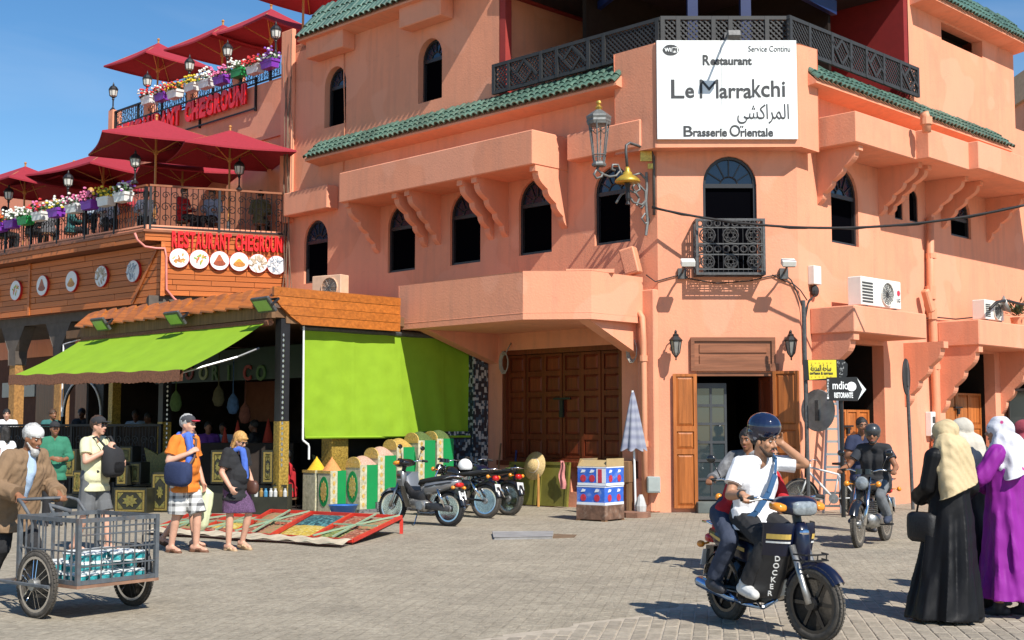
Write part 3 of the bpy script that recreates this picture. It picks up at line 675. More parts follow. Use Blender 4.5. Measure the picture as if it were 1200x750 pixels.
# terrace railing of diagonal lattice, one per side
def lattice_rail(F, x0, x1, z0, z1, out, label, posts, diamonds):
 t=thing('lattice_railing', label, 'railing', tuple(F.P((x0+x1)/2, z0, out)), F.ang, 'lattice railings round the roof terrace')
 b=MB(F.M); b.box(x0, x1, -out-.035, -out+.035, z1-.07, z1); b.build('top_rail', LATTICE, t, world=True)
 b=MB(F.M); b.box(x0, x1, -out-.03, -out+.03, z0, z0+.07); b.build('bottom_rail', LATTICE, t, world=True)
 for p in posts:
  b=MB(F.M); xx=x0+p*(x1-x0); b.box(xx-.04, xx+.04, -out-.04, -out+.04, z0+.002, z1-.002); b.build('post', LATTICE, t, world=True)
 b=MB(F.M); H=z1-z0-.14; pitch=.105; zb=z0+.07; y=-out
 k=x0-H
 while k<x1:
  for sgn in (1, -1):
   a0, a1=(k, k+H) if sgn>0 else (k+H, k)
   lo, hi=0.0, 1.0
   f=lambda t:a0+(a1-a0)*t
   ts=sorted([(x0-a0)/(a1-a0), (x1-a0)/(a1-a0)]); lo=max(0, ts[0]); hi=min(1, ts[1])
   if hi-lo>.02:b.beam((f(lo), y+.008*sgn, zb+H*lo), (f(hi), y+.008*sgn, zb+H*hi), .012, .030)
  k+=pitch
 tag(b.build('lattice', LATTICE, t, world=True), kind='stuff')
 for (pa, pb) in diamonds:
  xa=x0+pa*(x1-x0); xb=x0+pb*(x1-x0); xm=(xa+xb)/2; zm=(z0+z1)/2; q=H*.46
  for (p1, p2) in [((xm-q, zm), (xm, zm+q)), ((xm, zm+q), (xm+q, zm)), ((xm+q, zm), (xm, zm-q)), ((xm, zm-q), (xm-q, zm)), ((xm-q*1.6, zm+q*.6), (xm-q, zm)), ((xm+q, zm), (xm+q*1.6, zm-q*.6))]:
   b=MB(F.M); b.beam((p1[0], y-.03, p1[1]), (p2[0], y-.03, p2[1]), .02, .05); b.build('diamond_bar', LATTICE, t, world=True)
rx0=FL.S(580, 95, .1); rz1=FL.Z(580, 76, .1); rz0=FL.Z(580, 111, .1)
lattice_rail(FL, rx0, FL.S(773, 40, .15), rz0, rz1, .12, 'dark lattice terrace railing running left from the white sign', [0, .1, .31, .41, .6, .69, .985], [(.1, .31), (.41, .6)])
lattice_rail(FC, FC.S(775, 35, .25), FC.S(928, 35, .25), rz0, rz1+.02, .22, 'dark lattice terrace railing above the white sign', [.01, .13, .4, .53, .81, .99], [])
lattice_rail(FR, FR.S(928, 40, .2), FR.S(1075, 95, .1), rz0, rz1, .12, 'dark lattice terrace railing running right from the white sign', [.01, .14, .3, .44, .56, .7, .84, .99], [(.3, .44), (.56, .7), (.84, .99)])
# ================================================================== shared small builders
def ngon(c, r, n, y=0.0, ph=0.0):return [(c[0]+r*math.cos(2*math.pi*k/n+ph), c[1]+r*math.sin(2*math.pi*k/n+ph)) for k in range(n)]
RAIL_WOOD=mat('brown handrail', (.26, .085, .03), rough=.5, var=.2)
def iron_rail(F, x0, x1, z0, z1, out, label, group, top=RAIL_WOOD, cat='railing', name='iron_railing', pitch=.13, post=1.45, scroll=True):
 t=thing(name, label, cat, tuple(F.P((x0+x1)/2, z0, out)), F.ang, group)
 y=-out
 b=MB(F.M); b.box(x0, x1, y-.035, y+.035, z1-.05, z1); b.build('handrail', top, t, world=True)
 b=MB(F.M); b.box(x0, x1, y-.02, y+.02, z0+.04, z0+.08); b.build('bottom_rail', IRON, t, world=True)
 n=max(1, round((x1-x0)/post))
 for k in range(n+1):
  xx=x0+.03+(x1-x0-.06)*k/n
  b=MB(F.M); b.box(xx-.03, xx+.03, y-.03, y+.03, z0, z1-.051); b.build('post', IRON, t, world=True)
 nb=int((x1-x0)/pitch)
 for k in range(1, nb):
  xx=x0+(x1-x0)*k/nb
  b=MB(F.M); b.tube([(xx, y, z0+.08), (xx, y, z1-.05)], .011, 4); b.build('baluster', IRON, t, world=True)
 if scroll:
  b=MB(F.M); h=z1-z0; k=0
  xx=x0+.16
  while xx<x1-.16:
   for (dz, r) in ((.27, .10), (.52, .125), (.78, .10)):
    sg=1 if k%2 else -1
    pts=[(xx+sg*r*(1-.075*q)*math.cos(q*.8), y+.012, z0+h*dz+r*(1-.075*q)*math.sin(q*.8)) for q in range(11)]
    b.tube(pts, .011, 4)
   k+=1; xx+=.235
  tag(b.build('scrollwork', IRON if top is not IRON else IRON_GREY, t, world=True), kind='stuff')
 return t
LAMP_GLASS=mat('frosted lamp glass', (.55, .55, .50), rough=.3, var=.1)
def make_post_lamp(label, group):
 t=thing('terrace_lamp', label, 'lamp', (0, 0, 0), 0, group)
 b=MB(); b.lathe([(.085, 0), (.085, .02), (.04, .07), (.022, .12), (.022, .30), (.04, .33), (.03, .36), (.06, .40)], 10); b.build('stem', IRON, t, smooth=False)
 b=MB(); b.lathe([(.055, .40), (.10, .44), (.125, .60), (.125, .61)], 8); b.build('lamp_glass', LAMP_GLASS, t)
 b=MB()
 for k in range(8):
  a=2*math.pi*k/8; b.tube([(.06*math.cos(a), .06*math.sin(a), .40), (.107*math.cos(a), .107*math.sin(a), .44), (.132*math.cos(a), .132*math.sin(a), .61)], .008, 4)
 b.lathe([(.14, .60), (.145, .63), (.10, .70), (.05, .74), (.025, .75), (.03, .78), (.012, .82), (.0, .86)], 8); b.build('lamp_cap', IRON, t)
 return t
def make_parasol(label, group, half=1.28, h=2.2, rise=.76, cloth=None):
 t=thing('parasol', label, 'parasol', (0, 0, 0), 0, group); cl=cloth or RED_CLOTH
 b=MB(); b.tube([(0, 0, 0), (0, 0, h+rise+.06)], .03, 8); b.ell((0, 0, h+rise+.1), .045, 8, 5); b.build('pole', WOOD_POST, t)
 n=8; c=[(half, half), (-half, half), (-half, -half), (half, -half)]
 b=MB()
 for k in range(4):
  p, q=c[k], c[(k+1)%4]
  def fn(u, v, p=p, q=q):
   s=1-v; x=(p[0]+(q[0]-p[0])*u)*s; y=(p[1]+(q[1]-p[1])*u)*s
   sag=.07*math.sin(math.pi*min(1, max(0, u)))*s+.05*math.sin(math.pi*v)
   return (x*(1-.035*math.sin(math.pi*u)*s), y*(1-.035*math.sin(math.pi*u)*s), h+rise*v-sag*.6)
  b.grid(fn, n, 5)
 for k in range(4):
  p, q=c[k], c[(k+1)%4]
  pts=[(p[0]+(q[0]-p[0])*i/n, p[1]+(q[1]-p[1])*i/n) for i in range(n+1)]
  pts=[(x*(1-.035*math.sin(math.pi*i/n)), y*(1-.035*math.sin(math.pi*i/n)), h-.042*math.sin(math.pi*i/n)) for i, (x, y) in enumerate(pts)]
  b.add(pts+[(x, y, z-.05) for x, y, z in pts], [(i, i+1, n+2+i, n+1+i) for i in range(n)])
 b.build('canopy', cl, t)
 for k in range(4):
  b=MB(); b.beam((0, 0, h+rise-.06), (c[k][0]*.98, c[k][1]*.98, h-.015), .022, .03); b.build('rib', WOOD_POST, t)
  b=MB(); b.beam((c[k][0]*.03, c[k][1]*.03, h-.12), (c[k][0]*.52, c[k][1]*.52, h+rise*.42), .02, .025); b.build('strut', WOOD_POST, t)
 b=MB(); b.lathe([(.06, h-.18), (.06, h-.06)], 8); b.build('hub', WOOD_POST, t)
 b=MB(); b.lathe([(.26, 0), (.26, .05), (.06, .09), (.05, .3)], 12); b.build('base', IRON_GREY, t)
 return t
LEAF=mat('flower leaves', (.05, .12, .03), rough=.7, rv=.2)
PLANTS={k:mat('blossom '+k, v, rough=.7, rv=.1, var=.2, scale=20) for k, v in {'white':(.75, .75, .68), 'red':(.62, .03, .03), 'pink':(.68, .16, .32), 'yellow':(.75, .55, .03), 'violet':(.28, .08, .45), 'orange':(.75, .20, .03)}.items()}
BOXES={k:mat('flower box '+k, v, rough=.45) for k, v in {'white':(.72, .72, .70), 'purple':(.22, .04, .42), 'green':(.02, .30, .07)}.items()}
def make_planter(box, flowers, seed, w_=.40):
 r=random.Random(seed)
 t=thing('flower_box', 'x', 'flower box', (0, 0, 0))
 b=MB(); b.add([(-w_/2*s_, -.10*s_, z) for s_, z in ((.86, 0), (1, .17))], []); b=MB()
 for (z0, z1, s0, s1) in ((0, .13, .86, .95), (.13, .19, 1.03, 1.05)):
  vs=[(sx*w_/2*s, sy*.11*s, z) for s, z in ((s0, z0), (s1, z1)) for sx, sy in ((-1, -1), (1, -1), (1, 1), (-1, 1))]
  b.add(vs, [(i, (i+1)%4, 4+(i+1)%4, 4+i) for i in range(4)]+[(3, 2, 1, 0), (4, 5, 6, 7)])
 b.build('box', BOXES[box], t)
 b=MB()
 for k in range(70):
  p=Vector((r.uniform(-.5, .5)*w_, r.uniform(-.14, .13), .17+r.uniform(0, .17))); d=Vector((r.uniform(-1, 1), r.uniform(-1, 1), r.uniform(-.3, 1))).normalized()*.06; e=d.orthogonal().normalized()*.022
  b.add([p-d, p+e, p+d, p-e], [(0, 1, 2, 3)])
 tag(b.build('leaves', LEAF, t), kind='stuff')
 b=MB()
 for k in range(56):
  p=(r.uniform(-.5, .5)*w_*1.15, r.uniform(-.2, .13), .19+r.uniform(0, .27)*(1-abs(r.uniform(-.5, .5))))
  b.ell(p, (r.uniform(.026, .048),)*2+(.028,), 5, 3, mi=r.randrange(len(flowers)))
 tag(b.build('blossoms', [PLANTS[f] for f in flowers], t), kind='stuff')
 return t
 # ================================================================== terrace restaurant on the left
FU=Fac(FL.P(xL, 0, -.6), -45)
zUT=FU.Z(328, 91)
rest=thing('terrace_restaurant', 'restaurant with two open air terraces and wooden cladding left of the corner building', 'building', tuple(FU.P(-4.5, 0, 0)))
xa=FU.S(128, 200); zWing=FU.Z(60, 204)
w=MB(FU.M); w.box(xa, -.002, 0, 12, 4.0, zUT); w.box(-.30, -.004, 12.001, 12.3, 0, zUT); w.build('wall', PLASTER, rest, world=True)
w=MB(FU.M); w.box(xa-16, xa-.002, 0, 12, 4.0, zWing); w.build('wall', PLASTER, rest, world=True)
SHOPWALL=mat('shade-darkened shopfront plaster', (.10, .04, .025), rough=.9, var=.15)  # plaster colour darkened to carry the shade under the terrace
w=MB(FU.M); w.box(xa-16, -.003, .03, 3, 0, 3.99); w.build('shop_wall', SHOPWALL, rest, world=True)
# cornice stubs and piers on the upper terrace edge
w=MB(FU.M); w.box(xa, xa+.28, -.08, .25, zUT+.002, zUT+.75); w.build('pier', PLASTER, rest, world=True)
for px in (172, 221, 276):
 x=FU.S(px, 100); w=MB(FU.M); w.box(x-.13, x+.13, -.02, .25, zUT+.002, zUT+.82); w.build('pier', PLASTER, rest, world=True)
w=MB(FL.M); w.box(xL-.002, xL+.5, -.12, 0, FL.Z(337, 262), FL.Z(337, 38)); w.build('end_pilaster', PLASTER, building, world=True, bevel=.02)
w=MB(FU.M); z_=FU.Z(230, 150); w.box(xa+3.0, -.01, -.07, -.002, zUT-1.62, zUT-1.52); w.build('string_course', PLASTER, rest, world=True)
# lower terrace
zF=6.63
A=gnd(172, 262, zF); R_=gnd(337, 271, zF); Lm=gnd(0, 292, zF)
dL=(A-Lm).normalized(); Lq=A-dL*15
FTR=Fac((A.x, A.y), math.degrees(math.atan2(R_.y-A.y, R_.x-A.x)))
FTL=Fac((A.x, A.y), math.degrees(math.atan2(dL.y, dL.x)))
lenR=(R_-A).length
w=MB(); back1=FU.P(-.0, 0, -.02); back2=FU.P(xa-15, 0, -.02)
w.prism([(Lq.x, Lq.y), (A.x, A.y), (R_.x-.1, R_.y), (back1.x, back1.y), (back2.x, back2.y)], zF-.22, zF-.02, ax='xy'); w.build('terrace_slab', PLASTER, rest, world=True)
zR0=FTR.Z(250, 348); zL0=FTL.Z(60, 364)
CLAD_BACK=mat('cladding backing', (.20, .055, .016), rough=.8)
w=MB(FTR.M); w.box(.42, lenR, .03, .2, zR0, zF-.22); w.box(-.05, lenR, .03, .2, zF-.42, zF-.22); w.build('cladding_backing', CLAD_BACK, rest, world=True)
w=MB(FTL.M); w.box(-15, .02, .45, .6, zL0, zF-.23); w.box(-15, -.02, .02, .44, zF-.44, zF-.23); w.build('cladding_backing', CLAD_BACK, rest, world=True)
plank_me=MB().box(-.5, .5, -.012, .012, -.5, .5).mesh('plank', WOOD_CLAD)
def courses(F, x0, x1, z0, z1, y, n, Lp, seed, taper=None):
 r=random.Random(seed); h=(z1-z0)/n
 for k in range(n):
  x=x0+(r.uniform(-.7, 0)*Lp); zc=z0+(k+.5)*h
  while x<x1:
   L=Lp*r.uniform(.75, 1.25); a=max(x, x0); b_=min(x+L, x1)
   if b_-a>.06:
    M=F.M@Matrix.Translation(((a+b_)/2, y+r.uniform(-.006, .006), zc))@Matrix.Rotation(r.uniform(.04, .10), 4, 'X')@Matrix.Diagonal((b_-a-.012, 1, h-.018, 1))
    inst(plank_me, 'plank', rest, M)
   x+=L
courses(FTR, .45, lenR, zR0, zF-.42, .012, 10, 1.1, 1); courses(FTR, -.04, lenR, zF-.42, zF-.2, .012, 2, 1.3, 2)
courses(FTL, -10.2, .0, zL0, zF-.46, .43, 9, 1.9, 3); courses(FTL, -10.2, -.02, zF-.44, zF-.2, .0, 2, 2.2, 4)
w=MB(FTR.M); w.box(.36, .46, -.03, .08, zR0-.02, zF-.43); w.build('corner_post', WOOD_CLAD, rest, world=True)
w=MB(FTL.M); w.box(-6.28, -6.18, .39, .45, zL0, zF-.45); w.build('corner_post', WOOD_CLAD, rest, world=True)
w=MB(FTL.M); w.beam((-.15, .395, zF-.6), (-1.15, .395, zL0+.03), .03, .09); w.build('diagonal_board', WOOD_CLAD, rest, world=True)
w=MB(FTR.M); w.box(-.08, lenR, -.05, .3, zF-.2, zF-.14); w.build('terrace_edging', RAIL_WOOD, rest, world=True)
w=MB(FTL.M); w.box(-15, -.05, -.06, .3, zF-.2, zF-.14); w.build('terrace_edging', RAIL_WOOD, rest, world=True)
GREYST=mat('grey carved stone', (.10, .08, .065), rough=.85, var=.2, bump=.2)
w=MB(FTR.M); w.box(.1, lenR, .1, 3, zR0-.3, zR0-.002); w.M=FTL.M; w.box(-15, .0, .62, 4, zL0-.25, zL0-.005); w.build('terrace_soffit', GREYST, rest, world=True)
# columns with triangular capitals carrying the terrace
for px in (22, 75, 133):
 x=FTL.S(px, 372, -.8); p=FTL.P(x, 0, -.8)
 w=MB(); cM=Matrix.Translation((p.x, p.y, 0))@Matrix.Rotation(FTL.ang, 4, 'Z'); w.M=cM
 w.prism([(-.62, zL0-.26), (.62, zL0-.26), (.2, zL0-.95), (.17, zL0-1.35), (-.17, zL0-1.35), (-.2, zL0-.95)], -.17, .17)
 w.build('capital', GREYST, rest, world=True, bevel=.02)
 w=MB(cM); w.box(-.15, .15, -.15, .15, 0, zL0-1.351); w.build('column', mat('carved ochre column', (.34, .17, .05), rough=.7, var=.35, scale=14, bump=.4, bscale=30), rest, world=True)
 # shopfronts under the terrace, shade mixed into the plaster colour
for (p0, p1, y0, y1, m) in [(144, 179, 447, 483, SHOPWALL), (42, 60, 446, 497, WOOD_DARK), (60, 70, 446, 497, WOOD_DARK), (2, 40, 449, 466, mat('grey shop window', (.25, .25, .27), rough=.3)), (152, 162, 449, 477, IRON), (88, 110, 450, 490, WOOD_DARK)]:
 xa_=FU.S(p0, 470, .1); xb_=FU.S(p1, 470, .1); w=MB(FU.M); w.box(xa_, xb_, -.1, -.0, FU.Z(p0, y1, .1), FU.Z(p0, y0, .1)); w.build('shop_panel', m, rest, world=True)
 # railings
iron_rail(FTR, .05, lenR-.02, zF-.14, FTR.Z(166, 215), -.02, 'wrought iron terrace railing above the red letters and cladding', 'wrought iron terrace railings')
iron_rail(FTL, -11, -.05, zF-.14, FTR.Z(166, 215), -.02, 'long wrought iron railing of the lower terrace behind its flower boxes', 'wrought iron terrace railings')
iron_rail(FU, xa+.3, -.05, zUT, FU.Z(328, 62), .0, 'wrought iron railing round the upper terrace above red letters', 'wrought iron terrace railings', top=IRON)
# red letter signs
def letters(F, txt, x0, x1, z, hgt, out, label, depth=.07, bd=.045):
 t=thing('letter_sign', label, 'sign', tuple(F.P((x0+x1)/2, z-hgt/2, out)), F.ang)
 ws=[.30 if c=='I' else (.6 if c==' ' else 1) for c in txt]; tot=sum(ws); x=x0; cache={}
 for c, wd in zip(txt, ws):
  ww=(x1-x0)*wd/tot
  if c!=' ':
   if c not in cache:cache[c]=text_mesh(c, hgt*1.38, depth/2, bold=hgt*bd, width=(ww*(.90 if c!='I' else .6)))
   put_text(cache[c], 'letter', RED_LETTER, t, F.M@Matrix.Translation((x+ww/2, -out-depth/2, z)))
  x+=ww
 return t
t=letters(FTR, 'RESTAURANT CHEGROUNI', FTR.S(200, 285), FTR.S(332, 290), (FTR.Z(209, 281)+FTR.Z(325, 289))/2, .40, .03, 'raised red letters RESTAURANT CHEGROUNI on the lower terrace cladding')
t=letters(FU, 'RESTAURANT CHEGROUNI', FU.S(139, 145, .1), FU.S(291, 115, .1), (FU.Z(290, 112, .1)+FU.Z(218, 134, .1))/2, .54, .12, 'raised red letters RESTAURANT CHEGROUNI on the upper terrace wall', bd=.075)
for dz in (-.44, .40):
 b=MB(FU.M); zz=(FU.Z(290, 112, .1)+FU.Z(218, 134, .1))/2+dz; b.box(FU.S(139, 145, .1), FU.S(299, 115, .1), -.10, -.07, zz-.02, zz+.02); b.build('sign_rail', IRON, t, world=True)
for px in (175, 232, 297):
 b=MB(FU.M); x=FU.S(px, 130, .1); zz=(FU.Z(290, 112, .1)+FU.Z(218, 134, .1))/2; b.box(x-.02, x+.02, -.068, -.001, zz-.5, zz+.46); b.build('sign_bracket', IRON, t, world=True)
 # round dish signs
PLATE_RED=mat('red sign rim', (.55, .02, .02), rough=.4)
FOODS=[[(.62, .30, .07), (.70, .42, .12), (.45, .18, .05)], [(.70, .40, .06), (.25, .38, .06), (.66, .14, .05)], [(.42, .10, .03), (.30, .06, .02), (.25, .2, .1)], [(.70, .34, .04), (.50, .20, .03), (.7, .5, .2)], [(.50, .40, .28), (.35, .24, .14), (.6, .5, .4)], [(.30, .34, .40), (.18, .22, .28), (.5, .52, .55)]]
FM_=[[mat('dish print %d %d'%(i, j), c, rough=.4, var=.3, scale=25) for j, c in enumerate(f)] for i, f in enumerate(FOODS)]
WHAT=['fried pastries', 'salad and vegetables', 'a brown tagine', 'golden couscous', 'a pale stew', 'grey fish']
def dish(F, px, py, kind, out, R, label):
 x, z=F.hit(px, py, out)
 t=thing('dish_sign', label, 'sign', tuple(F.P(x, z, out)), F.ang, 'round dish signs on the terrace cladding')
 b=MB(F.M); b.prism(ngon((x, z), R, 24), -out-.05, -out+.03); b.build('rim', PLATE_RED, t, world=True)
 b=MB(F.M); b.prism(ngon((x, z), R*.95, 24), -out-.062, -out-.051); b.build('plate', WHITE, t, world=True)
 r=random.Random(kind*7+1); b=MB(F.M)
 if kind==2 or kind==3:
  b.cur=0; b.prism([(x-R*.5, z-R*.1), (x-R*.1, z+R*(.62 if kind==2 else .3)), (x+R*.05, z+R*(.6 if kind==2 else .3)), (x+R*.45, z-R*.1)], -out-.068, -out-.063)
  b.cur=1; b.prism([(x+a_*R*.62, z-R*.28+c_*R*.26) for a_, c_ in [(math.cos(k*.5236), math.sin(k*.5236)) for k in range(12)]], -out-.070, -out-.063)
 else:
  full=kind>=4; n_=26 if full else 12
  for k in range(n_):
   a_=r.uniform(0, 6.28); d_=R*(.8 if full else .55)*math.sqrt(r.random()); b.cur=r.randrange(3)
   ln, wd=R*r.uniform(.14, .34), R*r.uniform(.06, .14); th=r.uniform(0, 3.14); c_, s_=math.cos(th), math.sin(th); cx, cz=x+d_*math.cos(a_), z+d_*math.sin(a_)*.9; y_=-out-.064-k*.0006
   b.prism([(cx+ln*math.cos(q)*c_-wd*math.sin(q)*s_, cz+ln*math.cos(q)*s_+wd*math.sin(q)*c_) for q in [i*1.047 for i in range(6)]], y_, y_+.0004)
 tag(b.build('dish_print', FM_[kind], t, world=True), kind='stuff')
for i, (px, py) in enumerate([(209.8, 302.6), (233.3, 304.2), (257, 305.8), (280, 307), (302, 309), (323.6, 311)]):
 dish(FTR, px, py, i, .03, .25, 'round dish sign with %s under the red letters'%WHAT[i])
for i, (px, py) in enumerate([(-8, 346), (20, 340.5), (51.3, 334.8), (85.7, 329.8), (120.5, 324), (157.8, 318)]):
 dish(FTL, px, py, i, -.40, .29, 'round dish sign with %s on the shaded left cladding'%WHAT[i])
 # lamps on the railings
lamp0=None; zr1=FU.Z(328, 62); zr2=FTR.Z(166, 215)
def put_lamp(F, px, py, out, label, sc=1.0):
 global lamp0
 x, z=F.hit(px, py, out); x=xa+.14 if F is FU and px<130 else x; M=TR(F.P(x, zr1 if F is FU and px>130 else (zUT+.75 if F is FU else zr2), out), F.ang, sc)
 if lamp0 is None:
  lamp0=make_post_lamp(label, 'black lanterns on the terrace railings'); lamp0.matrix_basis=M; TM[lamp0.name]=M
 else:dup(lamp0, M, label)
for px, py, l in [(125.6, 118, 'black lantern on the outer left pier of the upper terrace'), (172.5, 101, 'black lantern beside the lone upper parasol pole'), (222, 82, 'black lantern above the yellow flowers of the upper terrace'), (266.5, 67, 'black lantern above the pink flowers of the upper terrace'), (323, 58, 'black lantern by the salmon end pier of the upper terrace')]:
 put_lamp(FU, px, py, 0, l, 1.1)
put_lamp(FTR, 158, 217, -.02, 'black lantern on the corner of the lower terrace railing'); put_lamp(FTR, 280, 232, -.02, 'black lantern on the railing above the dish signs')
put_lamp(FTL, 79, 243, -.05, 'black lantern on the lower railing behind pink flowers'); put_lamp(FTL, 9, 266, -.05, 'black lantern on the lower railing at the far left')
# flower boxes
spec=[((1, 270), 'purple', ['orange', 'red']), ((15, 266), 'purple', ['white']), ((31, 262), 'green', ['white']), ((48, 257), 'white', ['red', 'red', 'pink']), ((67, 253), 'purple', ['white', 'yellow', 'white']), ((88, 248), 'white', ['pink', 'white', 'pink']), ((106, 244), 'purple', ['pink']), ((125.6, 240), 'white', ['yellow']), ((145, 235), 'white', ['violet', 'white'])]
for i, ((px, py), bx, fl) in enumerate(spec):
 x, z=FTL.hit(px, py, .14); p=make_planter(bx, fl, i, .42)
 p['label']='%s flower box, %s flowers, on the lower railing %s'%(bx, ' and '.join(sorted(set(fl))[:2]), ['beside the frame edge', 'next to the green box', 'second from the red flowers', 'between green and purple boxes', 'left of the pink flowers', 'above the third dish sign', 'with only pink blooms', 'beside the terrace corner', 'closest to the terrace corner'][i])
 p['group']='flower boxes on the lower terrace'; M=TR(FTL.P(x, z-.04, .16), FTL.ang, 1.22); p.matrix_basis=M; TM[p.name]=M
spec=[((175, 121), 'white', ['white', 'red']), ((191, 117), 'purple', ['red', 'white']), ((206, 114), 'white', ['orange', 'red', 'yellow']), ((226, 106), 'white', ['yellow']), ((243, 102), 'white', ['white']), ((260.5, 97.5), 'purple', ['pink']), ((281, 89), 'green', ['white']), ((300, 85), 'white', ['red']), ((317, 79), 'purple', ['white', 'violet'])]
for i, ((px, py), bx, fl) in enumerate(spec):
 x, z=FU.hit(px, py, .14); p=make_planter(bx, fl, i+20, .46)
 p['label']='%s flower box with %s flowers on the upper terrace railing'%(bx, ' and '.join(sorted(set(fl))[::-1][:2]))
 p['group']='flower boxes on the upper terrace'; M=TR(FU.P(x, z-.04, .16), FU.ang, 1.22); p.matrix_basis=M; TM[p.name]=M
 # parasols
PAR={}
def put_parasol(loc, rz, label, group, sc=1.0):
 M=TR(loc, rz, sc)
 if group not in PAR:p=PAR[group]=make_parasol(label, group, 1.55 if 'lower' in group else 1.18); p.matrix_basis=M; TM[p.name]=M; return p
 return dup(PAR[group], M, label, group)
GL='crimson parasols on the lower terrace'; GU='crimson parasols on the upper terrace'
def on_floor(px, py, z, inset=0):return gnd(px, py, z)
def par_at(F, px, inset, z, label, group, sc):
 x=F.S(px, 250, -inset); put_parasol(F.P(x, z, -inset), F.ang+.06, label, group, sc)
par_at(FTR, 181, .9, zF-.02, 'big crimson parasol at the front corner of the lower terrace', GL, .97)
par_at(FTR, 268, .5, zF-.02, 'crimson parasol above the dish signs beside the corner building', GL, .90)
par_at(FTL, 120, 2.0, zF-.02, 'crimson parasol behind the corner one, over the seated woman', GL, .98)
par_at(FTL, 28, .9, zF-.02, 'crimson parasol nearest the left edge of the lower terrace', GL, .88)
par_at(FTL, 85, 2.4, zF-.02, 'crimson parasol in the second row left of the seated woman', GL, .97)
par_at(FTR, 213, 3.4, zF-.02, 'crimson parasol deep in the lower terrace against the wall', GL, .86)
par_at(FTL, 145, 4.6, zF-.02, 'crimson parasol at the back of the lower terrace', GL, .82)
par_at(FU, 181, 1.2, zUT, 'lone crimson parasol at the outer end of the upper terrace', GU, 1.05)
par_at(FU, 257, 1.9, zUT, 'crimson parasol in the middle of the upper terrace', GU, 1.1)
par_at(FU, 314, 2.2, zUT, 'crimson parasol by the corner building on the upper terrace', GU, 1.12)
par_at(FU, 352, 1.7, zUT+.6, 'highest crimson parasol, cut off by the top of the picture', GU, 1.15)
# pink hose on the cladding
HOSE=mat('pink hose', (.66, .22, .18), rough=.5)
pts=[]
for (px, py) in [(158, 273), (161, 281), (170, 289), (183, 291), (193, 291), (195, 300), (195, 320), (195, 339), (204, 350), (215, 358)]:
 x, z=FTR.hit(px, py, .06); pts.append(tuple(FTR.P(x, z, .06)))
b=MB(); b.tube(pts, .03, 6); tag(b.build('hose', HOSE, smooth=True), 'pink hose running down the corner of the wooden cladding', 'hose')
b=MB(); pts=[(tuple(FTR.P(*FTR.hit(px, py, .08), .08))) for px, py in [(236, 357), (243, 352), (250, 350), (258, 352)]]; b.tube(pts, .03, 6); tag(b.build('hose', HOSE, smooth=True), 'short pink hose looped on top of the shingle roof', 'hose')
# dry creeper stems on the joint between the two buildings
CREEP=mat('dry creeper stems', (.20, .13, .09), rough=.95)
b=MB(); r=random.Random(3)
for k in range(6):
 pts=[]; px=338+r.uniform(-5, 5)
 for j in range(13):
  y=40+j*25; px+=r.uniform(-2.2, 2.2); px=min(346, max(331, px)); x, z=FL.hit(px, y, .16); pts.append(tuple(FL.P(x, z, .14+r.uniform(0, .05))))
 b.tube(pts[r.randrange(4):], r.uniform(.008, .018), 5)
tag(b.build('creeper', CREEP), 'bare grey creeper stems climbing the joint between both buildings', 'creeper', kind='stuff')
# distant building at the right edge
nb=thing('far_building', 'distant orange building past the right end of the corner building', 'building', (30, 60, 0))
b=MB(); b.box(24.5, 40, 56, 70, 0, atY(1195, 118, 60).z); b.build('wall', PLASTER, nb, world=True)
b=MB(); b.box(24.3, 40, 55.8, 70, atY(1195, 118, 60).z, atY(1195, 85, 60).z-.0); b.build('upper_wall', mat('pale far plaster', (.55, .38, .25), rough=.9), nb, world=True)
b=MB(); b.box(24.2, 40, 55.6, 56, atY(1195, 130, 60).z, atY(1195, 121, 60).z); b.build('cornice', WOOD_OLD, nb, world=True)
# ================================================================== the spice shop annex
qf=FL.P(FL.S(575, 480), 0, 0); LS_=5.57
K=qf-Vector((math.sqrt(.5), math.sqrt(.5), 0))*LS_
FSR=Fac((K.x, K.y), 45); FSF=Fac((K.x, K.y), -45)
shop=thing('spice_shop', 'open fronted spice and craft shop with wooden roof edge below the corner building', 'shop', (K.x, K.y, 0))
SHOP_DARK=mat('painted shop shade', (.030, .020, .015), rough=.9, var=.4, scale=3)  # the shop's deep shade is put into this near-black colour
ROOF_BOARD=mat('roof boarding', (.16, .08, .035), rough=.8, var=.2)
# roof deck, and near-black panels added to darken the interior
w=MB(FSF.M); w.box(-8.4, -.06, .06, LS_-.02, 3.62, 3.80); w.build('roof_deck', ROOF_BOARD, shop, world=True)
w=MB(FSF.M); w.box(-8.4, -.5, 4.6, 4.7, 0, 3.6); w.build('dark_back_panel', SHOP_DARK, shop, world=True)
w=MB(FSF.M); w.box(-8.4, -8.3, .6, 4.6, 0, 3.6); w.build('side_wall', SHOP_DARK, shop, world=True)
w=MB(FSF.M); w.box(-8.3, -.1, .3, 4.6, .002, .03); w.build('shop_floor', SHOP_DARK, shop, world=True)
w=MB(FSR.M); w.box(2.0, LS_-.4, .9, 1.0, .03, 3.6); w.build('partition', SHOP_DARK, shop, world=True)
# terracotta wall pieces glimpsed inside
TERRA=mat('terracotta inner wall', (.30, .115, .06), rough=.9, var=.12)
for (p0, p1, y0, y1, dp) in [(288, 322, 448, 494, 3.9), (148, 182, 447, 486, 4.4)]:
 w=MB(FSF.M); w.box(FSF.S(p0, 470, -dp), FSF.S(p1, 470, -dp), dp, dp+.06, FSF.Z(p0, y1, -dp), FSF.Z(p0, y0, -dp)); w.build('inner_wall', TERRA, shop, world=True)
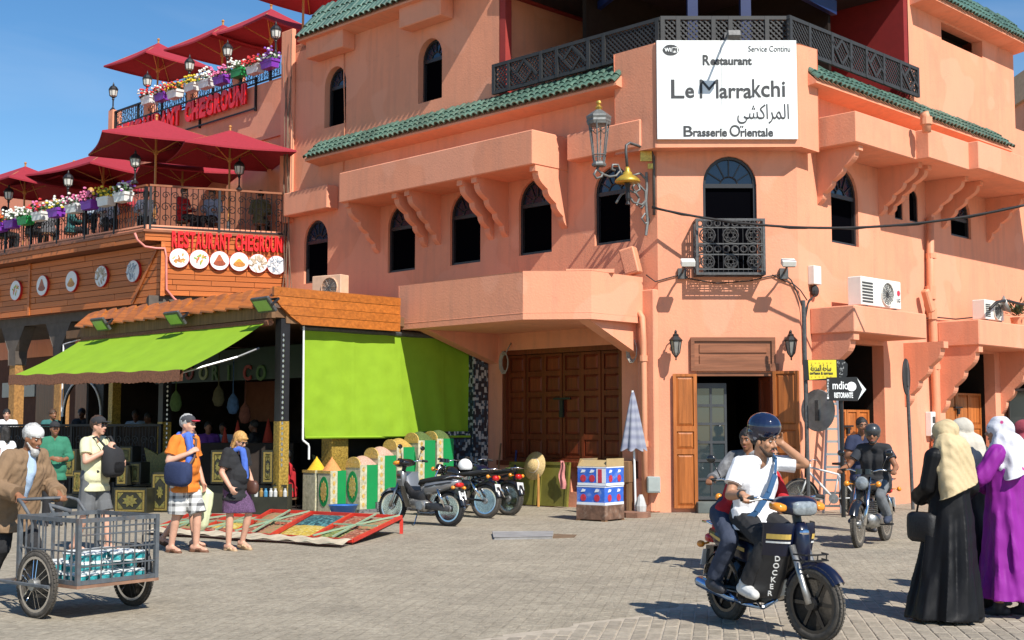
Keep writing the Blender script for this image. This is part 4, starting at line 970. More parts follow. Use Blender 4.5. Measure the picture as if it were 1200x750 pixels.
 # fascia boards on the right side, lower left corner rounded off
fz0, fz1=3.50, 4.18; fx1=FSR.S(468, 370)
nb_=4
for k in range(nb_):
 z0=fz0+(fz1-fz0)*k/nb_; z1=fz0+(fz1-fz0)*(k+1)/nb_
 xl=[.62, .34, .12, -.02][k]; xl1=[.34, .12, -.02, -.02][k]
 b=MB(FSR.M); b.prism([(xl, z0+.004), (fx1, z0+.004), (fx1, z1-.004), (xl1, z1-.004)], -.03-.008*(k%2), .02); b.build('fascia_board', WOOD_FASCIA, shop, world=True)
b=MB(FSR.M); b.box(.3, fx1, .021, .06, fz0+.02, fz1-.02); b.build('fascia_backing', WOOD_OLD, shop, world=True)
# shingled eave along the front
sx0=FSF.S(96, 384); n=17; sw=(0-sx0)/n
bz=FSF.Z(330, 372)
b=MB(FSF.M); b.box(sx0, .0, -.04, .05, 3.60, 3.86); b.build('eave_beam', WOOD_OLD, shop, world=True)
b=MB(); hh=.34
b.add([(-sw*.54, 0, 0), (sw*.54, 0, 0), (sw*.54, .30, hh), (sw*.38, .32, hh+.035), (0, .33, hh+.02), (-sw*.38, .33, hh-.02), (-sw*.54, .30, hh-.05)], [(0, 1, 2, 3, 4, 5, 6)])
b.add([(-sw*.54, .0, -.03), (sw*.54, .0, -.03), (sw*.54, 0, 0), (-sw*.54, 0, 0), (sw*.54, .30, hh), (sw*.54, .33, hh-.03), (sw*.54, .03, -.03)], [(0, 1, 2, 3), (2, 6, 5, 4)])
b.add([(-sw*.54, .33, hh-.08), (sw*.54, .33, hh-.03), (sw*.54, .05, -.03), (-sw*.54, .05, -.03)], [(0, 1, 2, 3)])
sh_me=b.mesh('shingle', WOOD_FASCIA)
for k in range(n):
 M=FSF.M@Matrix.Translation((sx0+(k+.5)*sw, -.16-random.uniform(0, .03), 3.84))@Matrix.Rotation(.10, 4, 'Y')@Matrix.Rotation(random.uniform(-.03, .03), 4, 'X')
 inst(sh_me, 'shingle', shop, M)
 # posts
CARVED=mat('carved brass covered column', (.42, .27, .05), rough=.45, metal=.4, var=.5, scale=28, bump=.6, bscale=45)
b=MB(FSR.M); x=FSR.S(398, 555, -.3); b.box(x-.20, x+.20, .30, .62, .62, 3.5); b.build('column', CARVED, shop, world=True)
GREENP=mat('green painted base', (.015, .25, .10), rough=.5)
b=MB(FSR.M); b.box(x-.22, x+.22, .28, .64, 0.0, .618); b.build('column_base', CARVED, shop, world=True)
for px, m in ((193, IRON), (134, CARVED), (330, IRON)):
 x=FSF.S(px, 480, -.3); b=MB(FSF.M); b.box(x-.09, x+.09, .2, .4, 1.7 if m is IRON else .03, 3.6); b.build('column', m, shop, world=True); b=MB(FSF.M); b.box(x-.095, x+.095, .195, .405, .03, 1.698); b.build('column_base', CARVED, shop, world=True)
for px in (331, 196):
 x=FSF.S(px, 480, -.1)
 for k in range(26):
  z=.9+k*.095; b=MB(FSF.M); b.ell((x, .10, z), (.022, .022, .035), 5, 3); b.build('bead', STEEL, shop, world=True)
  # mosaic pillar at the inner end
def mosaic():
 m=mat('black and white mosaic', (.5, .5, .48), rough=.35, var=.1); nt, N, L, bs=tree_of(m)
 tc=N.new('ShaderNodeTexCoord'); vo=N.new('ShaderNodeTexVoronoi'); vo.inputs['Scale'].default_value=17; vo.distance='CHEBYCHEV'; vo.inputs['Randomness'].default_value=.35
 rp=N.new('ShaderNodeValToRGB'); rp.color_ramp.interpolation='CONSTANT'; rp.color_ramp.elements[0].color=(.02, .022, .03, 1); e=rp.color_ramp.elements[1]; e.position=.5; e.color=(.45, .46, .45, 1)
 e=rp.color_ramp.elements.new(.75); e.color=(.04, .08, .12, 1)
 sp=N.new('ShaderNodeSeparateColor'); L.new(tc.outputs['Object'], vo.inputs[0]); L.new(vo.outputs['Color'], sp.inputs[0]); L.new(sp.outputs[0], rp.inputs[0]); L.new(rp.outputs[0], bs.inputs['Base Color'])
 return m
MOSAIC=mosaic()
b=MB(FSR.M); b.box(LS_-.45, LS_-.03, .05, .4, 0, 3.3); b.build('mosaic_pillar', MOSAIC, shop, world=True)
b=MB(FSR.M); b.box(LS_-1.75, LS_-.451, .15, .2, 0, 1.5); b.build('mosaic_panel', MOSAIC, shop, world=True)
# name board with coloured letters
b=MB(FSF.M); z1=2.95; b.box(-6.3, -.35, 1.18, 1.22, 2.55, z1+.25); nbd=b.build('name_board', mat('dark green name board', (.008, .03, .018), rough=.5), shop, world=True)
for px, c, m in [(152, 'O', 'green'), (222, 'O', 'red'), (238.5, 'O', 'pale'), (252, 'R', 'green'), (268, 'I', 'green'), (290, 'C', 'red'), (306, 'O', 'green')]:
 mm={'green':mat('green board letter', (.05, .12, .03), rough=.5), 'red':mat('red board letter', (.22, .03, .02), rough=.5), 'pale':mat('pale board letter', (.28, .34, .16), rough=.5)}[m]
 x, z=FSF.hit(px, 436, -1.17); put_text(text_mesh(c, .42, .012, bold=.012), 'letter', mm, shop, FSF.M@Matrix.Translation((x, 1.165, z-.03)))
 # ---------------------------------------------------------------- awnings
aw=thing('sloping_awning', 'lime green awning sloping out over the dark shop front', 'awning', tuple(FSF.P(-3.7, 2.5, 1)))
p_tl, p_tr=FSF.P(sx0+.1, 3.52, .06), FSF.P(-.22, 3.50, .06)
p_br=atY(214, 435, 22.75); p_bl=atY(13, 441, 27.65)
p_tl=FSF.P(-7.45, 3.52, .06)
def awf(u, v):
 a=p_tl.lerp(p_tr, u); c=p_bl.lerp(p_br, u); p=a.lerp(c, v)
 return p+Vector((0, 0, -.05*math.sin(math.pi*v)+.012*math.sin(u*40)*v))
b=MB(); b.grid(awf, 40, 10); b.build('fabric', GREEN_CLOTH, aw, world=True, smooth=True)
FRINGE=mat('brown awning valance', (.22, .09, .045), rough=.9, var=.4, scale=30, bump=.5, bscale=60)
b=MB(); N_=90
top=[awf(i/N_, 1)+Vector((0, 0, .02)) for i in range(N_+1)]
out_=Vector((-.707, -.707, 0))
vs=[p+out_*.05 for p in top]+[p+out_*.06-Vector((0, 0, .20+(.02 if i%2 else 0))) for i, p in enumerate(top)]+[p+out_*.0-Vector((0, 0, .20)) for p in top]+[p-out_*.02 for p in top]
m_=N_+1
b.add(vs, [(r_*m_+i, r_*m_+i+1, ((r_+1)%4)*m_+i+1, ((r_+1)%4)*m_+i) for r_ in range(4) for i in range(N_)]); b.build('valance', FRINGE, aw, world=True)
b=MB(); b.tube([p_tl+Vector((.05, .05, .03)), p_tr+Vector((.12, .0, .03))], .07, 8); b.build('roller', FRINGE, aw, world=True)
for u in (.02, .5, .98):
 b=MB(); a=p_tl.lerp(p_tr, u)-Vector((0, 0, .45)); m2=(a+p_bl.lerp(p_br, u))/2+Vector((.3, .1, .05)); b.tube([a, m2, p_bl.lerp(p_br, u)-Vector((0, 0, .04))], .02, 5); b.build('arm', STEEL, aw, world=True)
dw=thing('drop_awning', 'lime green awning hanging straight down, half in shadow', 'awning', tuple(FSR.P(2.6, 1.35, .3)))
ao=-.22; ax0=FSR.S(356, 450, ao); ax1=FSR.S(567, 450, ao); az0=FSR.Z(360, 512, ao); az1=FSR.Z(360, 385, ao)
def dwf(u, v):
 x=ax0+(ax1-ax0)*u; z=az0+(az1-.02-az0)*v
 y=-ao-.06+.06*v+.026*math.sin(u*23+1.5*math.sin(v*2))*(1-.6*v)+.04*math.sin(u*9+.5)*(1-v)+.014*math.sin(u*57+v*3)*(1-v)+.012*noise.noise(Vector((u*14, v*9, 2)))-(.006 if (u*4)%1<.03 else 0)
 return FSR.M@Vector((x, y, z))
b=MB(); b.grid(dwf, 132, 30); b.build('fabric', GREEN_CLOTH, dw, world=True, smooth=True)
b=MB(FSR.M); b.tube([(ax0, -ao-.06, az0-.012), (ax1, -ao-.06, az0-.012)], .026, 6); b.build('bottom_bar', GREEN_CLOTH, dw, world=True)
b=MB(FSR.M); b.tube([(ax0-.06, -ao, az1+.02), (ax1+.05, -ao, az1+.02)], .06, 8); b.build('roller', IRON_GREY, dw, world=True)
b=MB(FSR.M); xx=ax0-.12; b.tube([(xx, .08, az1+.03), (xx, .06, az0-.05), (xx+.01, .05, az0-.07), (xx+.11, .04, az0-.14), (xx+.13, .04, az0-.19), (xx+.13, .04, az0-.42)], .02, 6); b.build('crank', WHITE, dw, world=True)
# floodlights on the shingle roof
for i, (px, py, l) in enumerate([(118, 380, 'flat grey floodlight on the left end of the shingle roof'), (205, 373, 'flat grey floodlight with green lens halfway along the shingle roof'), (309, 357, 'flat grey floodlight on the right end of the shingle roof')]):
 x, z=FSF.hit(px, py, .28); M=FSF.M@Matrix.Translation((x, -.28, z))@Matrix.Rotation(-.9, 4, 'X')
 t=thing('floodlight', l, 'floodlight', group='floodlights on the shingle roof', M=M)
 b=MB(); b.box(-.28, .28, -.16, .16, -.03, .03); b.build('housing', IRON_GREY, t, bevel=.01)
 b=MB(); b.box(-.22, .22, -.11, .11, -.042, -.031); b.build('lens', mat('greenish lens', (.25, .42, .12), rough=.2), t)
 b=MB(); b.box(-.30, -.284, -.02, .02, -.03, .16); b.box(.284, .30, -.02, .02, -.03, .16); b.box(-.3, .3, -.02, .02, .16, .175); b.build('bracket', IRON, t)
 # illuminated arch lattice panel
pl_=Fac(tuple(atY(98, 480, 29.5).xy), -40)
t=thing('arch_screen', 'black lattice screen with a thin white arch outline beneath the awning', 'screen', (pl_.O.x, pl_.O.y, 0), pl_.ang)
NEON=mat('white tube light', (.8, .8, .8), rough=.3)
x0, x1=pl_.S(75, 465), pl_.S(122, 465); z0, z1=pl_.Z(98, 488), pl_.Z(98, 402); c=(x0+x1)/2; rr=(x1-x0)/2; zs=pl_.Z(98, 447)-rr*.9
b=MB(pl_.M); ar=[(x1-.05, z0)]+[(c+(rr-.05)*math.cos(math.pi*k/16), zs+rr*.95*math.sin(math.pi*k/16)) for k in range(17)]+[(x0+.05, z0)]
b.holed([(x0, z0), (x1, z0), (x1, z1), (x0, z1)], [ar[::-1]], -.02, .02, back=True); b.build('panel', mat('carved black screen', (.03, .03, .03), rough=.6, var=.9, scale=40), t, world=True)
b=MB(pl_.M); b.tube([(p[0], -.05, p[1]) for p in ar], .022, 6); b.build('light_tube', NEON, t, world=True)
b=MB(pl_.M); b.tube([(x0, -.05, z0), (x0, -.05, z1), (c, -.05, z1+.1), (x1, -.05, z1+.12)], .018, 5); b.build('light_tube', NEON, t, world=True)
b=MB(pl_.M); b.box(x0-.05, x0+.02, -.04, .04, 0, z0); b.build('leg', IRON, t, world=True); b=MB(pl_.M); b.box(x1-.02, x1+.05, -.04, .04, 0, z0); b.build('leg', IRON, t, world=True)
# low black fence in front of the terrace cafe
fa=atY(-12, 500, 29.0); fb=atY(190, 500, 26.6)
FF=Fac((fa.x, fa.y), math.degrees(math.atan2(fb.y-fa.y, fb.x-fa.x))); fl=(fb-fa).xy.length
iron_rail(FF, 0, fl, .12, FF.Z(60, 497), 0, 'low black scrolled fence behind the furniture at the left', None, top=IRON, cat='fence', name='iron_fence', pitch=.09, post=1.2)
b=MB(FF.M); b.box(.1, fl-.1, .10, .14, .1, FF.Z(60, 500)); tag(b.build('fence_screen', SHOP_DARK, None), 'dark board screen standing behind the low black fence', 'screen')
# ---------------------------------------------------------------- painted furniture, spices
BLACKGOLD=mat('black lacquered wood', (.022, .022, .014), rough=.35, var=.3)
GOLDLINE=mat('gold and green painted motif', (.15, .125, .03), rough=.5, var=.5, scale=30, dirt=(.06, .14, .04, .8), dscale=14)
def ornate_box(px0, px1, py0, py1, Y, label, z0=None, depth=.42, group='gold painted black cabinets', name='painted_cabinet', face='L'):
 p=atY((px0+px1)/2, py1, Y); wd=(px1-px0)/FPX*Y; ht=(py1-py0)/FPX*Y
 zb=p.z if z0 is None else z0
 M=TR((p.x, p.y, zb), -.15)
 t=thing(name, label, 'cabinet', M=M, group=group)
 b=MB(); b.box(-wd/2, wd/2, 0, depth, 0, ht); b.build('body', BLACKGOLD, t, bevel=.01)
 b=MB(); e=.035; b.holed([(-wd/2+e, e), (wd/2-e, e), (wd/2-e, ht-e), (-wd/2+e, ht-e)], [[(-wd/2+2*e, 2*e), (wd/2-2*e, 2*e), (wd/2-2*e, ht-2*e), (-wd/2+2*e, ht-2*e)]], -.012, -.002, back=True); b.build('gold_border', GOLD_PAINT, t)
 b=MB(); cz=ht/2; r=min(wd, ht)*.30
 b.prism([(r*(1 if k%2 else .62)*math.cos(k*math.pi/8)*(wd/max(wd, ht)+.15), cz+r*(1 if k%2 else .62)*math.sin(k*math.pi/8)*(ht/max(wd, ht)+.15)) for k in range(16)], -.014, -.002); b.build('motif', GOLDLINE, t)
 for sx in (-1, 1):
  for sz in (-1, 1):b=MB(); b.prism([(sx*(wd/2-2.4*e), cz+sz*(ht/2-2.4*e)), (sx*(wd/2-5.5*e), cz+sz*(ht/2-2.4*e)), (sx*(wd/2-2.4*e), cz+sz*(ht/2-6*e))], -.012, -.002); b.build('corner_motif', GOLDLINE, t)
 return t
for a in [((72, 89, 527, 560), 25.6, 'small gold painted cabinet right of the man in the green shirt'), ((84, 96, 552, 578), 24.9, 'low gold painted cabinet behind the cart handle'), ((135, 149, 546, 569), 24.6, 'gold painted box at the waist of the man with the backpack'), ((151, 165, 542, 567), 24.8, 'gold painted box right of the backpack'), ((140, 155, 523, 543), 25.6, 'gold painted box topmost of its stack behind the backpack'), ((132, 172, 570, 599), 23.9, 'long low gold edged chest behind the man with the backpack'), ((176, 198, 552, 598), 24.2, 'tall gold painted cabinet at the left of the man in orange'), ((246, 264, 528, 567), 23.8, 'gold painted cabinet between the orange man and the blonde woman'), ((306, 321, 528, 567), 23.8, 'gold painted cabinet right of the blonde woman')]:
 ornate_box(*a[0], a[1], a[2], z0=0 if a[0][3]>590 else None)
 # shelves that carry the raised cabinets
for (p0, p1, y, Y, l) in [(70, 100, 579, 25.6, 'low dark bench under small painted cabinets'), (132, 170, 570, 25.0, 'dark bench under the painted boxes behind the backpack'), (240, 330, 568, 24.0, 'long low dark counter under two painted cabinets')]:
 pa, pb=atY(p0, y, Y), atY(p1, y, Y); b=MB(); b.box(pa.x, pb.x, Y-.05, Y+.6, 0, pa.z-.002); tag(b.build('bench', BLACKGOLD, bevel=.01), l, 'bench')
for a in [((199, 212, 556, 597), 24.4, 'gold painted cabinet right beside the tall one behind the orange man'), ((266, 283, 566, 596), 23.9, 'low gold painted cabinet under the counter behind the blonde woman'), ((108, 124, 540, 566), 25.2, 'gold painted box half hidden by the man in yellow'), ((318, 334, 560, 594), 23.7, 'low gold painted cabinet at the foot of the corner column')]:ornate_box(*a[0], a[1], a[2], z0=0 if a[0][3]>590 else None)
r_=random.Random(12); JARM=[mat('jar %d'%i, c, rough=.3) for i, c in enumerate([(.5, .5, .48), (.3, .18, .05), (.05, .2, .35), (.4, .06, .04)])]
pj=atY(318, 582, 23.5); b=MB(); b.box(pj.x-.34, pj.x+.30, 23.42, 23.75, 0, pj.z-.002); tag(b.build('bench', BLACKGOLD), 'low dark bench carrying small jars beside the red seller', 'bench')
for i in range(7):
 b=MB(); b.lathe([(.0, 0), (.034, 0), (.036, .09), (.02, .12), (.022, .15), (.0, .15)], 9); o=b.build('jar', JARM[i%4 if i%3 else 0], smooth=False, loc=(pj.x-.28+i*.088, 23.5+.04*(i%2), pj.z)); tag(o, 'small %s jar on the low bench beside the red seller'%['white', 'brown', 'blue', 'red'][i%4 if i%3 else 0], 'jar', 'jars on the low bench')
for i, (px, py, c, l) in enumerate([(206, 470, (.06, .11, .03), 'green bag hanging at the left of the dark shop'), (256, 464, (.07, .065, .03), 'olive feathered pouch hanging deep in the shop'), (273, 473, (.05, .11, .22), 'blue pouch hanging deep in the shop'), (287, 484, (.15, .05, .03), 'rust pouch hanging by the inner terracotta wall')]):
 p=atY(px, py, 26.5); b=MB(); b.lathe([(.0, -.22), (.08, -.2), (.13, -.08), (.10, .10), (.03, .2), (.012, .22), (.012, .9)], 9, (0, 0, 0), sx=1.0, sy=.5); tag(b.build('hanging_pouch', mat('pouch %d'%i, c, rough=.9, var=.3, scale=15), smooth=True, loc=tuple(p)), l, 'pouch', 'pouches hanging in the shop')
 # carved chair backs
for (px, py0, py1, Y, l) in [(178, 525, 566, 25.4, 'carved gold chair left of the man in orange'), (377, 533, 580, 25.4, 'carved gold chair behind the cones of yellow spice')]:
 p=atY(px, py1, Y); z1=atY(px, py0, Y).z; t=thing('carved_chair', l, 'chair', (p.x, p.y, 0), -.3, 'carved gold chairs')
 h=z1; wd=.40
 b=MB(); b.prism([(-wd*.55, .48), (wd*.55, .48), (wd*.62, h*.78), (wd*.78, h), (wd*.4, h*.95), (0, h*.88), (-wd*.4, h*.95), (-wd*.78, h), (-wd*.62, h*.78)], 0.18, .24); b.build('backrest', GOLDLINE, t)
 b=MB(); b.box(-wd*.6, wd*.6, -.25, .2, .42, .48); b.build('seat', BLACKGOLD, t)
 for sx in (-1, 1):
  for y in (-.22, .18):b=MB(); b.box(sx*wd*.55-.03, sx*wd*.55+.03, y-.03, y+.03, 0, .42); b.build('leg', BLACKGOLD, t)
  # dark counter with spice cones in the shop
pc=atY(290, 519, 26.2); b=MB(); b.box(atY(238, 519, 26.2).x, atY(346, 519, 26.2).x, 26.0, 26.9, 0.03, pc.z); tag(b.build('counter', SHOP_DARK, bevel=.01), 'dark counter at the back carrying tall spice cones', 'counter')
CONE={'red':mat('red spice', (.36, .035, .018), rough=.95, var=.2, scale=30, bump=.3), 'ochre':mat('ochre spice', (.42, .27, .06), rough=.95, var=.25, scale=30, bump=.3), 'yellow':mat('turmeric', (.72, .42, .02), rough=.95, var=.15, scale=30, bump=.3), 'orange':mat('paprika', (.62, .25, .08), rough=.95, var=.15, scale=30, bump=.3), 'pink':mat('dried petals', (.50, .30, .22), rough=.95, var=.5, scale=60, bump=.5), 'herb':mat('dried herbs', (.08, .12, .03), rough=.95, var=.5, scale=50, bump=.5)}
for px, w_, y0, c, l in [(277, 10, 492, 'red', 'tall red spice cone behind the blonde woman'), (262, 7, 500, 'red', 'dark red spice cone behind the gap between the walkers'), (313, 11, 490, 'red', 'tall red spice cone on the dark counter near the column'), (330.5, 13, 491, 'ochre', 'tall ochre spice cone at the end of the dark counter')]:
 p=atY(px, 519, 26.3); r_=w_/FPX*26.3*.6; h=(519-y0)/FPX*26.3
 b=MB(); b.lathe([(r_, 0), (r_*.98, h*.06), (r_*.55, h*.5), (r_*.2, h*.85), (.0, h)], 14); o=b.build('spice_cone', CONE[c], smooth=True, loc=(p.x, p.y+.1, pc.z)); tag(o, l, 'spice cone', 'spice cones on the counter')
WHITE_ORN=mat('cream painted ornament', (.50, .46, .32), rough=.6, var=.3, scale=12, dirt=(.16, .20, .06, .9), dscale=18)
GOLD_ORN=mat('ochre painted band', (.50, .33, .08), rough=.6, var=.5, scale=40, dirt=(.60, .55, .4, .7), dscale=30)
EMERALD=mat('emerald painted board', (.007, .24, .065), rough=.45, var=.06)
def spice_bin(p, wd, dp, h, label, heap, arch_=True, sides=True):
 """box with a painted front facing the front-left and a green right flank, spice heaped on top"""
 M=TR(p, -math.pi/4)
 t=thing('spice_bin', label, 'spice bin', M=M, group='painted spice bins beside the shop')
 b=MB(); b.box(-wd, 0, 0, dp, 0, h); b.build('body', EMERALD, t)
 fr=MB(); fr.box(-wd, 0, -.03, -.002, 0, h)
 fr.build('front', WHITE_ORN, t)
 if sides:
  b=MB(); r=wd*.42; c=(-wd/2, h*.5)
  b.prism([(c[0]+r*.9*math.cos(k*math.pi/10), c[1]+h*.36*math.sin(k*math.pi/10)) for k in range(20)], -.038, -.031); b.build('medallion', EMERALD, t)
  b=MB(); b.prism([(c[0]+r*.62*math.cos(k*math.pi/10)*(1 if k%2 else .8), c[1]+h*.26*math.sin(k*math.pi/10)*(1 if k%2 else .8)) for k in range(20)], -.044, -.039); b.build('medallion_centre', GOLD_ORN, t)
  # border of painted lozenges along the flank edge
 n=max(3, int(h/.14))
 b=MB(); b.box(.001, .012, -.03, .13, 0, h-.002); b.build('flank_border', WHITE_ORN, t)
 lo=MB().add([(.016, .05+.035*math.cos(k*math.pi/4), .045*math.sin(k*math.pi/4)) for k in range(8)], [tuple(range(8))]).mesh('lozenge', GOLD_ORN)
 for k in range(n):inst(lo, 'lozenge', t, Matrix.Translation((0, 0, (k+.5)*h/n)), Matrix.Identity(4))
 b=MB(); b.box(-wd-.01, .006, -.04, -.031, h-.05, h); b.build('top_band', GOLD_ORN, t)
 # heap
 hh=.17 if arch_ else .26
 b=MB(); b.grid(lambda u, v:(-wd*u, dp*v-.02, h+hh*max(0, (1-(2*u-1)**2))**.7*max(0, 1-(2*v-1)**2)**.7 if arch_ else h+hh*max(0, 1-math.hypot(2*u-1, 2*v-1))), 10, 10); b.build('spice_heap', CONE[heap], t, smooth=True)
 if arch_:
  b=MB(); b.prism([(-wd, h)]+[(-wd/2-wd/2*math.cos(math.pi*k/10), h+.15*math.sin(math.pi*k/10)) for k in range(1, 10)]+[(0, h)], -.03, -.004); b.build('crest', GOLD_ORN, t)
 return t
def at_side(px, out):return FSR.S(px, 550, out)
pos=[(431, 597, 545, 'first tall green bin, nearest the carved column', 'pink'), (452, 588, 534, 'second tall green bin, a step higher, with dried petals', 'pink'), (474, 576, 524, 'third tall green bin, behind the handlebars of the silver moped', 'ochre'), (499, 567, 516, 'fourth tall green bin, left of the white helmet', 'herb'), (521, 558, 514, 'last and smallest green bin near the mosaic panel', 'herb')]
for i, (px, yb, yt, l, hp) in enumerate(pos):
 x=FSR.S(px-8, 560, .75); P0=FSR.P(x, 0, .75); zb=max(0, atY(px, yb, P0.y).z); zt=atY(px, yt, P0.y).z
 pr=P0+FSR.u*.0
 spice_bin((P0.x, P0.y, zb), .42, .42, zt-zb, l, hp)
 if zb>.02:
  b=MB(TR((P0.x, P0.y, 0), -math.pi/4)); b.box(-.47, .05, -.08, .75, 0, zb-.002); o=b.build('plinth', mat('carved grey plinth', (.13, .13, .13), rough=.7, var=.8, scale=25)); tag(o, 'carved grey plinth under the '+['', 'second', 'third', 'fourth', 'last'][i]+' green spice bin', 'plinth')
for px, l, hp, Y in [(371, 'short painted bin heaped with yellow turmeric', 'yellow', 24.3), (389, 'short painted bin heaped with orange paprika', 'orange', 24.0)]:
 p=atY(px-1, 600, Y); spice_bin((p.x, p.y, 0), .38, .34, .78, l, hp, arch_=False, sides=(px>380))
b=MB(); p=gnd(402, 603); b.lathe([(.20, 0), (.27, .17), (.285, .18), (.26, .165), (.19, .02), (.0, .02)], 20); tag(b.build('basin', mat('blue plastic basin', (.03, .13, .42), rough=.35), smooth=True, loc=(p.x, p.y, 0)), 'blue plastic basin on the ground before the green bins', 'basin')
# ---------------------------------------------------------------- sloping spice racks on the ground
RED_BAR=mat('red painted rack bar', (.55, .035, .02), rough=.5, var=.15)
GREEN_BAR=mat('pale green rack bar', (.28, .40, .26), rough=.6, var=.15)
def heap_mat(n, cols):
 m=mat(n, cols[0], rough=.95, var=.3, scale=40); nt, N, L, bs=tree_of(m)
 tc=N.new('ShaderNodeTexCoord'); vo=N.new('ShaderNodeTexVoronoi'); vo.inputs['Scale'].default_value=26; L.new(tc.outputs['Object'], vo.inputs[0])
 rp=N.new('ShaderNodeValToRGB'); rp.color_ramp.interpolation='CONSTANT'; sp=N.new('ShaderNodeSeparateColor'); L.new(vo.outputs['Color'], sp.inputs[0]); L.new(sp.outputs[0], rp.inputs[0])
 rp.color_ramp.elements[0].color=(*cols[0], 1); rp.color_ramp.elements[1].color=(*cols[-1], 1); rp.color_ramp.elements[1].position=.7
 if len(cols)>2:e=rp.color_ramp.elements.new(.4); e.color=(*cols[1], 1)
 L.new(rp.outputs[0], bs.inputs['Base Color']); bp=N.new('ShaderNodeBump'); bp.inputs['Strength'].default_value=.8; L.new(vo.outputs['Distance'], bp.inputs['Height']); L.new(bp.outputs[0], bs.inputs['Normal'])
 return m
GOODS={'teal':heap_mat('teal crystals', [(.02, .09, .10), (.01, .04, .05), (.07, .20, .20)]), 'yellow':heap_mat('yellow blossoms', [(.48, .34, .04), (.36, .24, .04), (.52, .42, .14)]), 'red':heap_mat('red pods', [(.30, .08, .04), (.18, .06, .03), (.40, .20, .12)]), 'rust':heap_mat('rust petals', [(.34, .15, .08), (.30, .20, .08), (.18, .18, .07)]), 'green':heap_mat('green leaves', [(.14, .2, .05), (.3, .26, .08), (.1, .12, .03)])}
def lerp4(c, u, v):return (c[0].lerp(c[1], u)).lerp(c[3].lerp(c[2], u), v)
def rack(c, cells, label, bars=True, leg=True):
 o_=(c[0]+c[1]+c[2]+c[3])/4
 t=thing('spice_rack', label, 'spice rack', (o_.x, o_.y, 0), 0, 'sloping spice racks on the ground')
 for k in range(4):
  b=MB(); b.beam(c[k]+Vector((0, 0, .02)), c[(k+1)%4]+Vector((0, 0, .02)), .035, .05); b.build('frame_bar', RED_BAR, t, world=True)
 b=MB(); b.add([p-Vector((0, 0, .03)) for p in c], [(0, 1, 2, 3)]); b.build('tray', WOOD_OLD, t, world=True)
 for (u0, u1, v0, v1, g) in cells:
  b=MB(); q=[lerp4(c, u0, v0), lerp4(c, u1, v0), lerp4(c, u1, v1), lerp4(c, u0, v1)]
  b.grid(lambda u, v:lerp4(q, u, v)+Vector((0, 0, -.025+.055*(math.sin(math.pi*u)*math.sin(math.pi*v))**.4+.012*noise.noise(Vector((u*9, v*9, u0*7))))), 10, 10); b.build('spice_layer', GOODS[g], t, world=True, smooth=True)
 if bars:
  for (a, b_) in [((.02, .5), (.98, .5)), ((.5, .02), (.5, .98)), ((.02, .98), (.5, .5)), ((.5, .5), (.98, .02))]:
   m=MB(); m.beam(lerp4(c, *a)+Vector((0, 0, .05)), lerp4(c, *b_)+Vector((0, 0, .05)), .022, .022); m.build('cross_bar', GREEN_BAR, t, world=True)
 for k in (0, 1):
  if leg:m=MB(); m.box(c[k].x-.025, c[k].x+.025, c[k].y-.025, c[k].y+.025, 0, c[k].z-.012); m.build('leg', RED_BAR, t, world=True)
 return t
bR0=Vector((-1.66, 19.4, .23)); bL0=Vector((-3.75, 20.75, .23)); fR0=Vector((-2.16, 17.55, .04))
bdir=(bL0-bR0)/3; fdir=bdir*.9
def bk_(k):return bR0+bdir*k
def fr_(k):return fR0+fdir*k
rack([bk_(1.15), bk_(0), fr_(0), fr_(1.0)], [(0, .5, 0, .5, 'red'), (.5, 1, 0, .5, 'rust'), (0, .5, .5, 1, 'green'), (.5, 1, .5, 1, 'red')], 'sloping rack with pale green cross bars, nearest the silver moped')
rack([bk_(2.15), bk_(1.17), fr_(1.02), fr_(2.0)], [(0, 1, 0, .45, 'teal'), (0, 1, .45, 1, 'yellow')], 'sloping rack of teal crystals above yellow blossoms', bars=False)
rack([bk_(3.2), bk_(2.17), fr_(2.02), fr_(3.0)], [(0, .5, 0, .5, 'rust'), (.5, 1, 0, .5, 'red'), (0, .5, .5, 1, 'red'), (.5, 1, .5, 1, 'rust')], 'sloping rack of red pods left of the teal crystals')
rack([bk_(4.2)-Vector((0, 0, .1)), bk_(3.22)-Vector((0, 0, .1)), fr_(3.02), fr_(4.0)], [(0, 1, 0, .35, 'rust'), (0, 1, .35, .7, 'yellow'), (0, 1, .7, 1, 'red')], 'low rack of striped spices behind the legs of the blonde woman', leg=False)
rack([bk_(5.4)-Vector((0, 0, .12)), bk_(4.22)-Vector((0, 0, .12)), fr_(4.02), fr_(5.2)], [(0, 1, 0, .35, 'red'), (0, 1, .35, .7, 'green'), (0, 1, .7, 1, 'rust')], 'low rack of spices at the left end by the tourists', leg=False)
# cloth along the front of the racks
RUG=mat('faded striped cloth', (.50, .42, .30), rough=.95, var=.3, scale=5, stretch=(1, 1, 1), dirt=(.12, .22, .16, .8), dscale=4)
a, c=fr_(-.05)+Vector((-.02, -.10, 0)), fr_(5.2)+Vector((0, -.1, 0)); b=MB(); d=Vector((-.3, -1, 0)).normalized()
b.grid(lambda u, v:a.lerp(c, u)+d*(.34*v+.06*math.sin(u*17)*v)+Vector((0, 0, .012+.035*(1-v)+.012*math.sin(u*60+v*5)))-Vector((0, 0, .0)), 60, 5)
tag(b.build('ground_cloth', RUG, smooth=True), 'faded cloth lying along the front edge of the spice racks', 'cloth')
# ================================================================== things fixed to the corner building
def PX(px, py, Y):return atY(px, py, Y)
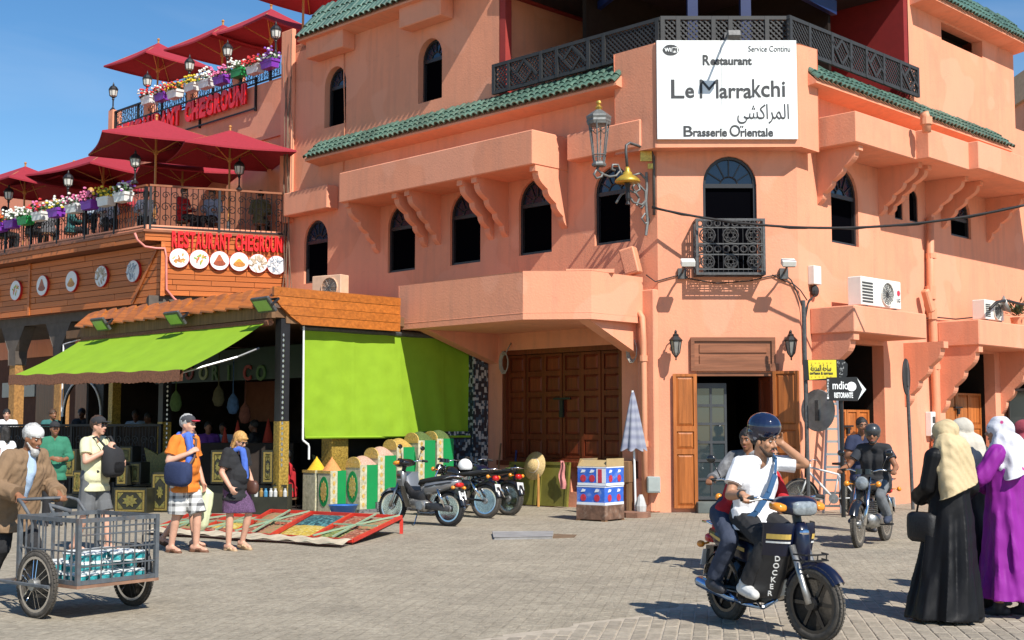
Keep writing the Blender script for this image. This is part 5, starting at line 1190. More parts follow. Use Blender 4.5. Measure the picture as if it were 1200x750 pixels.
# ---- the big white sign
so1=.43
sg=thing('restaurant_sign', 'big white sign board Restaurant Le Marrakchi on the building corner', 'sign', tuple(FC.P(FC.S(852, 100, so1), FC.Z(852, 164, so1), so1)))
x0, x1=FC.S(769.5, 100, so1), FC.S(933.5, 100, so1); z0, z1=FC.Z(852, 163.5, so1), FC.Z(852, 48, so1)
xm=FC.S(845, 100, so1)
for a, c in ((x0, xm-.003), (xm+.003, x1)):
 b=MB(FC.M); b.box(a, c, -so1-.04, -so1+.025, z0, z1); b.build('panel', WHITE_SIGN, sg, world=True, bevel=.004)
def sign_text(F, txt, px0, px1, pyc, size, out, parent, m=INK, bold=0, shear=0, name='lettering', depth=.004, width=True):
 a, _=F.hit(px0, pyc, out); c, z=F.hit(px1, pyc, out); mz=F.Z((px0+px1)/2, pyc, out)
 me=text_mesh(txt, size, depth, bold=bold, shear=shear, width=(c-a) if width else None)
 n=len(me.vertices); co=np.empty(n*3, dtype=np.float32); me.vertices.foreach_get('co', co); co=co.reshape(-1, 3); cx=(co[:, 0].max()+co[:, 0].min())/2
 return put_text(me, name, m, parent, F.M@Matrix.Translation(((a+c)/2-cx, -out-depth-.002, mz)))
o1=so1+.04
for c, a, b_, sz, py, bd in [('L', 786.5, 802, .52, 105.5, -.004), ('e', 803, 813.5, .40, 106.8, .002), ('M', 820, 842, .54, 105.5, -.010), ('arra', 843, 881, .40, 107.2, .002), ('k', 881.5, 892, .49, 104.5, .0), ('ch', 892, 914, .44, 105, .0), ('i', 916.5, 920, .44, 105, 0)]:
 sign_text(FC, c, a, b_, py, sz, o1, sg, bold=bd+.006)
sign_text(FC, 'R', 823.5, 832, 71, .27, o1, sg, bold=.006); sign_text(FC, 'estaurant', 832.5, 881, 71.8, .21, o1, sg, bold=.007)
sign_text(FC, 'Service Continu', 877, 926, 57.5, .16, o1, sg, bold=-.001)
sign_text(FC, 'B', 801, 812, 154.5, .29, o1, sg, bold=.003); sign_text(FC, 'rasserie', 812.5, 852, 155.6, .22, o1, sg, bold=.005)
sign_text(FC, 'O', 855, 867.5, 154, .31, o1, sg, bold=.002); sign_text(FC, 'rientale', 868, 906, 155.6, .22, o1, sg, bold=.005)
sign_text(FC, '\ufef2\ufeb8\ufedb\ufe8d\ufeae\ufee4\ufedf\ufe8d', 864, 924.5, 132, .40, o1, sg, bold=.0)
lx, lz=FC.hit(786, 58.7, o1); b=MB(FC.M)
b.prism([(lx+.155*math.copysign(abs(math.cos(a))**.7, math.cos(a)), lz+.075*math.sin(a)+.03*math.sin(a)*abs(math.sin(a))**3) for a in [k*math.pi/14 for k in range(28)]], -o1-.006, -o1-.001); b.build('logo', INK, sg, world=True)
b=MB(FC.M); b.prism([(lx+.075+.062*math.copysign(abs(math.cos(a))**.5, math.cos(a)), lz+.052*math.copysign(abs(math.sin(a))**.5, math.sin(a))) for a in [k*math.pi/10 for k in range(20)]], -o1-.009, -o1-.0065); b.build('logo', WHITE_SIGN, sg, world=True)
sign_text(FC, 'Wi', 778.5, 786, 58.7, .10, o1+.007, sg, m=WHITE_SIGN, bold=.003); sign_text(FC, 'Fi', 788, 793.5, 58.7, .10, o1+.010, sg, bold=.003)
# ---- floodlights
def flood(F, px, py, out, arm_from, label, group):
 x, z=F.hit(px, py, out); t=thing('floodlight', label, 'floodlight', tuple(F.P(x, z, out)), F.ang, group)
 M=F.M@Matrix.Translation((x, -out, z))@Matrix.Rotation(math.radians(25), 4, 'X')
 b=MB(M); b.box(-.13, .13, -.09, .09, -.05, .06); b.build('housing', AC_WHITE if arm_from[1]>0 else IRON_GREY, t, world=True, bevel=.012)
 b=MB(M); b.box(-.11, .11, -.075, .075, -.062, -.051); b.build('lens', GLASS, t, world=True)
 b=MB(F.M); ax, az=arm_from[0], arm_from[2]; b.tube([(ax, -.02, az), (ax, -out*.5, (az+z)/2+.02), (x, -out+.06, z+.03)], .022, 5); b.build('arm', IRON_GREY, t, world=True)
 b=MB(F.M); b.box(ax-.08, ax+.08, -.07, -.001+.0, az-.1, az+.1); b.build('wall_plate', IRON_GREY, t, world=True)
ax, az=FC.hit(799, 321, 0); flood(FC, 806, 308, .62, (ax, 1, az), 'wall floodlight on an arm left of the iron balcony', 'floodlights beside the balcony')
ax, az=FC.hit(918, 321, 0); flood(FC, 924, 308, .62, (ax, 1, az), 'wall floodlight on an arm right of the iron balcony', 'floodlights beside the balcony')
ax, az=FC.hit(862, 44, .30); az_=zs1+.05
x, z=FC.hit(860, 40, 1.15); t=thing('floodlight', 'dark floodlight on a long arm above the white sign', 'floodlight', tuple(FC.P(x, z, 1.15)))
M=FC.M@Matrix.Translation((x, -1.15, z))@Matrix.Rotation(math.radians(-20), 4, 'X'); b=MB(M); b.box(-.12, .12, -.07, .07, -.08, .05); b.build('housing', IRON_GREY, t, world=True, bevel=.012)
b=MB(FC.M); b.tube([(x+.03, -.26, z+.25), (x+.02, -.7, z+.22), (x, -1.12, z+.05)], .022, 5); b.build('arm', IRON_GREY, t, world=True)
b=MB(FC.M); b.box(x-.03, x+.08, -.30, -.24, z-.1, z+.3); b.build('clamp', IRON_GREY, t, world=True)
# ---- iron balcony grille
bx0, bx1=FC.S(815.5, 290, .36), FC.S(897, 290, .36); bz0, bz1=FC.Z(856, 322, .36), FC.Z(856, 256, .36)
t=thing('balcony_grille', 'black wrought iron balcony grille at the arched window under the sign', 'balcony', tuple(FC.P((bx0+bx1)/2, bz0, 0)))
def frame_rect(b, x0, x1, z0, z1, y, w_, axis='x', fx=0):
 for (a0, a1, c0, c1) in [(x0, x1, z0, z0+w_), (x0, x1, z1-w_, z1), (x0, x0+w_, z0+w_, z1-w_), (x1-w_, x1, z0+w_, z1-w_)]:
  if axis=='x':b.box(a0, a1, y-.012, y+.012, c0, c1)
  else:b.box(fx-.012, fx+.012, a0, a1, c0, c1)
b=MB(FC.M); frame_rect(b, bx0, bx1, bz0, bz1, -.36, .045); b.build('front_frame', IRON_GREY, t, world=True)
for xx in (bx0+.012, bx1-.012):
 b=MB(FC.M); frame_rect(b, -.346, -.001, bz0, bz1, 0, .04, 'y', xx)
 for k in range(1, 5):b.box(xx-.008, xx+.008, -.346+k*.069-.008, -.346+k*.069+.008, bz0+.04, bz1-.04)
 b.build('side_frame', IRON_GREY, t, world=True)
b=MB(FC.M)
for k in range(9):b.box(bx0+.03, bx1-.03, -.34+k*.04, -.33+k*.04, bz0+.002, bz0+.018)
tag(b.build('floor_bars', IRON, t, world=True), kind='stuff')
W_, H_=bx1-bx0, bz1-bz0
def ringpts(cx, cz, r, y, n=12):return [(cx+r*math.cos(2*math.pi*k/n), y, cz+r*math.sin(2*math.pi*k/n)) for k in range(n)]
for zz in (.10, .36, .55, .84):
 b=MB(FC.M); z=bz0+H_*zz; b.box(bx0+.045, bx1-.045, -.366, -.354, z-.012, z+.012); b.build('cross_bar', IRON_GREY, t, world=True)
for (cz, r, n_) in ((.23, .125, 6), (.70, .145, 6), (.455, .06, 12), (.91, .055, 12)):
 for k in range(n_//2 if r>.1 else n_-4):
  m_=n_//2 if r>.1 else n_-4; cx=bx0+W_*(k+.5)/m_
  b=MB(FC.M); b.tube(ringpts(cx, bz0+H_*cz, r, -.36), .014, 4, closed=True)
  if r>.1:
   for q in range(6):
    a=q*math.pi/3; b.tube([(cx+r*.45*math.cos(a)+r*.38*math.cos(a+s_), -.36, bz0+H_*cz+r*.45*math.sin(a)+r*.38*math.sin(a+s_)) for s_ in (-2.4, -1.2, 0, 1.2, 2.4)], .01, 4)
  b.build('scroll', IRON_GREY, t, world=True)
b=MB(FC.M)
for k in range(14):xx=bx0+W_*(k+.5)/14; b.box(xx-.006, xx+.006, -.363, -.357, bz0+.04, bz1-.04)
tag(b.build('vertical_bars', IRON, t, world=True), kind='stuff')
# ---- wall lanterns
LANT_GLASS=mat('dim lantern glass', (.22, .22, .20), rough=.15, var=.2)
def make_lantern(label):
 t=thing('wall_lantern', label, 'lantern', group='black lanterns beside the entrance')
 b=MB(); b.lathe([(.03, -.26), (.05, -.22), (.075, -.17), (.115, .08), (.12, .085)], 6); b.build('glass', LANT_GLASS, t)
 b=MB()
 for k in range(6):
  a=k*math.pi/3; b.tube([(.05*math.cos(a), .05*math.sin(a), -.22), (.082*math.cos(a), .082*math.sin(a), -.17), (.123*math.cos(a), .123*math.sin(a), .085)], .009, 4)
 b.lathe([(.14, .08), (.145, .10), (.09, .16), (.06, .19), (.07, .21), (.02, .25), (.03, .28), (.0, .33)], 6); b.lathe([(.0, -.34), (.02, -.31), (.012, -.28), (.055, -.23)], 6); b.build('frame', IRON, t)
 b=MB(); b.tube([(0, .30, .02), (0, .22, .22), (0, .1, .30), (0, 0, .27)], .014, 5); b.lathe([(.05, -.015), (.05, .015)], 8, (0, .29, .02), Matrix.Rotation(math.pi/2, 3, 'X')); b.build('bracket', IRON, t)
 return t
for i, px in enumerate((792, 927)):
 x, z=FC.hit(px, 404, .31); t=make_lantern(['black wall lantern left of the entrance', 'black wall lantern right of the entrance'][i]); M=TR(FC.P(x, z, .31), 0, .88); t.matrix_basis=M; TM[t.name]=M
 # ---- ornate street lantern on its bracket
t=thing('street_lantern', 'ornate grey street lantern on a scrolled bracket at the building corner', 'street lamp', tuple(FL.P(FL.S(757, 230), FL.Z(757, 262), 0)))
ly=23.75; p=PX(702, 193, ly); GREYP=mat('grey painted cast iron', (.16, .165, .16), rough=.5, metal=.3, var=.25, scale=18)
b=MB(Matrix.Translation(p)); b.lathe([(.09, .02), (.10, .10), (.185, .80), (.19, .81)], 6); b.build('glass', mat('clear lantern glass', (.5, .42, .36), rough=.1, alpha=.08), t, world=True)
b=MB(Matrix.Translation(p))
for k in range(6):
 a=k*math.pi/3+.26; b.tube([(.10*math.cos(a), .10*math.sin(a), .02), (.115*math.cos(a), .115*math.sin(a), .12), (.20*math.cos(a), .20*math.sin(a), .80)], .014, 4)
 a2=a+math.pi/3; b.tube([(.185*math.cos(a), .185*math.sin(a), .70), (.15*math.cos((a+a2)/2), .15*math.sin((a+a2)/2), .62), (.185*math.cos(a2), .185*math.sin(a2), .70)], .010, 4)
 b.tube([(.135*math.cos(a), .135*math.sin(a), .18), (.135*math.cos(a2), .135*math.sin(a2), .18)], .012, 4)
b.build('cage', GREYP, t, world=True)
b=MB(Matrix.Translation(p)); b.lathe([(.215, .76), (.225, .80), (.235, .82), (.225, .86), (.24, .90), (.235, .93), (.11, 1.02), (.06, 1.05)], 6); b.lathe([(.13, -.03), (.14, .0), (.12, .04), (.10, .06)], 6); b.build('crown', GREYP, t, world=True)
b=MB(Matrix.Translation(p)); b.lathe([(.05, 1.05), (.075, 1.09), (.03, 1.14), (.055, 1.18), (.04, 1.22), (.0, 1.24)], 8); b.build('finial', BRASS, t, world=True)
def spiral(c, r0, turns, a0, sg_=1, n=18):return [(c[0]+r0*(1-.8*k/n)*math.cos(a0+sg_*turns*2*math.pi*k/n), c[1]+r0*(1-.8*k/n)*math.sin(a0+sg_*turns*2*math.pi*k/n)) for k in range(n+1)]
def Yd(px):return ly+(px-702)/55*.55
def pxtube(b, pts, r, n=5):b.tube([PX(px, py, Yd(px)) for px, py in pts], r, n)
for pts in ([(702, 193), (700, 199), (706, 204), (714, 207), (722, 206), (727, 200), (724, 193), (718, 193), (717, 198), (721, 200)], [(700, 197), (696, 204), (699, 209), (705, 207), (706, 202)], [(727, 200), (735, 212), (748, 216), (756, 224), (757, 236), (752, 244), (746, 240), (749, 233)], [(741, 206), (750, 203), (757, 210), (758, 222)], [(736, 228), (742, 237), (752, 240), (758, 234)], [(722, 238), (728, 228), (737, 223), (745, 226), (749, 232)], [(745, 214), (741, 220), (745, 225), (750, 222), (748, 217)]):
 b=MB(); pxtube(b, pts, .024); b.build('scroll', GREYP, t, world=True, smooth=True)
b=MB(); pxtube(b, [(757.5, 202), (758, 220), (757, 236), (759, 260), (757, 276)], .03); b.build('wall_bar', GREYP, t, world=True)
b=MB(); pxtube(b, [(756, 250), (752, 256), (756, 262), (761, 258), (758, 252)], .02); b.build('scroll', GREYP, t, world=True)
t=thing('bell_lamp', 'yellow brass bell shaped lamp hanging from a bent pipe at the corner', 'lamp', tuple(PX(735, 215, 23.9)))
p=PX(735.5, 214, 23.9)
b=MB(Matrix.Translation(p)); b.lathe([(.235, .0), (.245, .02), (.225, .06), (.15, .12), (.09, .15), (.085, .19), (.05, .22), (.055, .25), (.03, .30)], 18); b.build('shade', mat('brassy yellow enamel', (.50, .34, .05), rough=.35, metal=.4, var=.25), t, world=True, smooth=True)
b=MB(Matrix.Translation(p)); b.lathe([(.05, -.42), (.03, -.36), (.045, -.30), (.04, -.1), (.07, -.02)], 8); b.build('pendant', IRON, t, world=True)
b=MB(); b.tube([PX(735, 195, 23.9), PX(733.5, 178, 23.9), PX(734, 170, 23.9), PX(738, 167.5, 23.95), PX(752, 172, 24.1), PX(763, 177, 24.2), PX(766, 184, 24.22), PX(766.5, 252, 24.22)], .028, 7); b.build('pipe', IRON_GREY, t, world=True, smooth=True)
b=MB(); b.cbox(PX(757, 183, 24.15), (.22, .06, .2)); b.cbox(PX(762, 195, 24.15), (.1, .06, .1)); b.build('clamp', BRASS, t, world=True)
# ---- loudspeaker box painted like the wall
p=FL.P(FL.S(750, 308), FL.Z(750, 308), .28); t=thing('speaker_box', 'salmon painted loudspeaker box tilted on the building corner', 'loudspeaker', tuple(p))
M=Matrix.Translation(p)@Matrix.Rotation(math.radians(-25), 4, 'Z')@Matrix.Rotation(math.radians(-14), 4, 'Y'); b=MB(M); b.box(-.15, .15, -.12, .12, -.26, .26); b.build('cabinet', PINK_PAINT, t, world=True, bevel=.02)
b=MB(M); b.box(-.12, .12, -.132, -.121, -.22, .22); b.build('grille', mat('painted grille', (.5, .2, .12), rough=.9, var=.4, scale=60), t, world=True)
b=MB(); b.tube([p, p+FL.n*.3], .02, 5); b.build('bracket', IRON_GREY, t, world=True)
# ---- cables
def sag(a, c, s, n=24):return [Vector(a).lerp(Vector(c), k/n)-Vector((0, 0, s*4*(k/n)*(1-k/n))) for k in range(n+1)]
a=PX(764, 243, 23.9); c=PX(1215, 237, 22.0)
b=MB(); b.tube(sag(a, c, .42), .024, 5); b.tube([q+Vector((0, .01*math.sin(i*1.9), .022*math.cos(i*1.7))) for i, q in enumerate(sag(a, c, .43))], .014, 4); tag(b.build('power_cable', CABLE, smooth=True), 'black power cable sagging across the right half of the facade', 'cable')
def wall_cable(F, pts, out, r, label, name='wall_cable', m=None):
 b=MB(); b.tube([F.P(*F.hit(px, py, out), out) for px, py in pts], r, 5); return tag(b.build(name, m or CABLE, smooth=True), label, 'cable')
wall_cable(FC, [(757, 322), (768, 330), (782, 326), (797, 322), (810, 327), (840, 332), (880, 329), (900, 324), (917, 321)], .03, .012, 'thin black cable running below the iron balcony')
wall_cable(FC, [(920, 322), (927, 328), (934, 342), (941, 362), (944, 385), (945, 420)], .04, .014, 'black cable dropping from the right floodlight towards the pole')
wall_cable(FC, [(905, 322), (917, 328), (930, 333), (938, 340), (946, 352)], .035, .012, 'thin black cable curving below the small junction box')
wall_cable(FR, [(1043, 366), (1060, 372), (1085, 373), (1100, 372), (1120, 374), (1140, 372), (1158, 368)], .06, .016, 'black cable running between both right air conditioners')
wall_cable(FR, [(1160, 362), (1168, 354), (1180, 352), (1195, 356), (1215, 360)], .9, .035, 'thick cables looping behind the grey horn loudspeaker')
wall_cable(FL, [(403, 50), (403, 90), (404, 140), (402, 200)], .03, .014, 'thin conduit on the upper left facade between two windows', m=PINK_PAINT)
b=MB(); r=random.Random(5)
for k in range(7):
 pts=[(955-k*1.3+r.uniform(-1, 1), 346+k), (948-k*.7, 352+k*2), (944-k*.5+r.uniform(-1, 1), 372+k*2), (943+r.uniform(-2, 3), 410), (944+r.uniform(-2, 3), 470), (945+r.uniform(-2, 3), 560)]
 b.tube([PX(px, py, 23.62+r.uniform(-.04, .04)) for px, py in pts], r.uniform(.007, .016), 5)
tag(b.build('cable_bundle', CABLE, smooth=True), 'bundle of grey black cables running down the sign pole', 'cables', kind='stuff')
p=FR.P(FR.S(951, 325), FR.Z(951, 334), 0); t=thing('junction_box', 'small grey junction box right of the balcony', 'box', tuple(p), FR.ang)
b=MB(); b.box(-.13, .13, -.14, -.001, 0, .36); b.build('case', AC_WHITE, t, bevel=.01); b=MB(); b.ell((0, -.07, -.12), (.1, .07, .12), 8, 6); b.build('cable_coil', CABLE, t)
# ---- air conditioners
AC_DARK=mat('dark grille', (.05, .05, .05), rough=.6); RED_DOT=mat('red badge', (.6, .02, .05), rough=.4)
def make_ac(p, rz, w_, h, label, badge=False, tint=None, side=True):
 t=thing('air_conditioner', label, 'air conditioner', tuple(p), rz, None); m=tint or AC_WHITE
 b=MB(); b.box(-w_/2, w_/2, -.30, 0, .06, h); b.build('casing', m, t, bevel=.015)
 b=MB(); c=(w_*.13, h*.53); r=h*.38; b.lathe([(r, -.02), (r, .03), (r*.96, .03), (r*.96, -.01), (0, -.012)], 20, (c[0], -.305, c[1]), Matrix.Rotation(math.pi/2, 3, 'X')); b.build('fan_guard', m, t)
 b=MB()
 for k in range(1, 6):b.tube([(c[0]+r*k/6*math.cos(q*math.pi/8), -.322, c[1]+r*k/6*math.sin(q*math.pi/8)) for q in range(16)], .006, 3, closed=True)
 for k in range(6):a=k*math.pi/6; b.tube([(c[0]-r*math.cos(a), -.325, c[1]-r*math.sin(a)), (c[0]+r*math.cos(a), -.325, c[1]+r*math.sin(a))], .006, 3)
 tag(b.build('fan_wires', AC_DARK if tint is None else IRON_GREY, t), kind='stuff')
 b=MB(); c5=w_*.40
 if side:
  for k in range(7):z=.12+k*(h-.2)/7; b.box(-w_/2+.03, -w_/2+w_*.28, -.306, -.301, z, z+(h-.2)/7*.6)
  tag(b.build('side_grille', AC_DARK, t), kind='stuff')
 if badge:
  b=MB(); b.prism(ngon((w_*.43, h*.62), h*.09, 12), -.31, -.301); b.build('badge', RED_DOT, t)
  put_text(text_mesh('LG', h*.17, .003, width=h*.2), 'lettering', AC_DARK, t, TM[t.name]@Matrix.Translation((w_*.425, -.306, h*.38)))
 for sx in (-1, 1):b=MB(); b.box(sx*w_*.36-.03, sx*w_*.36+.03, -.30, 0, 0, .06); b.build('foot', IRON_GREY, t)
 return t
x, z=FR.hit(1019, 362, .45); make_ac(FR.P(x, cA[2]+.0, .42), FR.ang, FR.S(1043, 345, .6)-FR.S(996, 345, .6), .62, 'white air conditioner with a red badge on the first right canopy', True)
x, z=FR.hit(1153, 372, .5); make_ac(FR.P(x, cB[2], .45), FR.ang, .95, .50, 'white air conditioner on the second right canopy beside the horn')
x, z=FL.hit(389, 343, .9); make_ac((atY(392, 344, 29.5).x, 29.5, 4.45), -.55, .85, .62, 'beige air conditioner on the canopy roof below the left windows', False, mat('beige casing', (.66, .42, .28), rough=.6, dirt=(.5, .3, .2, .4)), side=False)
b=MB(FL.M); b.box(FL.S(345, 330), FL.S(470, 350), -1.45, -.001, 4.20, 4.445); b.build('rear_canopy', PLASTER, building, world=True)
# ---- horn and plant on the right canopy
p=FR.P(FR.S(1170, 360, .7), FR.Z(1170, 360, .7), .7); t=thing('horn_loudspeaker', 'grey horn loudspeaker above the second right canopy', 'loudspeaker', tuple(p))
Rh=Matrix.Rotation(math.radians(70), 3, 'Y')@Matrix.Rotation(.3, 3, 'X'); b=MB(Matrix.Translation(p)); b.lathe([(.05, -.3), (.06, -.05), (.1, .08), (.21, .2), (.22, .2), (.1, .06)], 14, (0, 0, 0), Rh); b.build('horn', GREY_DISC, t, world=True, smooth=True)
b=MB(); b.tube([p, Vector((p.x, p.y, cB[2]-.01))], .025, 5); b.build('stand', IRON_GREY, t, world=True)
t=thing('potted_plant', 'small green plant on the canopy at the right edge', 'plant', tuple(FR.P(FR.S(1192, 375, .6), cB[2], .6)))
b=MB(); b.lathe([(.12, 0), (.16, .22), (.13, .22), (.0, .2)], 10); b.build('pot', PINK_PAINT, t)
b=MB(); r=random.Random(4)
for k in range(160):
 d=Vector((r.uniform(-1, 1), r.uniform(-1, 1), r.uniform(0, 1.1))); q=d.normalized()*r.uniform(.1, .45)+Vector((0, 0, .25)); e=d.cross(Vector((0, 0, 1))).normalized()*.03; l=d.normalized()*.08
 b.add([q-l, q+e, q+l, q-e], [(0, 1, 2, 3)])
b.build('foliage', mat('plant leaf', (.06, .10, .045), rough=.6, rv=.2), t)
# ---- down pipes
def downpipe(F, pts, out, r, label, joints):
 p0=F.P(*F.hit(*pts[-1], out), out); t=thing('down_pipe', label, 'pipe', (p0.x, p0.y, 0))
 b=MB(); b.tube([F.P(*F.hit(px, py, out), out) for px, py in pts], r, 8); b.build('pipe', PINK_PAINT, t, world=True, smooth=True)
 for (px, py, k) in joints:q=F.P(*F.hit(px, py, out), out); b=MB(); b.lathe([(r*1.35, -.09*k), (r*1.35, .09*k)], 10, q); b.build('joint', PINK_PAINT, t, world=True)
 return t
downpipe(FR, [(1083, 132), (1085.5, 140), (1086, 155)], 1.35, .09, 'short salmon pipe under the green eave on the right', [(1085.5, 142, .8)])
downpipe(FR, [(1090, 255), (1090.5, 340), (1092, 365), (1097, 470), (1098, 590)], .12, .085, 'tall salmon drain pipe on the right facade', [(1090.5, 343, 1.6), (1092, 368, 1.3), (1091, 300, .6), (1096, 430, .6), (1097, 520, .6)])
b=MB(); q=FR.P(*FR.hit(1088, 352, .2), .2); b.beam(q+Vector((-.1, -.1, .22)), q+Vector((.06, .02, -.25)), .16, .16); tag(b.build('pipe_elbow', PINK_PAINT, bevel=.03), 'thick painted elbow halfway up the tall drain pipe', 'pipe')
downpipe(FL, [(742, 368), (750, 367), (752.5, 372), (754, 400), (755, 480), (756, 590)], .24, .06, 'salmon drain pipe on the corner pier by the closed parasol', [(754, 420, .6), (755, 520, .6)])
# ---- small boxes on the wall
p=FL.P(-.33, .48, .27); t=thing('electric_box', 'grey electric box on the foot of the corner pier', 'box', tuple(p)); M=TR((PX(766, 577, 24.0).x, 24.02, PX(766, 577.5, 24.0).z))
t.matrix_basis=M; TM[t.name]=M
b=MB(); b.box(-.12, .12, -.1, .3, 0, .3); b.build('case', mat('grey green enamel', (.34, .38, .36), rough=.5, var=.08), t, bevel=.012); b=MB(); b.box(-.1, .1, -.108, -.101, .03, .27); b.build('door', mat('grey green enamel', (.34, .38, .36)), t)
x, z=FR.hit(1090, 511, 0); t=thing('meter_box', 'white meter box with two dark windows low on the right facade', 'box', tuple(FR.P(x, z, 0)), FR.ang)
b=MB(); b.box(-.2, .2, -.14, -.001, 0, .52); b.build('case', WHITE, t, bevel=.01)
for sx in (-.09, .09):b=MB(); b.box(sx-.06, sx+.06, -.147, -.141, .28, .42); b.build('window', AC_DARK, t)
# coils and hooks near the shutters
for px, py, l in [(591, 425, 'loop of grey cable hanging left of the shutters'), (741, 411, 'coil of grey wire on the pier right of the shutters')]:
 x, z=FL.hit(px, py, .2); b=MB()
 for k in range(4):b.tube([FL.P(x+(.10+.01*k)*math.cos(q*.7+k), z+(.18+.02*k)*math.sin(q*.7+k), .18+.015*k) for q in range(9)], .012, 4, closed=True)
 b.tube([FL.P(x, z+.18, .18), FL.P(x+.02, z+.42, .02)], .015, 4); tag(b.build('wire_coil', mat('grey wire', (.35, .32, .28), rough=.6), smooth=True), l, 'wire')
 # ================================================================== signs on poles
YELLOW=mat('yellow enamel', (.70, .58, .03), rough=.4, var=.05); BLACK_EN=mat('black enamel', (.012, .012, .013), rough=.35)
YS=23.3
p=PX(948, 600, YS); t=thing('yellow_sign_post', 'black pole with a yellow direction sign and a round sign seen from behind', 'sign post', (p.x, YS, 0))
b=MB(); b.tube([(p.x, YS, 0), (p.x-.03, YS, PX(946, 352, YS).z)], .038, 8); b.build('pole', IRON_GREY, t, world=True)
def plate(pts, Y, d0, d1, m, name, par):
 b=MB(); q=[PX(px, py, Y) for px, py in pts]; b.prism([(v.x, v.z) for v in q], Y+d0, Y+d1); return b.build(name, m, par, world=True)
plate([(939.5, 422), (987, 421.5), (992, 427), (991.5, 440), (987, 445.5), (941, 446)], YS, -.085, -.055, BLACK_EN, 'back_plate', t)
plate([(945.5, 422.3), (978.3, 422), (979, 442.8), (947, 445.3)], YS, -.094, -.086, YELLOW, 'yellow_plate', t)
b=MB(); r=random.Random(8)
for k in range(26):
 px, py=r.uniform(980.5, 989.5), r.uniform(424, 443); q=PX(px, py, YS-.094); b.add([(q.x+.035*math.cos(a), YS-.0945, q.z+.03*math.sin(a)) for a in [j*2.1+r.random()*6 for j in range(3)]], [(0, 1, 2)])
tag(b.build('grey_pattern', GREY_DISC, t, world=True), kind='stuff')
FY=Fac((0, YS-.094), 0)
sign_text(FY, '\ufe94\ufee7\ufef3\ufeaa\ufee4\ufedf\ufe8d \ufe94\ufea3\ufe8e\ufeb3', 950, 974, 431.5, .16, 0, t, name='arabic_lettering')
sign_text(FY, 'terrasse & terrace', 949, 976, 437.3, .07, 0, t, name='lettering', bold=.001)
b=MB()
for py in (425, 441.2):
 for px in (951, 955.5, 960, 964.5, 969, 973.5):q=PX(px, py, YS-.094); b.add([(q.x-.02, YS-.0945, q.z), (q.x+.02, YS-.0945, q.z), (q.x, YS-.0945, q.z-.03)], [(0, 1, 2)])
tag(b.build('triangle_border', mat('ochre enamel', (.45, .30, .02), rough=.4), t, world=True), kind='stuff')
def disc_sign(cx, cy, rpx, Y, rz, par, m=GREY_DISC):
 c=PX(cx, cy, Y); R=rpx/FPX*Y; M=Matrix.Translation(c)@Matrix.Rotation(rz, 4, 'Z')
 b=MB(M); b.lathe([(0, -.012), (R, -.012), (R+.012, 0), (R, .012), (0, .012)], 28, (0, 0, 0), Matrix.Rotation(math.pi/2, 3, 'X')); o=b.build('disc', m, par, world=True)
 b=MB(M); b.box(-.04, .04, -.04, -.013, -R*.5, R*.5); b.build('clamp', IRON_GREY, par, world=True); return o
disc_sign(958.5, 481, 24, YS+.10, math.radians(-52), t)
YB=22.9; p=PX(989, 620, YB); t=thing('arrow_sign_post', 'black arrow shaped restaurant sign with white lettering on a dark pole', 'sign post', (p.x, YB, 0))
b=MB(); b.tube([(p.x, YB, 0), (p.x, YB, PX(988, 446, YB).z)], .04, 8); b.build('pole', BLACK_EN, t, world=True)
plate([(967.5, 442.5), (1003, 442), (1014, 456.5), (1003.5, 470), (968.5, 469.5)], YB, -.075, -.045, BLACK_EN, 'arrow_plate', t)
FB=Fac((0, YB-.075), 0)
plate([(1003, 443.5), (1013.4, 456.5), (1004, 469), (1009, 456.5)], YB, -.080, -.0752, WHITE_SIGN, 'white_chevron', t)
sign_text(FB, 'mdio', 975.5, 994, 452, .20, 0, t, m=WHITE_SIGN, bold=.003);
q=PX(998, 453, YB-.078); b=MB(); b.lathe([(.045, -.003), (.085, -.003), (.085, .0), (.045, .0)], 16, (q.x, YB-.077, q.z), Matrix.Rotation(math.pi/2, 3, 'X')); b.build('letter_ring', WHITE_SIGN, t, world=True)
sign_text(FB, 'RISTORANTE', 977.5, 999.5, 463.5, .13, 0, t, m=WHITE_SIGN, bold=.004)
for k, ch in enumerate('MAROCAINE'[:7]):sign_text(FB, ch, 969.2, 971.2, 446+k*3.4, .06, 0, t, m=WHITE_SIGN)
YR=25.0; p=PX(1070, 600, YR); t=thing('round_sign_post', 'round traffic sign seen from behind on a leaning grey pole', 'sign post', (p.x, YR, 0))
b=MB(); b.tube([(p.x, YR, 0), PX(1062, 422, YR)], .035, 8); b.build('pole', IRON_GREY, t, world=True); disc_sign(1062, 441.5, 21, YR-.06, math.radians(62), t, CABLE)
# ================================================================== ladder
YA=24.3; pa, pb=PX(965, 596, YA-.35), PX(985.5, 596, YA-.35); qa, qb=PX(970, 463, YA+.2), PX(981, 463, YA+.2)
t=thing('ladder', 'aluminium ladder leaning against the wall behind the arrow sign', 'ladder', ((pa.x+pb.x)/2, pa.y, 0)); pa.z=pb.z=0
for a, c in ((pa, qa), (pb, qb)):b=MB(); b.beam(a, c, .04, .07); b.build('rail', STEEL, t, world=True)
for k in range(9):b=MB(); f=.06+k*.108; b.beam(pa.lerp(qa, f), pb.lerp(qb, f), .045, .045); b.build('rung', STEEL, t, world=True)
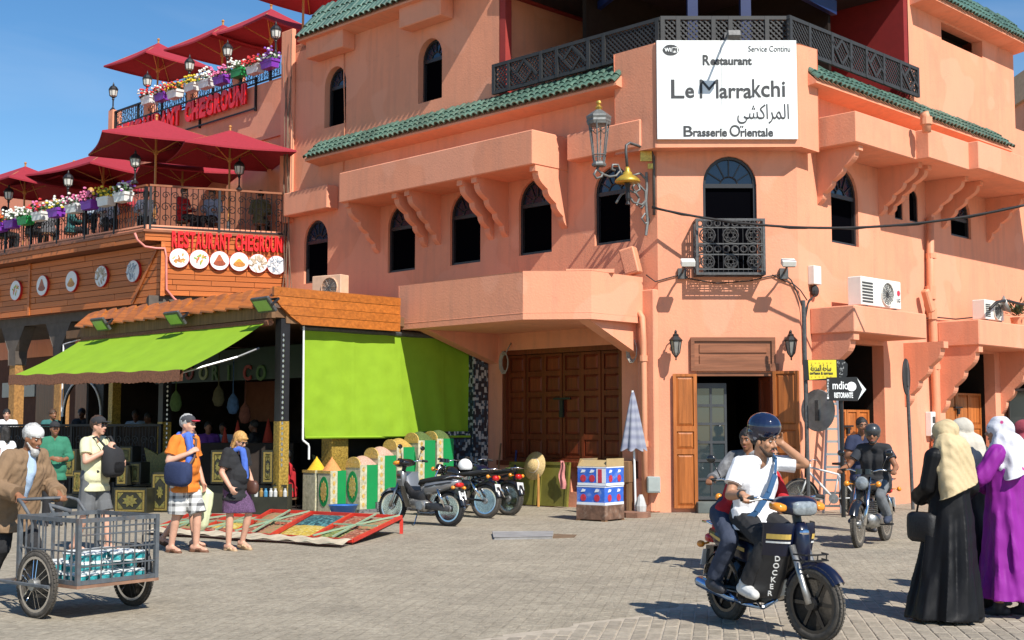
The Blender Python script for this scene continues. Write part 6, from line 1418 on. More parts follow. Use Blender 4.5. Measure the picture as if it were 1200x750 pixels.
# ================================================================== closed parasol, cartons and boards by the shutters
p=gnd(745, 606); t=thing('closed_parasol', 'closed grey blue striped parasol on a pole beside the corner pier', 'parasol', tuple(p))
hgt=PX(741, 459, p.y).z; zc=PX(743, 527, p.y).z
m=mat('grey blue striped cloth', (.36, .38, .46), rough=.9, var=.1); nt, N, L, bs=tree_of(m); tc=N.new('ShaderNodeTexCoord'); wv=N.new('ShaderNodeTexWave'); wv.inputs['Scale'].default_value=2.0; wv.wave_type='BANDS'; wv.bands_direction='Z'; wv.inputs['Distortion'].default_value=2.5
mxn=N.new('ShaderNodeMixRGB'); mxn.inputs[1].default_value=(.20, .21, .28, 1); mxn.inputs[2].default_value=(.30, .31, .36, 1); L.new(tc.outputs['Object'], wv.inputs[0]); L.new(wv.outputs[0], mxn.inputs[0]); L.new(mxn.outputs[0], bs.inputs['Base Color'])
b=MB(); b.tube([(0, 0, .1), (-.04, 0, hgt+.02)], .02, 7); b.build('pole', WHITE, t)
b=MB(); n=28
def cpf(u, v):
 a=2*math.pi*u; r=(.02+.19*v**.85)*(1+.20*math.cos(a*7)*(.3+.7*v)); return (r*math.cos(a)-.035+.0*v, r*math.sin(a)*.8, hgt-(hgt-zc)*v-.03*v*math.cos(a*7))
b.grid(cpf, n*2, 10); b.build('cloth', m, t, smooth=True)
b=MB(); b.lathe([(.27, 0), (.27, .09), (.24, .1), (.06, .11)], 8); b.build('base', mat('rusty concrete', (.22, .11, .07), rough=.9, var=.3, bump=.3), t); b=MB(); b.lathe([(.09, .1), (.10, .2), (.06, .34), (.03, .4)], 10, (.09, -.04, 0)); b.build('water_bottle', mat('cloudy plastic', (.5, .5, .48), rough=.3), t)
# carton stack
def carton_mat():
 m=mat('printed blue carton', (.03, .12, .52), rough=.55, var=.15, dirt=(.5, .6, .7, .5), dscale=7); return m
CART=carton_mat(); CARD=mat('brown cardboard', (.42, .30, .14), rough=.9, var=.12); WH_BAND=mat('white print', (.72, .74, .76), rough=.6, var=.08); RED_PRINT=mat('red print', (.48, .03, .05), rough=.5, var=.3, scale=20)
pc_=gnd(705, 611); ang=math.radians(-38)
t=thing('wooden_crate', 'battered brown crate under the blue cartons', 'crate', (pc_.x, pc_.y+.3, 0), ang)
b=MB(); b.box(-.30, .30, -.30, .30, .02, .27); b.build('box', mat('battered brown board', (.15, .08, .05), rough=.9, var=.5, scale=7, dirt=(.35, .28, .22, .7), dscale=6), t, bevel=.01)
for sx, sy in ((-1, -1), (1, -1), (1, 1), (-1, 1)):b=MB(); b.box(sx*.26-.04, sx*.26+.04, sy*.26-.04, sy*.26+.04, 0, .02); b.build('foot', WOOD_OLD, t)
for lvl, (z0, l) in enumerate([(.272, 'printed blue carton, lower one on the brown crate'), (.60, 'printed blue carton with open brown flaps on top of the stack')]):
 h=.32; t=thing('carton', l, 'carton', (pc_.x+.01*lvl, pc_.y+.3, z0), ang+.03*lvl, 'blue cartons stacked by the shutters')
 b=MB(); b.box(-.29, .29, -.29, .29, 0, h); b.build('box', CART, t, bevel=.006)
 for face in range(2):
  Rm=Matrix.Rotation(face*math.pi/2, 4, 'Z');
  for q in ((-.288, .288, -.294, -.291, .0, .045), (-.288, .288, -.2942, -.2912, h-.02, h-.002)):b=MB(Rm); b.box(*q); b.build('white_band', WH_BAND, t)
  if lvl==1 and face==0:b=MB(Rm); b.box(.10, .288, -.2945, -.2915, .05, h-.03); b.build('white_band', WH_BAND, t)
  for sx in ((-.15, .13) if not (lvl and not face) else (-.17, .01)):
   b=MB(Rm); b.prism([(sx+.058*math.cos(k*.5236), .12+.062*math.sin(k*.5236)) for k in range(12)], -.297, -.2916); b.build('print', RED_PRINT, t)
   b=MB(Rm); b.prism([(sx-.05, .215), (sx+.03, .225), (sx+.05, .26), (sx-.02, .27)], -.297, -.2916); b.build('print', WH_BAND, t)
  if lvl==1 and face==0:b=MB(Rm); b.box(.13, .21, -.298, -.295, .05, h-.04); b.build('print', RED_PRINT, t)
 if lvl==1:
  for k in range(4):b=MB(Matrix.Rotation(k*math.pi/2, 4, 'Z')@Matrix.Translation((0, -.288, h))@Matrix.Rotation([.9, 1.6, .5, 1.2][k], 4, 'X')); b.box(-.28, .28, 0, .14, 0, .006); b.build('flap', CARD, t)
  # old timber bench behind the cartons
p=gnd(728, 600); t=thing('timber_stand', 'rough timber stand between the cartons and the closed parasol', 'stand', (p.x, p.y+.25, 0), -.5)
b=MB(); b.box(-.28, .28, -.2, .2, .55, .95); b.build('box', WOOD_OLD, t, bevel=.01)
for sx in (-1, 1):b=MB(); b.box(sx*.24-.03, sx*.24+.03, -.18, .18, 0, .55); b.build('leg', WOOD_OLD, t)
# olive painted boards leaning on the wall
OLIVE=mat('olive painted board', (.17, .155, .025), rough=.6, var=.3, scale=2.5, dirt=(.08, .07, .02, .6), dscale=2)
for px0, px1, l in [(597, 631, 'olive green board leaning on the wall, left of the straw hat stick'), (633, 667, 'olive green board leaning on the wall under the pink cloth')]:
 x0, x1=FL.S(px0, 570, .25), FL.S(px1, 570, .25); t=thing('painted_board', l, 'board', tuple(FL.P((x0+x1)/2, 0, .3)), FL.ang, 'olive boards leaning under the shutters')
 zt=FL.Z((px0+px1)/2, 541, .12); wd=(x1-x0)/2
 M=Matrix.Rotation(-.10, 4, 'X'); b=MB(M); b.box(-wd, wd, -.02, .02, .02, zt); b.build('board', OLIVE, t);
 for sx in (-1, 1):b=MB(M); b.box(sx*(wd-.03)-.03, sx*(wd-.03)+.03, -.04, -.021, .02, zt); b.build('batten', OLIVE, t)
 b=MB(M); b.box(-wd, wd, -.04, -.021, zt-.06, zt-.001); b.build('batten', OLIVE, t)
x, z=FL.hit(627, 546, .45); t=thing('straw_hat', 'round straw hat hung on a stick before the olive boards', 'hat', tuple(FL.P(x, z, .45)), FL.ang)
STRAW=mat('straw', (.50, .36, .16), rough=.85, var=.25, scale=30, bump=.4)
Rx=Matrix.Rotation(math.pi/2-.2, 3, 'X'); b=MB(); b.lathe([(.285, .0), (.29, .015), (.15, .035), (.14, .05), (.12, .13), (.05, .155), (.0, .155)], 22, (0, 0, 0), Rx); b.build('brim', STRAW, t, smooth=True)
b=MB(); b.lathe([(.152, .034), (.152, .06), (.14, .06)], 20, (0, 0, 0), Rx); b.build('band', mat('pale ribbon', (.6, .5, .38), rough=.9), t)
def stick(F, a, c, oa, oc, r, m, name, label, cat):
 b=MB(); b.tube([F.P(*F.hit(*a, oa), oa), F.P(*F.hit(*c, oc), oc)], r, 6); tag(b.build(name, m), label, cat)
stick(FL, (631, 556), (631, 594), .50, .55, .025, WOOD_POST, 'stick', 'pale wooden stick under the straw hat', 'stick')
stick(FL, (605, 528), (601, 590), .1, .6, .022, BLUE_POST, 'blue_stick', 'blue stick leaning beside the olive boards', 'stick')
stick(FL, (587, 520), (581, 580), .06, .9, .018, WOOD_OLD, 'broom_stick', 'grey broom stick leaning left of the shutters', 'stick')
x, z=FL.hit(659, 540, .36); t=MB()
t.grid(lambda u, v:FL.P(x+.09*(u-.5)*(1+.5*v)+.02*math.sin(v*9), z-.55*v, .36+.03*math.sin(u*9+v*3)), 8, 12); tag(t.build('pink_cloth', mat('pink rag', (.62, .24, .22), rough=.95, var=.2, scale=20), smooth=True), 'pink rag hanging over the olive board', 'cloth')
# stone slab and stain in the ground
q=[gnd(577, 626), gnd(648, 625), gnd(647, 631.5), gnd(579, 632.5)]
b=MB(); b.prism([(v.x, v.y) for v in q][::-1], .0, .035, ax='xy'); tag(b.build('stone_slab', mat('grey kerb slab', (.26, .25, .24), rough=.85, var=.2, bump=.4, bscale=40), bevel=.008), 'long grey stone slab let into the ground before the shutters', 'slab')
q=[gnd(649, 626), gnd(676, 627), gnd(673, 630), gnd(648, 631)]
b=MB(); b.prism([(v.x, v.y) for v in q][::-1], .001, .006, ax='xy'); tag(b.build('rusty_plate', mat('rusty iron plate', (.16, .10, .055), rough=.9, var=.4), None), 'rusty iron strip beside the grey ground slab', 'plate')
b=MB(); q=gnd(592, 600); M=TR((q.x, q.y, 0), -.4);
# white plastic chair by the bikes
p=gnd(532, 597); t=thing('plastic_chair', 'white plastic chair behind the parked mopeds', 'chair', (p.x+.1, p.y+1.6, 0), -.6)
PL=mat('white plastic', (.50, .52, .50), rough=.45)
b=MB(); b.box(-.22, .22, -.2, .22, .42, .45); b.build('seat', PL, t, bevel=.01)
for k in range(5):b=MB(); x=-.17+k*.085; b.beam((x, .21, .45), (x*.9, .30, .86-.02*abs(k-2)), .05, .02); b.build('back_slat', PL, t)
b=MB(); b.tube([(-.21, .21, .45), (-.2, .30, .84), (0, .32, .9), (.2, .30, .84), (.21, .21, .45)], .02, 6); b.build('back_frame', PL, t)
for sx, sy in ((-1, -1), (1, -1), (1, 1), (-1, 1)):b=MB(); b.tube([(sx*.2, sy*.19, .42), (sx*.24, sy*.24, 0)], .022, 6); b.build('leg', PL, t)
# dark stall at the right edge
x0, x1=FR.S(1180, 480, .4), FR.S(1236, 480, .4); t=thing('black_stall', 'black metal stall cabinet under the right canopy', 'stall', tuple(FR.P((x0+x1)/2+.35, 0, .35)), FR.ang)
wd=(x1-x0)/2-.3; zt=FR.Z(1185, 458, .4)
b=MB(); b.box(-wd, wd, -.35, .35, 0, 1.0); b.build('cabinet', BLACK_EN, t, bevel=.01)
for xx in (-wd+.04, -wd*.4, .1):b=MB(); b.box(xx-.02, xx+.02, -.33, -.29, 1.0, zt); b.build('upright', BLACK_EN, t)
b=MB(); b.box(-wd, wd, -.38, .3, zt, zt+.06); b.build('top', AC_DARK, t)
b=MB(); b.box(-wd+.06, wd, .2, .24, 1.0, zt); b.build('back', BLACK_EN, t)
for xx in (-wd+.25, -wd+.5):b=MB(); b.lathe([(.05, 1.0), (.06, 1.12), (.02, 1.2), (.03, 1.24)], 8, (xx, -.2, 0)); b.build('jar', BRASS, t)
# ================================================================== vehicles (local frame: x forward, y to its left, z up)
NAVY=mat('navy paint', (.004, .007, .026), rough=.32, coat=.2, var=.05); SILVER=mat('silver paint', (.26, .265, .27), rough=.28, metal=.4, coat=.3, var=.05)
CHARCOAL=mat('charcoal panel', (.028, .028, .030), rough=.4, var=.1); BLACK_PAINT=mat('black paint', (.012, .012, .013), rough=.2, coat=.5)
SEAT=mat('black seat vinyl', (.018, .018, .018), rough=.5, bump=.15, bscale=80); ALLOY=mat('engine alloy', (.36, .36, .35), rough=.4, metal=.8, var=.25, scale=18)
AMBER=mat('amber lens', (.75, .26, .02), rough=.2, coat=.4); RED_LENS=mat('red lens', (.55, .012, .012), rough=.2, coat=.4); CLEAR_LENS=mat('headlight lens', (.22, .245, .26), rough=.06, coat=.5, var=.35, scale=30)
GOLD_STRIPE=mat('gold sticker', (.62, .42, .10), rough=.35, var=.1); BLUE_CHROME=mat('blued exhaust', (.30, .42, .62), rough=.18, metal=1, var=.15); RED_PAINT=mat('red paint', (.22, .008, .010), rough=.25, coat=.4)
PLATE_W=mat('number plate', (.70, .70, .68), rough=.4); DUSTY=mat('dusty tyre', (.075, .066, .055), rough=.95, var=.35, scale=20, bump=.4, bscale=90)
def RX(a):return Matrix.Rotation(a, 3, 'X')
def ring_prof(R, r, n=9, flat=1.0):return [(R+r*math.cos(a), r*flat*math.sin(a)) for a in [2*math.pi*k/n for k in range(n+1)]]
def wheel(par, c, R, w_, kind, steer=0.0, name='wheel', tyre=RUBBER, rim=ALLOY, spoke=None, n=28):
 c=Vector(c); Rm=Matrix.Rotation(steer, 3, 'Z')@RX(math.pi/2); sp=spoke or rim
 b=MB(); b.lathe(ring_prof(R-w_*.5, w_*.5, 10, .95), n, c, Rm); top=b.build(name, tyre, par, smooth=True)
 # tread blocks
 b=MB()
 for k in range(n*2):
  a=2*math.pi*k/(n*2)
  for s_ in (-1, 1):
   T=Matrix.Translation(c)@Rm.to_4x4()@Matrix.Rotation(a+.05*s_, 4, 'Z'); b.box(R-.006, R+.004, -.012, .012, s_*w_*.08, s_*w_*.34, T=T)
 tag(b.build('tread', tyre, top), kind='stuff')
 ri=R-w_*.95
 b=MB(); b.lathe([(ri-.012, -w_*.34), (ri+.012, -w_*.36), (ri+.012, w_*.36), (ri-.012, w_*.34), (ri-.012, -w_*.34)], n, c, Rm); b.build('rim', rim, top, smooth=False)
 b=MB(); b.lathe([(.0, -.055), (.05, -.055), (.055, -.03), (.055, .03), (.05, .055), (.0, .055)], 12, c, Rm); b.build('hub', ALLOY if kind!='cast' else sp, top, auto=True)
 if kind=='cast':
  for k in range(6):
   b=MB(); a=math.pi*k/3; T=Matrix.Translation(c)@Rm.to_4x4()@Matrix.Rotation(a, 4, 'Z'); b.box(.045, ri, -.014, .014, -.012, .012, T=T); b.build('spoke', sp, top)
 else:
  b=MB()
  for k in range(24):
   a=2*math.pi*k/24; o=.35*(1 if k%2 else -1); s_=.03*(1 if (k//2)%2 else -1)
   p=Rm@Vector((.045*math.cos(a+o), .045*math.sin(a+o), s_))+c; q=Rm@Vector((ri*math.cos(a), ri*math.sin(a), 0))+c; b.tube([p, q], .0028, 3)
  tag(b.build('spokes', CHROME, top), kind='stuff')
 return top
def loft(secs, n=14, p=2.6):
 """closed body through superellipse sections (x, yc, zc, halfwidth, halfheight)"""
 b=MB(); vs=[]
 for (x, yc, zc, hw, hh) in secs:
  for k in range(n):
   a=2*math.pi*k/n; cx, sx=math.cos(a), math.sin(a)
   vs.append((x, yc+hw*math.copysign(abs(cx)**(2/p), cx), zc+hh*math.copysign(abs(sx)**(2/p), sx)))
 fs=[(i*n+k, i*n+(k+1)%n, (i+1)*n+(k+1)%n, (i+1)*n+k) for i in range(len(secs)-1) for k in range(n)]
 fs+=[tuple(reversed(range(n))), tuple((len(secs)-1)*n+k for k in range(n))]
 return b.add(vs, fs)
def fender(c, R, w_, a0, a1, steer=0.0, n=12, m=5):
 b=MB(); Rz=Matrix.Rotation(steer, 3, 'Z'); c=Vector(c)
 def fn(u, v):
  a=a0+(a1-a0)*u; s=(v-.5)*2; r=R-.035*s*s*(1 if abs(s)<.99 else 1.6)
  return c+Rz@Vector((r*math.cos(a), s*w_/2, r*math.sin(a)))
 b.grid(fn, n, m); return b
def plate_text(par, txt, M, size, m=INK):return put_text(text_mesh(txt, size, .002), 'lettering', m, par, TM[par.name]@M)
def moped(loc, rz, label, body, stripe, shield, letters_=None, steer=0.0, lean=0.0, kind='cast', tyre=RUBBER, group=None, plate=None, mirrors=False, stand=False, rack=True):
 M=Matrix.Translation(Vector(loc))@Matrix.Rotation(rz, 4, 'Z')@Matrix.Rotation(lean, 4, 'X')
 t=thing('moped', label, 'moped', M=M, group=group)
 fa, ra=(.60, 0, .28), (-.58, 0, .28)
 wheel(t, fa, .28, .075, kind, steer, 'front_wheel', tyre, BLACK_PAINT if kind=='cast' else CHROME, BLACK_PAINT); wheel(t, ra, .28, .085, kind, 0, 'rear_wheel', tyre, BLACK_PAINT if kind=='cast' else CHROME, BLACK_PAINT)
 Rz=lambda p:tuple(Matrix.Translation((.47, 0, 0))@Matrix.Rotation(steer, 4, 'Z')@Vector((p[0]-.47, p[1], p[2])))
 fender(Rz(fa), .318, .115, math.radians(35), math.radians(158), steer).build('front_fender', body, t, smooth=True)
 for s in (-1, 1):
  b=MB(); b.tube([Rz((.43, s*.075, .70)), Rz((.55, s*.08, .40)), Rz((.60, s*.075, .28))], [.026, .024, .03], 8); b.build('fork_leg', ALLOY, t, smooth=True)
 b=MB(); b.tube([(.38, 0, .98), (.50, 0, .52)], .035, 8); b.build('steering_stem', CHARCOAL, t)
 # leg shield wings, wrapping back either side
 for s in (-1, 1):
  b=MB()
  def fn(u, v, s=s):
   z=.84-.56*v; x0=.44-.20*abs(v)**1.4; y=s*(.055+.165*u*(1-.12*v)); x=x0-.17*u**2+.035*math.sin(math.pi*u)
   return (x, y, z)
  for nm, m_, v0, v1, g in (('shield_top', body, -.05, .40, .012), ('leg_shield', shield, .38, 1, 0)):
   b=MB(); f2=lambda u, v, o=0, fn=fn, v0=v0, v1=v1, g=g:tuple(Vector(fn(u, v0+(v1-v0)*v))+Vector((g-o, 0, 0)))
   b.grid(f2, 6, 8); b.grid(lambda u, v, f2=f2:f2(u, v, .016), 6, 8)
   b.add([f2(1, v/8) for v in range(9)]+[f2(1, v/8, .016) for v in range(9)], [(i, i+1, 10+i, 9+i) for i in range(8)])
   b.build(nm, m_, t, smooth=True)
   # headstock cowl with stripe
 loft([(.38, 0, .74, .055, .13), (.46, 0, .73, .062, .15), (.50, 0, .70, .05, .13), (.525, 0, .66, .03, .08)], p=3.5).build('front_cowl', body, t, smooth=True)
 for s in (-1, 1):
  for (va, vb_, mm, u0) in ((.10, .17, stripe, .25), (.20, .225, WHITE, .25), (.06, .10, mat('dull red sticker', (.3, .02, .02), rough=.4), .55)):
   if mm.name=='dull red sticker' and s<0:continue
   def pt(u, v, s=s):
    z=.84-.56*v; x0=.44-.20*abs(v)**1.4; return (x0-.17*u**2+.035*math.sin(math.pi*u)+.016, s*(.055+.165*u*(1-.12*v)), z)
   b=MB(); b.grid(lambda u, v:pt(u0+(.95-u0)*u, va+(vb_-va)*v), 6, 1); b.build('sticker', mm, t)
   # handlebar nacelle, headlight, indicators
 loft([(.27, 0, 1.00, .13, .04), (.34, 0, 1.01, .18, .06), (.42, 0, 1.00, .175, .072), (.485, 0, .985, .135, .062), (.515, 0, .975, .10, .05)], p=3.2).build('headlight_nacelle', body if letters_ else shield, t, smooth=True)
 b=loft([(.475, 0, .985, .118, .058), (.512, 0, .98, .110, .052), (.528, 0, .978, .095, .042)], p=3.5); b.build('headlight', CLEAR_LENS, t, smooth=True)
 for s in (-1, 1):
  loft([(.36, s*.195, 1.0, .03, .03), (.43, s*.185, .992, .045, .032), (.47, s*.176, .985, .038, .026), (.48, s*.174, .984, .025, .016)], p=3).build('indicator', AMBER, t, smooth=True)
  b=MB(); b.tube([(.30, s*.12, 1.03), (.27, s*.26, 1.055), (.22, s*.36, 1.045)], .012, 6); b.build('handlebar', CHROME, t, smooth=True)
  b=MB(); b.tube([(.255, s*.29, 1.055), (.215, s*.385, 1.045)], .02, 8); b.build('grip', RUBBER, t, smooth=True)
  b=MB(); b.tube([(.30, s*.24, 1.045), (.27, s*.34, 1.03)], .006, 5); b.build('lever', ALLOY, t)
  if mirrors:
   b=MB(); b.tube([(.28, s*.22, 1.06), (.27, s*.28, 1.22)], .007, 5); b.ell((.265, s*.30, 1.26), (.02, .06, .04), 10, 6); b.build('mirror', BLACK_PAINT, t, smooth=True)
   # frame spine, body panels, seat, tail
 loft([(.34, 0, .62, .05, .09), (.18, 0, .48, .055, .08), (.02, 0, .46, .07, .10), (-.12, 0, .52, .09, .13)]).build('frame_spine', CHARCOAL, t, smooth=True)
 loft([(-.02, 0, .54, .06, .09), (-.14, 0, .60, .115, .12), (-.35, 0, .63, .13, .11), (-.58, 0, .67, .115, .085), (-.76, 0, .71, .06, .045)]).build('side_panel', body, t, smooth=True)
 for s in (-1, 1):
  b=MB(); b.add([(-.14, s*.121, .60), (-.50, s*.131, .66), (-.68, s*.102, .70), (-.66, s*.104, .715), (-.48, s*.133, .685), (-.14, s*.120, .63)], [(0, 1, 2, 3, 4, 5)]); b.build('sticker', stripe, t)
 loft([(.02, 0, .66, .09, .02), (-.02, 0, .70, .115, .045), (-.25, 0, .735, .13, .05), (-.45, 0, .765, .13, .05), (-.62, 0, .785, .11, .045), (-.66, 0, .785, .08, .03)]).build('seat', SEAT, t, smooth=True)
 b=MB(); b.tube([(-.5, -.11, .76), (-.68, -.11, .80), (-.80, -.09, .80), (-.80, .09, .80), (-.68, .11, .80), (-.5, .11, .76)], .012, 6); b.tube([(-.68, -.11, .80), (-.68, .11, .80)], .01, 6); b.build('grab_rail', CHROME, t, smooth=True)
 loft([(-.70, 0, .66, .07, .035), (-.78, 0, .665, .085, .04), (-.805, 0, .665, .06, .03)], p=3.2).build('tail_light', RED_LENS, t, smooth=True)
 for s in (-1, 1):b=MB(); b.ell((-.74, s*.15, .62), (.04, .035, .03), 10, 6); b.tube([(-.72, s*.08, .63), (-.73, s*.13, .62)], .01, 5); b.build('rear_indicator', AMBER, t, smooth=True)
 fender(ra, .335, .12, math.radians(20), math.radians(168)).build('rear_fender', BLACK_PAINT, t, smooth=True)
 Tp=Matrix.Translation((-.83, 0, .50))@Matrix.Rotation(math.radians(18), 4, 'Y'); b=MB(Tp); b.box(-.004, .004, -.085, .085, -.07, .07); b.build('number_plate', PLATE_W, t)
 if plate:put_text(text_mesh(plate, .05, .001, width=.13), 'lettering', INK, t, TM[t.name]@Tp@Matrix.Translation((-.006, 0, .02))@Matrix.Rotation(-math.pi/2, 4, 'Z')); put_text(text_mesh(plate[::-1], .05, .001, width=.10), 'lettering', INK, t, TM[t.name]@Tp@Matrix.Translation((-.006, 0, -.032))@Matrix.Rotation(-math.pi/2, 4, 'Z'))
 b=MB(); b.box(-.82, -.70, -.05, .05, .45, .60); b.build('plate_bracket', BLACK_PAINT, t)
 # engine, exhaust, pegs, chain case, shocks
 loft([(.24, 0, .36, .06, .06), (.16, 0, .34, .085, .085), (.0, 0, .31, .12, .10), (-.14, 0, .31, .11, .10), (-.2, 0, .31, .07, .06)]).build('engine', ALLOY, t, smooth=True)
 b=MB(); b.lathe([(.0, -.135), (.075, -.135), (.085, -.11), (.085, .11), (.075, .135), (.0, .135)], 14, (-.06, 0, .31), RX(math.pi/2)); b.build('crankcase', ALLOY, t, auto=True)
 for k in range(5):b=MB(); b.box(.13+k*.028, .142+k*.028, -.075, .075, .30, .42); b.build('cooling_fin', ALLOY, t)
 b=MB(); b.tube([(.20, -.05, .27), (.12, -.13, .20), (-.1, -.15, .20), (-.25, -.155, .22)], .02, 8); b.tube([(-.22, -.155, .22), (-.30, -.16, .235), (-.72, -.175, .31), (-.76, -.176, .315)], [.024, .042, .048, .03], 10); b.build('exhaust', BLUE_CHROME, t, smooth=True)
 b=MB(); b.tube([(-.1, -.155, .285), (-.35, -.185, .30), (-.62, -.20, .345)], .012, 6); b.build('heat_shield', CHROME, t)
 b=MB(); b.tube([(.02, -.26, .235), (.02, .26, .235)], .014, 6); b.build('foot_bar', IRON, t)
 for s in (-1, 1):
  b=MB(); b.cbox((.02, s*.22, .25), (.07, .10, .025)); b.build('footpeg', RUBBER, t)
  b=MB(); b.tube([(-.38, s*.11, .62), (-.55, s*.10, .30)], .012, 6); b.tube([(-.40, s*.11, .58), (-.52, s*.103, .36)], .026, 8); b.build('shock_absorber', CHROME, t, smooth=True)
  b=MB(); b.tube([(-.08, s*.08, .30), (-.58, s*.075, .28)], .02, 6); b.build('swing_arm', IRON, t)
 loft([(-.05, .085, .31, .012, .05), (-.35, .088, .305, .014, .06), (-.62, .085, .28, .012, .05)]).build('chain_case', CHARCOAL, t, smooth=True)
 b=MB(); b.tube([(.05, -.14, .24), (.16, -.17, .20), (.20, -.18, .22)], .01, 5); b.build('brake_pedal', CHROME, t)
 if stand:b=MB(); b.tube([(-.02, .1, .22), (-.06, .24, .0)], .011, 5); b.build('side_stand', CHROME, t)
 if rack:
  b=MB(); y=.13
  for z in (.60, .645):b.tube([(.53, -y, z), (.64, -y*.8, z), (.66, 0, z), (.64, y*.8, z), (.53, y, z)], .007, 5)
  for yy in (-.08, 0, .08):b.tube([(.53, yy, .59), (.65, yy, .60), (.655, yy, .65)], .006, 4)
  b.build('front_rack', IRON, t)
  b=MB(); b.ell((.49, 0, .80), (.03, .05, .03), 10, 6); b.build('badge', CHROME, t)
 if letters_:
 # lettering runs down the right-hand wing of the leg shield
  for k, ch in enumerate(letters_):
   v=.44+k*.098; z=.84-.56*v; u=.62; x=.44-.20*v**1.4-.17*u*u+.035*math.sin(math.pi*u)+.012
   y=-(.055+.165*u*(1-.12*v))
   put_text(text_mesh(ch, .060, .002, bold=.001), 'letter', WHITE, t, TM[t.name]@Matrix.Translation((x, y, z))@Matrix.Rotation(math.radians(58), 4, 'Z')@Matrix.Rotation(math.radians(22), 4, 'X'))
 return t
def motorcycle(loc, rz, label, tank, steer=0.0, lean=0.0, kind='wire', group=None, front=True, mirrors=True, stand=False, plate=None):
 M=Matrix.Translation(Vector(loc))@Matrix.Rotation(rz, 4, 'Z')@Matrix.Rotation(lean, 4, 'X')
 t=thing('motorcycle', label, 'motorcycle', M=M, group=group)
 fa, ra=(.66, 0, .30), (-.60, 0, .30); rim=CHROME if kind=='wire' else BLACK_PAINT
 wheel(t, fa, .30, .08, kind, steer, 'front_wheel', DUSTY, rim, BLACK_PAINT); wheel(t, ra, .30, .09, kind, 0, 'rear_wheel', DUSTY, rim, BLACK_PAINT)
 fender(fa, .345, .13, math.radians(25), math.radians(155), steer).build('front_fender', BLACK_PAINT, t, smooth=True); fender(ra, .35, .14, math.radians(15), math.radians(165)).build('rear_fender', BLACK_PAINT, t, smooth=True)
 for s in (-1, 1):
  b=MB(); b.tube([(.36, s*.085, .92), (.52, s*.09, .55), (.66, s*.085, .30)], [.018, .022, .028], 8); b.build('fork_leg', CHROME, t, smooth=True)
  b=MB(); b.tube([(.33, s*.05, .97), (.28, s*.2, 1.02), (.20, s*.36, 1.0)], .012, 6); b.build('handlebar', CHROME, t, smooth=True)
  b=MB(); b.tube([(.235, s*.28, 1.015), (.195, s*.385, .998)], .019, 8); b.build('grip', RUBBER, t, smooth=True)
  b=MB(); b.tube([(.39, s*.09, .82), (.41, s*.19, .83)], .008, 5); b.ell((.42, s*.215, .83), (.04, .04, .04), 10, 7); b.build('indicator', AMBER, t, smooth=True)
  if mirrors:b=MB(); b.tube([(.27, s*.22, 1.03), (.28, s*.30, 1.20)], .007, 5); b.ell((.27, s*.33, 1.24), (.02, .055, .045), 10, 6); b.build('mirror', BLACK_PAINT, t, smooth=True)
  b=MB(); b.tube([(-.32, s*.13, .66), (-.58, s*.11, .32)], .011, 6); b.tube([(-.36, s*.13, .61), (-.54, s*.114, .38)], .028, 8); b.build('shock_absorber', CHROME, t, smooth=True)
  b=MB(); b.cbox((.02, s*.24, .28), (.06, .10, .025)); b.tube([(.02, 0, .27), (.02, s*.27, .27)], .01, 5); b.build('footpeg', RUBBER, t)
  b=MB(); b.tube([(-.1, s*.08, .34), (-.60, s*.08, .30)], .02, 6); b.build('swing_arm', IRON, t)
  loft([(-.08, s*.10, .56, .02, .07), (-.2, s*.12, .57, .025, .09), (-.34, s*.11, .58, .02, .06)]).build('side_cover', tank, t, smooth=True)
 b=MB(); b.lathe([(.0, -.08), (.06, -.075), (.092, -.02), (.098, .03), (.098, .035)], 18, (.42, 0, .84), Matrix.Rotation(math.pi/2, 3, 'Y')); b.build('headlight_shell', BLACK_PAINT, t, smooth=True)
 b=MB(); b.lathe([(.096, .034), (.07, .055), (.0, .065)], 18, (.42, 0, .84), Matrix.Rotation(math.pi/2, 3, 'Y')); b.build('headlight', CLEAR_LENS, t, smooth=True)
 b=MB(); b.lathe([(.0, .05), (.05, .05), (.055, -.02)], 12, (.34, -.06, .98)); b.lathe([(.0, .05), (.05, .05), (.055, -.02)], 12, (.34, .06, .98)); b.build('instruments', BLACK_PAINT, t)
 loft([(.30, 0, .80, .06, .06), (.22, 0, .80, .12, .10), (.08, 0, .79, .135, .105), (-.06, 0, .76, .11, .07), (-.10, 0, .75, .06, .04)]).build('fuel_tank', tank, t, smooth=True)
 loft([(-.02, 0, .74, .08, .02), (-.08, 0, .76, .11, .04), (-.3, 0, .77, .125, .045), (-.52, 0, .80, .12, .045), (-.68, 0, .82, .09, .03)]).build('seat', SEAT, t, smooth=True)
 b=MB(); b.tube([(.34, 0, .88), (.2, 0, .66), (-.2, 0, .64), (-.62, 0, .74)], .022, 8); b.tube([(.34, 0, .80), (.28, 0, .35), (.1, 0, .22), (-.12, 0, .24), (-.2, 0, .62)], .02, 8); b.build('frame', BLACK_PAINT, t, smooth=True)
 loft([(.22, 0, .34, .08, .08), (.1, 0, .32, .125, .11), (-.1, 0, .32, .12, .10), (-.16, 0, .33, .08, .07)]).build('engine', ALLOY, t, smooth=True)
 for k in range(7):b=MB(); b.box(.03, .19, -.09, .09, .42+k*.026, .433+k*.026); b.build('cooling_fin', ALLOY, t)
 b=MB(); b.tube([(.19, -.05, .54), (.27, -.09, .46), (.24, -.13, .26), (.0, -.15, .22), (-.2, -.155, .23)], .018, 8); b.tube([(-.18, -.155, .23), (-.26, -.16, .24), (-.72, -.17, .32)], [.022, .042, .045], 10); b.build('exhaust', CHROME, t, smooth=True)
 b=MB(); b.tube([(-.55, -.1, .84), (-.82, -.1, .86), (-.82, .1, .86), (-.55, .1, .84)], .011, 6)
